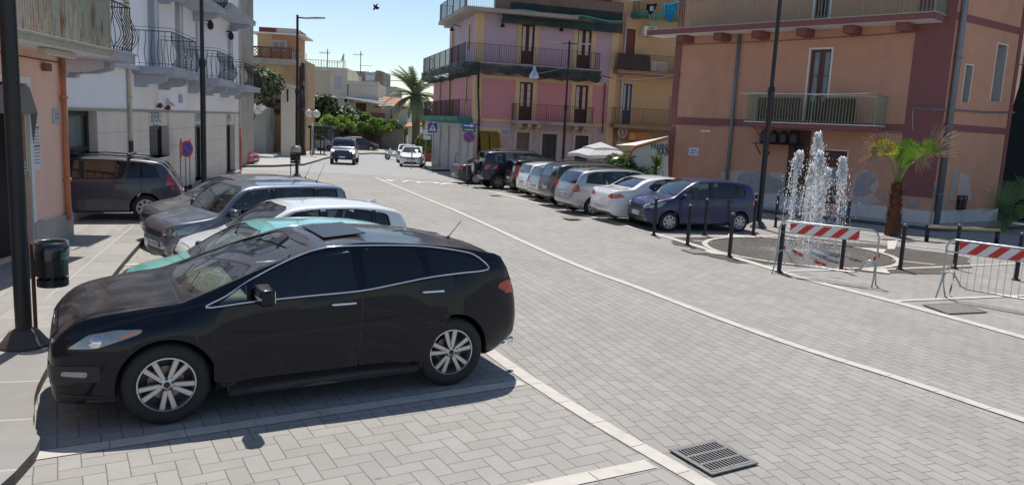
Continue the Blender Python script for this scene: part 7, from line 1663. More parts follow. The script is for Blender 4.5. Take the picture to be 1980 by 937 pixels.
for (tp, dv, R, sp, n, sd_) in ((tips[0], (-1, 0, .1), .82, 3.4, 54, 11), (tips[4] + Vector((.05, 0, 0)), (.9, 0, .8), 1.2, 1.7, 44, 12), (tips[3], (.9, 0, -.6), .7, 1.6, 26, 13), (tips[1], (-.6, 0, 1), .8, 1.6, 16, 14)):
    bm = B(); rg = random.Random(sd_); d = Vector(dv).normalized(); sd2 = Vector((d.z, 0, -d.x))
    for k in range(n): a = (k / n - .5) * sp; v = (d * cos(a) + sd2 * sin(a) + Vector((0, rg.uniform(-.25, .25), 0))).normalized(); r = R * rg.uniform(.65, 1.0); q = Vector(tp) + v * r * .25; m_ = Vector(tp) + v * r * .7 + Vector((0, 0, .03)); e = Vector(tp) + v * r + Vector((rg.uniform(-.04, .04), 0, -.08 * r)); tube(bm, [q, m_, e], [.012, .009, .004], 4, cap=False)
    obj('dry_leaf_fringe', bm, M_DRY, t)
# big fan palm coming in from the right edge
g = G(2025, 452); t = thing('fan_palm', 'wide green fan palm reaching in from the right edge in front of the netting', 'palm tree', g); bm = B(); tube(bm, [g, g + Vector((0, 0, .9))], [.3, .25], 12); obj('trunk', bm, M_PBARK, t)
bm = B(); bs = B(); c = g + Vector((0, 0, .8))
for k, (x, y, R, dv) in enumerate(((1955, 398, 1.2, (-.5, 0, .9)), (1985, 385, 1.1, (-.1, 0, 1)), (1958, 428, .95, (-1, 0, .05)), (2020, 375, 1.1, (.2, 0, 1)), (1990, 415, .95, (-.6, -.3, .5)), (2070, 400, 1.1, (.9, 0, .5)))):
    e = at(x, y, g.y - .15 * k); tube(bs, [c, c.lerp(e, .5) + Vector((0, 0, .1)), e], [.03, .02, .015], 5); fanleaf(bm, e, dv, R, 2.7, 30, k + 40, .4, .35, .035)
obj('leaf_stalks', bs, M_FAN, t); obj('fan_leaf', bm, leafmat('deep green fan leaves', (.08, .15, .06), (.16, .26, .10), 2), t)
# ------------------------------------------------------------------ street furniture
M_POLE = mat('black painted steel', (.016, .017, .020), .42, .2, var=.2, scale=4, stain=(.04, .035, .03), stscale=3, stamt=.5)
M_POLEB = mat('worn lamp base', (.07, .062, .058), .6, .1, var=.3, scale=8)
M_LEDW = mat('pale lamp head', (.42, .43, .44), .4, .3)
def lamp(px, py, z0, label, arms, H=7.85, rb=.085, cone=True):
    g = G(px, py, z0); t = thing('street_lamp', label, 'street lamp', g, 0, 'modern street lamps round the square'); bm = B()
    tube(bm, [g, g + Vector((0, 0, 4.1))], [rb, rb * .95], 18); tube(bm, [g + Vector((0, 0, 4.1)), g + Vector((0, 0, 4.16)), g + Vector((0, 0, 4.3)), g + Vector((0, 0, 4.36))], [rb * 1.15, rb * 1.25, rb * 1.25, rb * .75], 18); tube(bm, [g + Vector((0, 0, 4.3)), g + Vector((0, 0, H))], [rb * .72, rb * .68], 18); obj('pole', bm, M_POLE, t, smooth=True, angle=40)
    bm = B(); lathe(bm, [(.0, 0), (.26, 0), (.26, .03), (.22, .07), (.15, .17), (.10, .2), (rb, .205)], c=g + Vector((0, 0, .002)), n=28); obj('base', bm, M_POLEB, t, smooth=True, angle=40)
    for (dx, dy) in arms:
        d = Vector((dx, dy, 0)).normalized(); bm = B(); a = g + Vector((0, 0, H - .12)); tube(bm, [a, a + d * .45 + Vector((0, 0, -.02))], .035, 8); obj('arm', bm, M_POLE, t)
        bm = B(); s = Vector((-d.y, d.x, 0)); c = a + d * .45
        pts = [(0, .07, 0), (.25, .13, .02), (.7, .15, .035), (.95, .06, .04)]; top = []; bot = []
        for (l, w_, h_) in pts: top.append((c + d * l + s * w_ + Vector((0, 0, h_)), c + d * l - s * w_ + Vector((0, 0, h_)))); bot.append((c + d * l + s * w_ * .8 + Vector((0, 0, h_ - .06)), c + d * l - s * w_ * .8 + Vector((0, 0, h_ - .06))))
        for i in range(3): quad(bm, [top[i][0], top[i][1], top[i + 1][1], top[i + 1][0]]); quad(bm, [bot[i][0], bot[i][1], bot[i + 1][1], bot[i + 1][0]]); quad(bm, [top[i][0], bot[i][0], bot[i + 1][0], top[i + 1][0]]); quad(bm, [top[i][1], bot[i][1], bot[i + 1][1], top[i + 1][1]])
        quad(bm, [top[3][0], top[3][1], bot[3][1], bot[3][0]]); quad(bm, [top[0][0], top[0][1], bot[0][1], bot[0][0]]); obj('lamp_head', bm, M_LEDW, t)
    return t, g
lamp(48, 668, .1, 'nearest street lamp, its thick black pole crossing the peach house beside the litter bin', [(1, .2)])
lamp(395, 378, .1, 'street lamp standing in front of the white bank, behind the parked grey cars', [(1, .2)])
lamp(574, 343, .0, 'street lamp in mid square with a litter bin on it, by the crossing', [(1, -.15)])
lamp(1086, 352, .1, 'twin armed street lamp in front of the pink corner house', [(1, .1), (-1, -.1)])
lamp(1466, 440, .0, 'street lamp behind the blue hatchback, rising past the green balconies of the brown house', [(1, .05)], 7.6)
M_BAG = glassmat('plastic bag', (.75, .77, .8), 2.2, .25)
def bin_(p, dirv, label, rad=.19, h=.5, post=True, z=.62, bag=True, lid=False, pz=0):
    """round slotted litter bin hung on a post"""
    p = Vector(p); d = Vector((*dirv, 0)).normalized(); c = p + d * (rad + .05); t = thing('litter_bin', label, 'litter bin', (p.x, p.y, p.z))
    bm = B(); lathe(bm, [(0, z), (rad * .96, z), (rad, z + .01), (rad, z + .16 * h)], c=c, n=26); lathe(bm, [(rad, z + .24 * h), (rad, z + .78 * h)], c=c, n=26); lathe(bm, [(rad, z + .92 * h), (rad * 1.04, z + h), (rad * .97, z + h), (rad * .94, z + .9 * h)], c=c, n=26)
    for zz0, zz1 in ((.16, .24), (.78, .92)):
        for k in range(26):
            a0 = 2 * pi * k / 26; 
            if k % 2 == 0 : continue
            P = [c + Vector((rad * cos(a0 + q), rad * sin(a0 + q), z + h * zv)) for q, zv in ((0, zz0), (.13, zz0), (.28, zz1), (.15, zz1))]; quad(bm, P)
    boxp(bm, p + Vector((0, 0, z + h * .5)), p + d * .08 + Vector((0, 0, z + h * .5)), .06, .3)
    obj('bin_body', bm, M_POLE, t)
    if bag: bm = B(); lathe(bm, [(rad * .9, z + h * .3), (rad * .92, z + h), (rad * 1.09, z + h * 1.02), (rad * 1.12, z + h * .8), (rad * 1.08, z + h * .62)], c=c, n=22); obj('bin_liner', bm, M_BAG, t, smooth=True)
    if post: bm = B(); tube(bm, [p, p + Vector((0, 0, z + h * .95))], .022, 10); lathe(bm, [(.07, 0), (.07, .012), (.02, .015)], c=p, n=14); obj('post', bm, mat('rusty brown post', (.10, .03, .022), .6), t)
    if lid: bm = B(); lathe(bm, [(rad * 1.1, z + h * .98), (rad * 1.12, z + h * 1.25), (rad * .9, z + h * 1.5), (0, z + h * 1.56)], c=c, n=22); obj('lid', bm, mat('beige bin lid', (.38, .35, .30), .5), t, smooth=True)
pL = G(70, 650, .1); bin_(pL, (.93, .1), 'slotted black litter bin with a clear liner beside the nearest street lamp', .165, .52, z=.62)
pB = G(562, 345); bin_(pB, (1, -.2), 'litter bin with a beige hood on the mid square lamp', .22, .55, bag=False, lid=True, z=.75)
pC = G(1856, 436); bin_(pC, (-.6, -.5), 'black litter bin with a milky bag by the side wing of the brown house', .2, .5, z=.62)
# bollards
bl0 = None; BL = [(1264, 455, 'bollard in front of the nose of the blue hatchback, by its headlight'), (1329, 474, 'bollard in front of the blue hatchback front door, second from its nose'), (1362, 455, 'bollard standing right against the middle of the blue hatchback'), (1410, 497, 'bollard at the pointed left tip of the fountain ring'), (1456, 455, 'bollard just left of the street lamp foot behind the fountain'), (1457, 438, 'bollard behind the rear of the blue hatchback, partly hidden by its neighbour'), (1499, 439, 'bollard behind the left water jet'),
    (1506, 526, 'bollard standing inside the left end of the near barrier'), (1626, 523, 'bollard behind the middle of the near barrier, at its striped board end'), (1740, 521, 'bollard standing free between the two barriers'), (1845, 519, 'bollard behind the left end of the right hand barrier'), (1964, 541, 'bollard at the right edge behind the right hand barrier'), (1636, 452, 'bollard at the back of the fountain left of the fan palm')]
for k, (x, y, lb) in enumerate(BL):
    g = G(x, y)
    if bl0 is None:
        bl0 = thing('bollard', lb, 'bollard', g, 0, 'black bollards round the fountain'); bm = B(); tube(bm, [g, g + Vector((0, 0, .97)), g + Vector((0, 0, 1.0))], [.045, .045, .035], 14); obj('post', bm, M_POLE, bl0, smooth=True, angle=40); bm = B(); lathe(bm, [(.052, .985), (.056, 1.0), (.056, 1.03), (.03, 1.045), (0, 1.048)], c=g, n=14); obj('cap', bm, mat('bollard cap', (.12, .12, .125), .35, .4), bl0, smooth=True); bm = B(); lathe(bm, [(.085, 0), (.085, .012), (.05, .02)], c=g + Vector((0, 0, .01)), n=14); obj('foot', bm, M_POLE, bl0)
    else: stdup(bl0, g, 0, lb)
# low yellow rail on two black posts
a, b = G(1791, 466), G(1926, 473); t = thing('low_rail', 'low yellow wooden rail on two black posts below the brown house', 'rail', a); bm = B(); boxp(bm, a + Vector((-.03, 0, .44)), b + Vector((.03, 0, .44)), .14, .07); obj('beam', bm, mat('weathered yellow paint', (.40, .33, .17), .7, var=.2), t)
for p in (a, b): bm = B(); tube(bm, [p, p + Vector((0, 0, .47))], .06, 12); obj('post', bm, M_POLE, t, smooth=True)
# barriers
M_GALV = mat('galvanised tube', (.42, .43, .44), .38, .75, var=.15, scale=12); M_WB = mat('white board reflective', (.70, .70, .70), .4); M_RB = mat('red board reflective', (.55, .035, .03), .4)
def barrier(a, b, label):
    a, b = Vector(a), Vector(b); d = (b - a); d.z = 0; L = d.length; d.normalize(); n = Vector((d.y, -d.x, 0)); n = n if n.y < 0 else -n; t = thing('crowd_barrier', label, 'barrier', a, 0, 'crowd barriers along the fountain'); P = lambda u, z, o=0: a + d * u + n * o + Vector((0, 0, z))
    bm = B(); tube(bm, [P(0.02, .30), P(0, .4), P(0, .96), P(.04, 1.06), P(.14, 1.10), P(L - .14, 1.10), P(L - .04, 1.06), P(L, .96), P(L, .4), P(L - .02, .30)], .019, 8); tube(bm, [P(0, .87), P(L, .87)], .013, 8)
    tube(bm, [P(0, .34), P(.04, .46), P(.12, .50), P(.20, .44), P(.32, .26), P(.42, .22), P(L - .42, .22), P(L - .32, .26), P(L - .20, .44), P(L - .12, .50), P(L - .04, .46), P(L, .34)], .016, 8); obj('frame', bm, M_GALV, t, smooth=True)
    for u in (0, L): bm = B(); tube(bm, [P(u, .01, .24), P(u, .16, .13), P(u, .36, .015), P(u, .5, 0)], .016, 7); tube(bm, [P(u, .01, -.24), P(u, .16, -.13), P(u, .36, -.015), P(u, .5, 0)], .016, 7); obj('foot', bm, M_GALV, t, smooth=True)
    bm = B(); k = 0; u = .30
    while u < L - .28: tube(bm, [P(u, .22), P(u, .87)], .005, 5); u += .118
    obj('bars', bm, M_GALV, t)
    u0, u1 = .22, L - .36; z0, z1 = .875, 1.075; bm = B(); fb = [P(u0, z0, .02), P(u1, z0, .02), P(u1, z1, .02), P(u0, z1, .02)]; extr(bm, fb, n * .006); bd = obj('board', bm, M_WB, t)
    bm = B(); s = -.2
    while s < u1 - u0:
        cl = lambda x: max(u0, min(u1, x)); q0, q1, q2, q3 = u0 + s, u0 + s + .16, u0 + s + .36, u0 + s + .2
        t_ = B(); t_.faces.new([t_.verts.new((x, z, 0)) for x, z in ((q0, z0), (q1, z0), (q2, z1), (q3, z1))])
        for c_, nn in ((u0, (-1, 0, 0)), (u1, (1, 0, 0))): bmesh.ops.bisect_plane(t_, geom=t_.verts[:] + t_.edges[:] + t_.faces[:], plane_co=(c_, 0, 0), plane_no=nn, clear_outer=True)
        for f in t_.faces: bm.faces.new([bm.verts.new(P(v.co.x, v.co.y, .0285)) for v in f.verts])
        t_.free(); s += .33
    obj('red_stripes', bm, M_RB, bd); return t
a1, b1 = G(1499, 526), G(1689, 553); barrier(a1, b1, 'nearer crowd barrier with a red and white striped board in front of the water jets')
a2, b2 = G(1818, 573), G(2035, 612); barrier(a2, b2, 'right hand crowd barrier with a red and white striped board cut by the picture edge')
def tape(pts, label):
    bm = B(); P = [Vector(p) for p in pts]; n = 34; tot = len(P) - 1; prev = None
    for k in range(n + 1):
        f = k / n * tot; i = min(int(f), tot - 1); q = P[i].lerp(P[i + 1], f - i); s = Vector((0, .0, .035)); s = Matrix.Rotation(.5 * sin(k * .7), 3, 'X') @ s; cur = (bm.verts.new(q - s), bm.verts.new(q + s))
        if prev: fc = bm.faces.new((prev[0], cur[0], cur[1], prev[1])); fc.material_index = (k // 3) % 2
        prev = cur
    ob = obj('barrier_tape', bm, [M_WB, M_RB]); tag(ob, label, 'tape')
dd_ = (b1 - a1); tape([a1 + Vector((0, 0, .55)), a1 + dd_ * .12 + Vector((.1, .3, .5)), a1 + dd_ * .35 + Vector((.2, .4, .28)), a1 + dd_ * .65 + Vector((.2, .4, .16)), a1 + dd_ * .85 + Vector((.1, .3, .22)), b1 + Vector((.15, .2, .6))], 'red and white tape sagging behind the nearer barrier')
tape([a2 + Vector((0, 0, .9)), a2 + Vector((.3, .5, .45)), G(1845, 519) + Vector((0, 0, .1))], 'red and white tape tied to the left end of the right hand barrier')

# ------------------------------------------------------------------ fountain
fc_ = Vector((7.2, 19.15, 0)); FRD = 2.28
t = thing('fountain', 'flush round fountain with a pale stone ring, wet dark floor and five leaping water jets', 'fountain', fc_)
bm = B(); lathe(bm, [(0, .012), (FRD - .13, .012)], c=fc_, n=72); obj('wet_floor', bm, P_WET, t)
bm = B()
for k in range(40): a0, a1_ = 2 * pi * k / 40 + .006, 2 * pi * (k + 1) / 40 - .006; quad(bm, [fc_ + Vector((r * cos(a), r * sin(a), .024)) for r, a in ((FRD - .06, a0), (FRD - .06, a1_), (FRD + .08, a1_), (FRD + .08, a0))])
for ang in (A_ROAD, A_ROAD + pi / 2, A_ROAD + pi, A_ROAD - pi / 2):
    tip = fc_ + Vector((cos(ang), sin(ang), 0)) * (FRD + .62) + Vector((0, 0, .02)); quad(bm, [fc_ + Vector((cos(ang + q) * (FRD + .085), sin(ang + q) * (FRD + .085), .02)) for q in (-.19, -.07, .07, .19)] + [tip])
obj('stone_ring', bm, M_LINE, t)
bm = B(); rg = random.Random(5); n = 70
for k in range(n):
    pass
pts = []
for k in range(90):
    a = 2 * pi * k / 90; r = FRD + .35 + 1.5 * max(0, cos(a - .1)) ** 1.5 + .8 * max(0, cos(a - pi)) ** 2 * .6 + .22 * sin(a * 5 + 1) + .12 * sin(a * 13) + .06 * sin(a * 29); pts.append((fc_.x + r * cos(a), fc_.y + r * sin(a) * .92))
sheet(bm, pts, .006); struct('wet_paving', bm, P_WET)
M_WAT = leafmat('white broken water', (.92, .93, .95), (.95, .96, .97), 2, .12, .55)
ICO = None
def drop(bm, c, r, st=1.0):
    c = Vector(c); vs = [bm.verts.new(c + Vector(v)) for v in ((r, 0, 0), (-r, 0, 0), (0, r, 0), (0, -r, 0), (0, 0, r * st), (0, 0, -r * st))]
    for f in ((0, 2, 4), (2, 1, 4), (1, 3, 4), (3, 0, 4), (2, 0, 5), (1, 2, 5), (3, 1, 5), (0, 3, 5)): bm.faces.new([vs[i] for i in f])
def jet(x, ytop, ybase, Y, spread, seed, dens=1.0):
    rg = random.Random(seed); base = G(x, ybase); base = Vector((at(x, ybase, Y).x, Y, .02)); top = at(x + (ybase - ytop) * .0, ytop, Y); H = top.z; bm = B()
    bx = base.x; lean = rg.uniform(-.03, .03)
    z = 0
    while z < H:        # rising rope of water, breaking up towards the top
        f = z / H; r = .014 + .030 * f ** 2; 
        if rg.random() < 1 - .12 * f: drop(bm, (bx + lean * z + rg.gauss(0, .006 + .028 * f), Y + rg.gauss(0, .006 + .028 * f), z), r * rg.uniform(.5, 1.15), 1.9)
        z += .020 + .012 * rg.random()
    for k in range(int(420 * dens)):   # head of foam
        f = rg.random() ** .6; drop(bm, (bx + lean * H + rg.gauss(0, .052 * (1.2 - .6 * f)), Y + rg.gauss(0, .05), H * (.80 + .2 * f)), rg.uniform(.006, .024), rg.uniform(1, 1.8))
    for k in range(int(950 * dens)):   # falling skirt
        f = rg.random(); s = (spread * (.15 + .85 * sqrt(f))); a = rg.uniform(0, 6.28); rr = s * abs(rg.gauss(0, .5)); drop(bm, (bx + cos(a) * rr, Y + sin(a) * rr * .7, H * (1 - f) ** .8 * .93), rg.uniform(.004, .013) * (1.15 - .4 * f), rg.uniform(1, 2.2))
    for q in range(5):               # beaded falling threads
        a = rg.uniform(0, 6.28); v = spread * rg.uniform(.15, .6); n = 70
        for k in range(n):
            s = k / n; 
            if rg.random() < .6: drop(bm, (bx + cos(a) * v * s, Y + sin(a) * v * s * .6, H * (.98 - s * s) + .02), rg.uniform(.006, .016), 2.0)
    obj('water_jet', bm, M_WAT, t, smooth=True)
for (x, yt_, yb, Y, sp, sd_, dn) in ((1563, 256, 484, 19.9, .52, 1, 1.6), (1521, 291, 487, 19.1, .42, 2, 1.2), (1568, 291, 492, 18.8, .40, 3, 1.4), (1612, 303, 488, 19.1, .42, 4, 1.1), (1552, 318, 490, 19.4, .45, 5, 1.1), (1582, 325, 480, 19.7, .3, 6, .7)): jet(x, yt_, yb, Y, sp, sd_, dn)
bm = B(); rg = random.Random(8)
for k in range(5200): a = rg.uniform(0, 6.28); r = abs(rg.gauss(0, .50)); drop(bm, (7.35 + cos(a) * r * 1.2, 19.1 + sin(a) * r * .8, .014 + abs(rg.gauss(0, .015))), rg.uniform(.004, .014) * (1.2 - .3 * min(r, 1.5)), .4)
obj('foam', bm, M_WAT, t, smooth=True)

# drains and covers
def grate(P4, label, kind):
    P4 = [Vector((p.x, p.y, .012)) for p in P4]; c = sum(P4, Vector()) / 4; t = thing('drain_grate' if kind else 'manhole_cover', label, 'drain' if kind else 'manhole cover', c); u = (P4[1] - P4[0]); v = (P4[3] - P4[0]); bm = B(); q = lambda a, b, z=0: P4[0] + u * a + v * b + Vector((0, 0, z))
    for (a0, a1_, b0, b1_) in ((0, 1, 0, .06), (0, 1, .94, 1), (0, .06, .06, .94), (.94, 1, .06, .94)): extr(bm, [q(a0, b0), q(a1_, b0), q(a1_, b1_), q(a0, b1_)], (0, 0, .012))
    obj('frame', bm, mat('worn steel frame', (.20, .195, .19), .6, .3, var=.3, scale=14) , t)
    if kind:
        bm = B(); extr(bm, [q(.06, .06), q(.94, .06), q(.94, .94), q(.06, .94)], (0, 0, .002)); obj('pit', bm, mat('drain pit', (.008, .008, .008), .9), t); bm = B()
        for b in (.06, .34, .64, .90): extr(bm, [q(.06, b, .003), q(.94, b, .003), q(.94, b + .05, .003), q(.06, b + .05, .003)], (0, 0, .012))
        for k in range(14): a = .06 + k * .0655; extr(bm, [q(a, .06, .003), q(a + .026, .06, .003), q(a + .026, .94, .003), q(a, .94, .003)], (0, 0, .010))
        obj('bars', bm, mat('cast iron bars', (.19, .185, .18), .55, .3, var=.3, scale=14), t)
    else:
        bm = B(); extr(bm, [q(.07, .07), q(.93, .07), q(.93, .93), q(.07, .93)], (0, 0, .010)); obj('cover', bm, mat('rusty tread cover', (.21, .185, .16), .7, .2, var=.5, scale=22, bump=1, bscale=40), t)
grate([G(1293, 872), G(1381, 852), G(1477, 896), G(1376, 921)], 'slotted iron drain grate in the setts beside the pale line at the bottom', 1)
grate([G(1783, 590), G(1858, 587), G(1912, 603), G(1832, 608)], 'rusty square manhole cover below the right hand barrier', 0)
for (x, y, lb) in ((1345, 487, 'small manhole cover beside the line left of the fountain'), (1105, 424, 'small manhole cover on the line behind the silver estate car'), (958, 378, 'farthest small manhole cover near the dark van')):
    g = G(x, y); e = Vector((DL2.x, DL2.y, 0)); f = Vector((-e.y, e.x, 0)); grate([g - e * .28 - f * .24, g + e * .28 - f * .24, g + e * .28 + f * .24, g - e * .28 + f * .24], lb, 0)

# ------------------------------------------------------------------ road signs
M_SBLUE = mat('sign blue', (.015, .075, .36), .4); M_SRED = mat('sign red', (.55, .03, .035), .4); M_SWHITE = mat('sign white', (.72, .73, .75), .4); M_SBACK = mat('sign back', (.30, .31, .32), .5, .5); M_SGREEN = mat('sign dark green', (.02, .14, .13), .4)
def disc(bm, c, r, Mq, th=.012, mi=0): lathe(bm, [(0, 0), (r, 0), (r, th), (0, th)], c=c, n=28, M=Mq, mi=mi)
def sgnpole(x, yb, ytop, label, lean=0, z0=.13, r=.03, Y=None):
    g = G(x, yb, z0); top = at(x, ytop, g.y).z; t = thing('road_sign', label, 'road sign', g); bm = B(); tube(bm, [g, (g.x + lean, g.y, top)], r, 10); obj('post', bm, M_SBACK, t, smooth=True); return t, g
def facing(p): v = (Vector((0, 0, CAMH)) - p); v.z = 0; v.normalize(); return v
def noparking(t, c, n, r):
    Mq = n.to_track_quat('Z', 'Y').to_matrix(); bm = B(); disc(bm, c, r, Mq, .012); p = obj('sign_face', bm, M_SRED, t); bm = B(); disc(bm, c + n * .0125, r * .80, Mq, .003); obj('blue_field', bm, M_SBLUE, p); bm = B(); s = Vector((-n.y, n.x, 0)); q = c + n * .018; w_ = (s + Vector((0, 0, 1))).normalized() * r * .10; l = (s - Vector((0, 0, 1))).normalized() * r * .82; quad(bm, [q - l - w_, q + l - w_, q + l + w_, q - l + w_]); obj('red_bar', bm, M_SRED, p)
t, g = sgnpole(836, 328, 236, 'square blue pedestrian crossing sign on the corner pavement'); n = facing(g); s = Vector((-n.y, n.x, 0)); c = at(836.5, 247, g.y) + n * .05
def plate(t, c, s, n, w_, h_, m, name='sign_face', th=.015): bm = B(); box(bm, c, (w_, th, h_), Matrix((s, n, Vector((0, 0, 1)))).transposed(), bev=.003); return obj(name, bm, m, t)
pf = plate(t, c, s, n, .62, .62, M_SBLUE); bm = B(); quad(bm, [c + n * .011 + s * x + Vector((0, 0, z)) for x, z in ((-.25, -.21), (.25, -.21), (0, .24))][:3]); obj('white_triangle', bm, M_SWHITE, pf)
bm = B(); q = lambda x, z: c + n * .014 + s * x + Vector((0, 0, z))
for P4 in ([(-.03, .06), (.03, .06), (.04, -.06), (-.04, -.06)], [(-.04, -.06), (.0, -.06), (-.07, -.18), (-.11, -.18)], [(.0, -.06), (.04, -.06), (.11, -.18), (.07, -.18)], [(-.03, .05), (-.09, -.03), (-.07, -.05), (-.02, .02)]): quad(bm, [q(*p) for p in P4])
lathe(bm, [(.035, 0), (0, .002)], c=q(0, .10), n=10, M=n.to_track_quat('Z', 'Y').to_matrix()); obj('pedestrian_symbol', bm, M_PLTXT, pf)
t, g = sgnpole(902, 351, 240, 'post with a blue arrow sign above a round no parking sign before the corner house'); n = facing(g); s = Vector((-n.y, n.x, 0)); c = at(906.5, 243, g.y) + n * .05
pf = plate(t, c, s, n, .70, .22, M_SBLUE); bm = B(); q = lambda x, z: c + n * .011 + s * x + Vector((0, 0, z)); sg = 1 if s.x > 0 else -1
for P4 in ([(-.26, -.03), (.12, -.03), (.12, .03), (-.26, .03)], [(.10, -.085), (.29, 0), (.10, .085)]): quad(bm, [q(x * sg, z) for x, z in P4])
obj('white_arrow', bm, M_SWHITE, pf); c2 = at(907, 251, g.y) + n * .05; pg = plate(t, c2, s, n, .66, .20, M_SGREEN); bm = B()
for k in range(9): box(bm, c2 + n * .009 + s * sg * (-.2 + k * .05), (.03, .004, .06), Matrix((s, n, Vector((0, 0, 1)))).transposed())
obj('lettering', bm, M_SWHITE, pg); noparking(t, at(907, 264.5, g.y) + n * .05, n, .30)
# cluster of temporary signs by the bank
g = G(361, 371, .1); t = thing('temporary_sign', 'round no parking sign on a black base by the bank wall, between edge on signs', 'road sign', g); bm = B(); 
for (x, y) in ((351, 372), (360, 369), (368, 366)): p = G(x, y, .1); lathe(bm, [(0, 0), (.28, 0), (.28, .04), (.07, .07), (.05, .16), (0, .17)], c=p, n=16)
obj('rubber_base', bm, mat('black rubber', (.012, .012, .012), .8), t); bm = B()
for (x, y, yt_) in ((350, 372, 275), (360, 369, 288), (368, 366, 272)): p = G(x, y, .1); tube(bm, [p, (p.x, p.y, at(x, yt_, p.y).z)], .022, 8)
obj('post', bm, M_SBACK, t); p = G(360, 369, .1); n = (facing(p) + Vector((1.8, 0, 0))).normalized(); noparking(t, at(359, 288, p.y) + n * .04, n, .28)
for (x, y, sx) in ((350, 372, .05), (367, 366, .05)): p = G(x, y, .1); c = at(x, 286, p.y); c.y = p.y; bm = B(); disc(bm, c, .32, Vector((.96, .28, 0)).to_track_quat('Z', 'Y').to_matrix(), .015); obj('edge_on_sign', bm, M_SBACK if sx > .1 else M_SRED, t)
t, g = sgnpole(822, 322, 252, 'small white road sign half hidden behind the pedestrian crossing sign'); n = facing(g); s = Vector((-n.y, n.x, 0)); plate(t, at(823, 256, g.y) + n * .04, s, n, .38, .38, M_SWHITE); plate(t, at(826, 266, g.y) + n * .04, s, n, .55, .28, M_SWHITE)
g = G(795, 326); t = thing('lane_post', 'thin pale post standing in the road before the white car', 'post', g); bm = B(); tube(bm, [g, g + Vector((.03, 0, 1.0))], .035, 8); obj('post', bm, M_SBACK, t); bm = B(); box(bm, g + Vector((.03, -.03, 1.0)), (.12, .02, .3), bev=.005); obj('reflector', bm, M_SWHITE, t)
# pedestrian railing by the sedan
a, b = G(880, 331, .13), G(902, 333, .13); t = thing('pedestrian_railing', 'blue grey pedestrian railing on the kerb beside the corner house', 'railing', a); bm = B(); tube(bm, [a, a + Vector((0, 0, 1.15)), b + Vector((0, 0, 1.15)), b], .03, 8); tube(bm, [a + Vector((0, 0, .6)), b + Vector((0, 0, .6))], .02, 6); obj('frame', bm, mat('blue grey tube', (.17, .22, .27), .5, .3), t)
# hung silver decorations and their wires
M_SILV = mat('silver plastic', (.50, .58, .66), .25, .6); M_WIRE = mat('overhead wire', (.10, .09, .09), .7)
def hang(x, y, Y, label, s=1): 
    c = at(x, y, Y); bm = B(); lathe(bm, [(0, .42 * s), (.07 * s, .40 * s), (.09 * s, .25 * s), (.20 * s, .05 * s), (.27 * s, -.10 * s), (.26 * s, -.16 * s), (.14 * s, -.26 * s), (0, -.30 * s)], c=c, n=18); ob = obj('hanging_lamp', bm, M_SILV, smooth=True); tag(ob, label, 'hanging lamp', None); return c + Vector((0, 0, .42 * s))
h1_ = hang(1033, 145, 43, 'silver bell shaped lamp hanging on a wire before the pink facade', 1.05); h2_ = hang(825, 203, 62, 'silver bell shaped lamp hanging over the street left of the corner house', 1.0)
def wire(a, b, sag, label, r=.018): bm = B(); tube(bm, [Vector(a).lerp(Vector(b), k / 16) - Vector((0, 0, sag * 4 * (k / 16) * (1 - k / 16))) for k in range(17)], r, 5, cap=False); ob = obj('overhead_wire', bm, M_WIRE); tag(ob, label, 'wire')
wire(at(928, 140, 47), at(1110, 126, 43.6), .35, 'overhead wire carrying the silver lamp across the pink facade'); wire(FO.P(uO - .4, FO.uz(1300, 145)[1], .1), FK.P(uR - 1, FK.uz(1180, 148)[1], .1), .25, 'overhead wire joining the brown house to the pink house', .03); wire(at(742, 154, 110), at(795, 156, 100), .1, 'thin wire in the sky left of the date palm', .05)

# ------------------------------------------------------------------ snack bar corner
Yu = 38.5; c = at(1160, 303, Yu); bz = gz(Yu) + .12; ev = at(1155, 299, Yu).z; tp_ = at(1169, 275, Yu).z; t = thing('parasol', 'large square white parasol with a vented top beside the bush', 'parasol', (c.x, Yu, bz)); M_CANV = leafmat('white canvas', (.82, .82, .82), (.86, .86, .86), 2, .8, .22); bm = B()
cx, hw = (at(1098, 299, Yu).x + at(1222, 303, Yu).x) / 2, (at(1222, 303, Yu).x - at(1098, 299, Yu).x) / 2
def pyr(bm, z0, z1, r0, r1, val=.1, rot=.35):
    V0 = [(cx + cos(rot + pi / 4 + k * pi / 2) * r0, Yu + sin(rot + pi / 4 + k * pi / 2) * r0) for k in range(4)]; V1 = [(cx + cos(rot + pi / 4 + k * pi / 2) * r1, Yu + sin(rot + pi / 4 + k * pi / 2) * r1) for k in range(4)]
    for k in range(4):
        j = (k + 1) % 4; m0 = ((V0[k][0] + V0[j][0]) / 2, (V0[k][1] + V0[j][1]) / 2); m1 = ((V1[k][0] + V1[j][0]) / 2, (V1[k][1] + V1[j][1]) / 2)
        quad(bm, [(*V0[k], z0), (*m0, z0 + .06), (*m1, z1), (*V1[k], z1)]); quad(bm, [(*m0, z0 + .06), (*V0[j], z0), (*V1[j], z1), (*m1, z1)])
        quad(bm, [(*V0[k], z0), (*m0, z0 + .06), (*m0, z0 + .06 - val), (*V0[k], z0 - val)]); quad(bm, [(*m0, z0 + .06), (*V0[j], z0), (*V0[j], z0 - val), (*m0, z0 + .06 - val)])
pyr(bm, ev, tp_ - .28, hw * 1.08, .75, .16); pyr(bm, tp_ - .30, tp_, .95, .02, .06); bmesh.ops.solidify(bm, geom=bm.faces[:], thickness=.008); obj('canopy', bm, M_CANV, t)
bm = B(); tube(bm, [(cx, Yu, bz), (cx, Yu, tp_ - .1)], .045, 10); 
for k in range(4): a = .35 + pi / 4 + k * pi / 2; tube(bm, [(cx, Yu, ev - .2), (cx + cos(a) * hw * 1.04, Yu + sin(a) * hw * 1.04, ev - .02)], .02, 6)
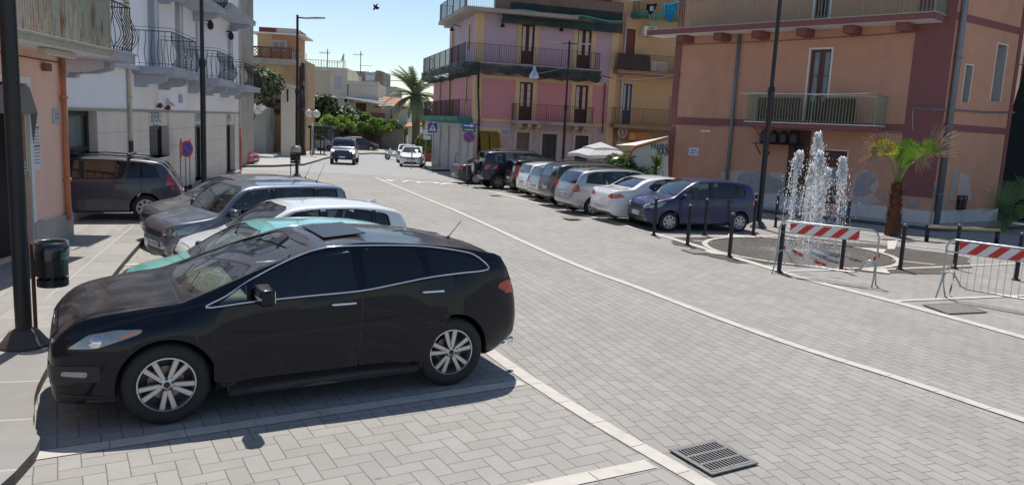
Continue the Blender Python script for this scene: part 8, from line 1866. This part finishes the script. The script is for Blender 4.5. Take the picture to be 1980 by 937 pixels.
obj('frame', bm, mat('grey parasol pole', (.2, .2, .2), .5), t); bm = B(); box(bm, (cx, Yu, bz + .06), (.9, .9, .12), .35, bev=.02); obj('base', bm, M_CONC, t)
Ya = 33.0; FA = Fc((0, Ya), (1, .12)); t = thing('snack_bar_awning', 'pale canvas side panel of the snack bar with an orange curved frame and dark letters', 'awning', FA.P(FA.uz(1240, 345)[0], -.2))
PA = [FA.uz(*p) for p in ((1217, 352), (1217, 300), (1220, 292), (1228, 284), (1292, 266), (1292, 352))]; bm = B(); extr(bm, [FA.P(u, z, 0) for u, z in PA], FA.n * -.03); obj('canvas', bm, mat('cream canvas', (.58, .56, .48), .8, var=.06), t)
bm = B(); tube(bm, [FA.P(u, z, .03) for u, z in PA[:5]], .07, 8); obj('frame', bm, mat('orange tube frame', (.45, .16, .05), .5), t); bm = B(); A = [FA.P(*PA[3], -.0), FA.P(*PA[4], 0)]; extr(bm, [A[0] + Vector((0, 0, .05)), A[1] + Vector((0, 0, .05)), A[1] - FA.n * 3.4 - Vector((0, 0, .25)), A[0] - FA.n * 3.4 - Vector((0, 0, .05))], (0, 0, .02)); obj('roof_canvas', bm, M_CANV, t)
M_LET = mat('dark green lettering', (.03, .055, .045), .6); c = FA.P(*FA.uz(1275, 284), .01); text(t, 'PANINI', .38, c, txu(FA), (-.18, 0, 1), M_LET, 'lettering', .006, .008, sx=.62); c = FA.P(*FA.uz(1282, 295), .01); text(t, 'BAR', .42, c, txu(FA), (-.18, 0, 1), M_LET, 'lettering', .006, .008, sx=.7)
bm = B(); a = FA.P(FA.uz(1215, 340)[0], -.2, .3); box(bm, a + Vector((2.3, 0, .5)), (4.5, .6, 1.0), bev=.02); ob = obj('low_white_wall', bm, M_WHITEP); tag(ob, 'low white wall under the snack bar panel behind the yucca', 'wall')

# ------------------------------------------------------------------ bus stop, globe lamp, scooter
Yb = 69; g = at(610, 300, Yb); zf_ = gz(Yb) + .13; x0, x1 = at(600, 290, Yb).x, at(640, 290, Yb).x; t = thing('bus_shelter', 'black framed glass bus shelter on the far left pavement', 'bus shelter', ((x0 + x1) / 2, Yb, zf_)); zt_ = at(620, 244, Yb).z; bm = B()
for x in (x0, (x0 + x1) / 2, x1):
    for y in (Yb, Yb + 1.3): box(bm, (x, y, (zf_ + zt_) / 2), (.09, .09, zt_ - zf_))
box(bm, ((x0 + x1) / 2, Yb + .65, zt_ - .1), (x1 - x0 + .3, 1.8, .22)); box(bm, ((x0 + x1) / 2, Yb, zt_ - .5), (x1 - x0, .06, .08)); obj('frame', bm, M_POLE, t); bm = B()
for (a, b) in ((x0, (x0 + x1) / 2), ((x0 + x1) / 2, x1)): box(bm, ((a + b) / 2, Yb + 1.3, (zf_ + zt_) / 2), (b - a - .1, .02, zt_ - zf_ - .8))
obj('glass_panel', bm, M_WIN, t); bm = B(); box(bm, ((x0 + x1) / 2, Yb + 1.0, zf_ + .45), (x1 - x0 - .4, .4, .06)); obj('bench', bm, M_POLE, t)
g = at(584, 302, 66); g.z = gz(66) + .13; t = thing('globe_lamp', 'old black lamp post with two white glass globes by the bus shelter', 'street lamp', g); bm = B(); zt_ = at(586, 175, 66).z; lathe(bm, [(.38, 0), (.38, .1), (.22, .8), (.13, 1.1), (.10, 1.3)], c=g, n=14); tube(bm, [g + Vector((0, 0, 1.2)), (g.x, g.y, zt_)], [.09, .05], 10); za_ = at(586, 211, 66).z; tube(bm, [(g.x - .9, g.y, za_), (g.x + 1.5, g.y, za_)], .035, 6); obj('post', bm, M_POLE, t, smooth=True)
for dx in (-.75, .55, 1.2): bm = B(); c = Vector((g.x + dx, g.y, za_ - .36)); lathe(bm, [(0, -.34), (.2, -.27), (.33, -.08), (.33, .1), (.18, .28), (.08, .34), (0, .36)], c=c, n=18); obj('globe', bm, mat('milky globe', (.62, .58, .48), .2, coat=1), t, smooth=True)
g = at(604, 300, 67); bm = B(); tube(bm, [(g.x, 67, -.8), (g.x, 67, at(604, 238, 67).z)], .09, 8); ob = obj('signal_post', bm, M_SBACK, smooth=True); tag(ob, 'pale post standing in front of the bus shelter', 'post')
g = G(764, 309); t = thing('scooter', 'white scooter parked left of the white car', 'scooter', g, radians(205)); bm = B()
tube(bm, [(.62, 0, .42), (.52, 0, .75), (.45, 0, 1.0)], [.08, .10, .05], 8); box(bm, (.40, 0, .55), (.10, .42, .62), Matrix.Rotation(-.3, 3, 'Y'), bev=.04); box(bm, (.05, 0, .3), (.6, .3, .08), bev=.02); box(bm, (-.45, 0, .55), (.8, .34, .38), bev=.12); obj('body', bm, mat('white scooter body', (.7, .7, .7), .3, coat=1), t, local=True, smooth=True)
bm = B(); box(bm, (-.40, 0, .80), (.75, .30, .12), bev=.05); obj('seat', bm, M_PLASTIC, t, local=True, smooth=True); bm = B(); tube(bm, [(.42, -.34, 1.05), (.46, 0, 1.0), (.42, .34, 1.05)], .018, 6); tube(bm, [(.42, .3, 1.05), (.42, .34, 1.25)], .01, 5); obj('handlebar', bm, M_PLASTIC, t, local=True)
for x in (.68, -.62): bm = B(); tube(bm, [(x + .21 * cos(a * pi / 10), 0, .25 + .21 * sin(a * pi / 10)) for a in range(20)], .055, 8, closed=True); w_ = obj('wheel', bm, M_TYRE, t, local=True, smooth=True); bm = B(); lathe(bm, [(0, -.03), (.15, -.03), (.15, .03), (0, .03)], c=(x, 0, .25), n=16, axis='y'); obj('rim', bm, M_CAP, w_, local=True)
# swift in the sky
c = at(726, 14, 45); bm = B(); lathe(bm, [(0, -.28), (.035, -.16), (.07, 0), (.05, .14), (.0, .24)], c=c, n=10, M=Matrix.Rotation(.6, 3, 'Y') @ Matrix.Rotation(pi, 3, 'X'))
for (e1, e2) in (((-.12, .1, .20), (-.18, .1, .08)), ((.28, -.1, -.05), (.12, -.1, -.20))): extr(bm, [c + Vector((.0, 0, .08)), c + Vector(e1), c + Vector(e2) * .8, c + Vector((0, 0, -.08))], (0, .012, 0))
ob = obj('swift', bm, mat('dark plumage', (.02, .018, .016), .8)); tag(ob, 'dark swift flying in the open sky', 'bird')
# ------------------------------------------------------------------ the cars
P_BLK = paint('black car paint', (.003, .005, .012), .0, dust=.2); P_BLK2 = paint('black paint far', (.008, .008, .010), .1)
P_TEAL = paint('pale teal paint', (.16, .48, .43), .0); P_WHT = paint('white paint', (.74, .74, .73), .0); P_GRB = paint('grey blue metallic', (.16, .185, .225), .5); P_GRD = paint('dusty dark grey metallic', (.12, .12, .125), .4, dust=.3)
P_GR2 = paint('slate grey metallic', (.05, .057, .078), .25); P_RED = paint('red paint', (.42, .015, .015), 0); P_NVY = paint('navy paint', (.005, .010, .035), .0); P_SIL = paint('silver paint', (.42, .43, .44), .6); P_BLU = paint('dark blue metallic', (.005, .011, .075), .0); P_DGR = paint('dark grey paint', (.05, .052, .055), .3); P_DIS = paint('deep blue paint', (.010, .024, .12), .0)
def pos(x, y, dz=0): return (x, y, gz(y) + dz)
def rw(S, x, y, hd, side, dz=0):
    """car location from the ground point under its near rear wheel"""
    d = Vector((cos(hd), sin(hd))); n = Vector((-d.y, d.x)) * side; c = Vector((x, y)) - n * (S['W'] / 2 - .05) + d * (S['L'] / 2 - (S['L'] - S['fo'] - S['wb'])); return pos(c.x, c.y, dz)
make_car('crossover_car', 'black crossover car nearest the camera with chrome window trim and tilted sunroof', 'car', SP_BLACK, loc, hd, P_BLK, 'cars parked nose in along the left kerb')
gl = 'cars parked nose in along the left kerb'; gr = 'cars parked in the right hand bays'
def retail(S, p, pk=None):
    for q in S['skins']:
        if q['n'] == 'tail_light' and 'p' in q: q['p'] = p
        if q['n'] == 'tail_light' and 'pK' in q and pk: q['pK'] = pk
def aer(x, z, L=.28, back=.1, cen=0):
    def f(o, S, bvh, pm):
        b = B(); p, _ = hitpt(bvh, S['L'], 'T', x * S['L'], cen, 0)
        tube(b, [p, p + Vector((-.01, 0, .03))], [.02, .010], 8); tube(b, [p + Vector((-.01, 0, .02)), p + Vector((-back, 0, L))], [.005, .003], 5); obj('aerial', b, M_PLASTIC, o, local=True)
    return f
def fin(o, S, bvh, pm):
    b = B(); p, _ = hitpt(bvh, S['L'], 'T', .86 * S['L'], 0, 0); extr(b, [p + Vector((.10, -.012, -.01)), p + Vector((-.08, -.012, -.01)), p + Vector((-.09, -.012, .07)), p + Vector((-.05, -.012, .07))], (0, .024, 0)); obj('shark_fin_aerial', b, pm, o, local=True)
def rails(o, S, bvh, pm):
    for y in (.5, -.5):
        b = B(); pts = [hitpt(bvh, S['L'], 'T', s * S['L'], y * S['W'] / 1.75, 0)[0] + Vector((0, 0, h_)) for s, h_ in ((.40, .0), (.43, .05), (.6, .055), (.80, .05), (.84, .0))]; tube(b, pts, .018, 6); obj('roof_rail', b, M_PLASTIC, o, local=True, smooth=True)
def bars(o, S, bvh, pm):
    rails(o, S, bvh, pm)
    for s in (.47, .74): b = B(); p, _ = hitpt(bvh, S['L'], 'T', s * S['L'], 0, 0); boxp(b, (p.x, -.68, p.z + .06), (p.x, .68, p.z + .06), .08, .035); obj('roof_bar', b, M_PLASTIC, o, local=True)
make_car('small_hatchback', 'pale teal small hatchback mostly hidden right behind the black crossover', 'car', scale_spec(T_HATCH, 3.75, 1.62, 1.41, extra=aer(.36, 1.4, .45, .18), dashm=M_SEATG, seatm=M_SEAT), pos(-3.15, 10.15), radians(213), P_TEAL, gl)
make_car('hatchback', 'white hatchback with a shark fin aerial between the teal car and the grey blue car', 'car', scale_spec(T_HATCH, 3.6, 1.66, 1.47, extra=fin), pos(-3.5, 12.35), radians(214), P_WHT, gl)
make_car('city_car', 'grey blue boxy city car with its round headlamp and mirror showing behind the teal car', 'car', scale_spec(T_BOXY, 3.58, 1.64, 1.53, wstyle='five', extra=aer(.88, 1.5, .38, .2), mm=P_GRB), pos(-5.0, 14.6), radians(223), P_GRB, gl)
make_car('hatchback', 'dusty dark grey hatchback farthest along the left kerb behind the grey blue city car', 'car', scale_spec(T_HATCH, 3.9, 1.68, 1.46, extra=aer(.88, 1.4, .36, .18)), pos(-5.95, 16.75), radians(221), P_GRD, gl)
S = scale_spec(T_WAGON, 4.45, 1.76, 1.52, D=.63, rim=.42, wstyle='cap8', extra=bars); [q.update(dark=1) for q in S['side']]; retail(S, [(4.10, .86), (4.40, .90), (4.33, 1.10), (4.17, 1.30), (4.10, 1.32), (4.16, 1.10)]); g = G(283, 427, .1); hw_ = atan2(*(lambda v: (v.y, v.x))(G(150, 427, .1) - g))
l_ = rw(S, g.x, g.y, hw_, 1, .1); make_car('estate_car', 'slate grey estate car with roof bars parked across the side street by the bank', 'car', S, l_, hw_, P_GR2, 'cars parked in the side streets')
S = scale_spec(T_HATCH, 3.9, 1.65, 1.40); g = G(480, 322); make_car('small_hatchback', 'red hatchback poking out behind the corner of the white bank', 'car', S, (g.x - 1.75, 47.9, gz(47.9)), radians(-8), P_RED, 'cars parked in the side streets')
H22 = radians(20)
def extra_spare(o, S, bvh, pm):
    b = B(); p, n = hitpt(bvh, S['L'], 'K', .15, .95, 0); lathe(b, [(0, -.02), (.34, -.02), (.37, .03), (.37, .16), (.33, .20), (.2, .21), (0, .21)], c=(p.x - .02, .15, .98), n=28, axis='x', M=Matrix.Rotation(pi, 3, 'Z')); obj('spare_wheel', b, M_TYRE, o, local=True, smooth=True); b = B(); lathe(b, [(.22, .215), (0, .22)], c=(p.x - .02, .15, .98), n=20, axis='x', M=Matrix.Rotation(pi, 3, 'Z')); obj('spare_wheel_cover', b, M_CAP, o, local=True); rails(o, S, bvh, pm)
bigoff = dict(D=.74, rim=.42, wstyle='five', tumble=.2)
S = scale_spec(T_SEDAN, 4.5, 1.72, 1.42); make_car('saloon_car', 'dark grey saloon seen only by its boot, left of the navy off roader', 'car', S, rw(S, -2.0, 39.7, H22, -1), H22, P_DGR, gr)
S = scale_spec(T_BOXY, 4.6, 1.78, 1.85, extra=extra_spare, bot=[(p[0] * 4.6, p[1] * 1.85 + .14) for p in T_BOXY['bot']], **bigoff); retail(S, [(4.47, .98), (4.57, .98), (4.55, 1.2), (4.47, 1.2)], [(.78, .98), (.87, .98), (.86, 1.2), (.79, 1.2)]); make_car('off_road_car', 'tall navy off road car with a spare wheel on its back door', 'car', S, rw(S, -.78, 36.54, H22, -1), H22, P_NVY, gr)
S = scale_spec(T_BOXY, 3.54, 1.58, 1.55, wstyle='cap12', extra=rails); make_car('city_car', 'black boxy city car with tall red tail lamps next to the navy off roader', 'car', S, rw(S, .52, 34.58, H22, -1), H22, P_BLK2, gr)
S = scale_spec(T_HATCH, 3.65, 1.66, 1.50); make_car('small_hatchback', 'small white hatchback between the black city car and the light silver hatchback', 'car', S, rw(S, 1.15, 32.2, H22, -1), H22, P_WHT, gr)
S = scale_spec(T_HATCH, 3.8, 1.66, 1.47); make_car('small_hatchback', 'light silver hatchback squeezed between the small white car and the dark sport utility car', 'car', S, rw(S, 1.62, 30.2, H22, -1), H22, P_SIL, gr)
S = scale_spec(T_SUV, 4.4, 1.80, 1.66, extra=rails); make_car('sport_utility_car', 'dark grey sport utility car with roof rails beside the silver estate car', 'car', S, rw(S, 2.15, 27.9, H22, -1), H22, P_DGR, gr)
S = scale_spec(T_WAGON, 4.42, 1.76, 1.56, D=.62, wstyle='cap7', extra=rails); make_car('estate_car', 'silver estate car with red tail lamp parked next to the white saloon', 'car', S, rw(S, 2.65, 25.53, H22, -1), H22, P_SIL, gr)
S = scale_spec(T_SEDAN, 4.44, 1.75, 1.46, extra=aer(.5, 1.4, .25)); make_car('saloon_car', 'white saloon car with long red tail lamps behind the blue hatchback', 'car', S, rw(S, 3.85, 23.5, H22, -1), H22, P_WHT, gr)
S = scale_spec(T_HATCH, 3.64, 1.66, 1.50, D=.57, rim=.38, mm=P_BLU, scale=1.0); a, b = G(1288, 447), G(1427, 448); hy = atan2(a.y - b.y, a.x - b.x); make_car('small_hatchback', 'dark blue hatchback parked nose out behind the bollards by the fountain', 'car', S, rw(S, b.x, b.y, hy, 1), hy, P_BLU, gr)
# traffic
S = scale_spec(T_BOXY, 4.5, 1.80, 1.94, D=.74, rim=.42, wstyle='five', tumble=.16, bot=[(p[0] * 4.5, p[1] * 1.94 + .16) for p in T_BOXY['bot']], extra=rails, mm=M_PLASTIC)
for q in S['skins']:
    if q['n'] == 'headlight' and 'pF' in q: q['m'] = M_LENSW; q['pF'] = [(.56, .98), (.82, .98), (.82, 1.12), (.56, 1.12)]; q['r'] = .02; q.pop('bulb', None)
    if q['n'] == 'grille': q['pF'] = [(-.52, .96), (.52, .96), (.52, 1.12), (-.52, 1.12)]
    if q['n'] == 'bumper_intake': q['pF'] = [(-.85, .60), (.85, .60), (.85, .80), (-.85, .80)]
g = G(655, 318); make_car('off_road_car', 'blue off road car driving towards the camera with its headlamps lit', 'car', S, (g.x, g.y + 2.0, gz(g.y + 2)), radians(-83), P_DIS, 'cars on the road')
g = G(791, 323); S = scale_spec(T_HATCH, 3.9, 1.70, 1.50)
make_car('hatchback', 'white hatchback facing the camera at the kerb before the corner house', 'car', S, (g.x, g.y + 1.8, gz(g.y)), radians(-87), P_WHT, 'cars on the road')
S = scale_spec(T_WAGON, 4.3, 1.72, 1.48); make_car('estate_car', 'second white car parked directly behind the white hatchback near the corner', 'car', S, (at(787, 300, 66).x, 66, gz(66)), radians(-80), P_WHT, 'cars on the road')
S = scale_spec(T_HATCH, 4.1, 1.74, 1.5, D=.64); make_car('hatchback', 'dark blue black car parked side on under the trees right of the blue off roader', 'car', S, (at(694, 286, 82).x, 82, gz(82) + .02), radians(8), P_NVY, 'cars parked under the trees')
S = scale_spec(T_WAGON, 4.4, 1.76, 1.62); make_car('van', 'white car seen through the glass of the bus shelter', 'car', S, (at(614, 286, 80).x, 80, gz(80)), radians(8), P_WHT, 'cars parked under the trees')
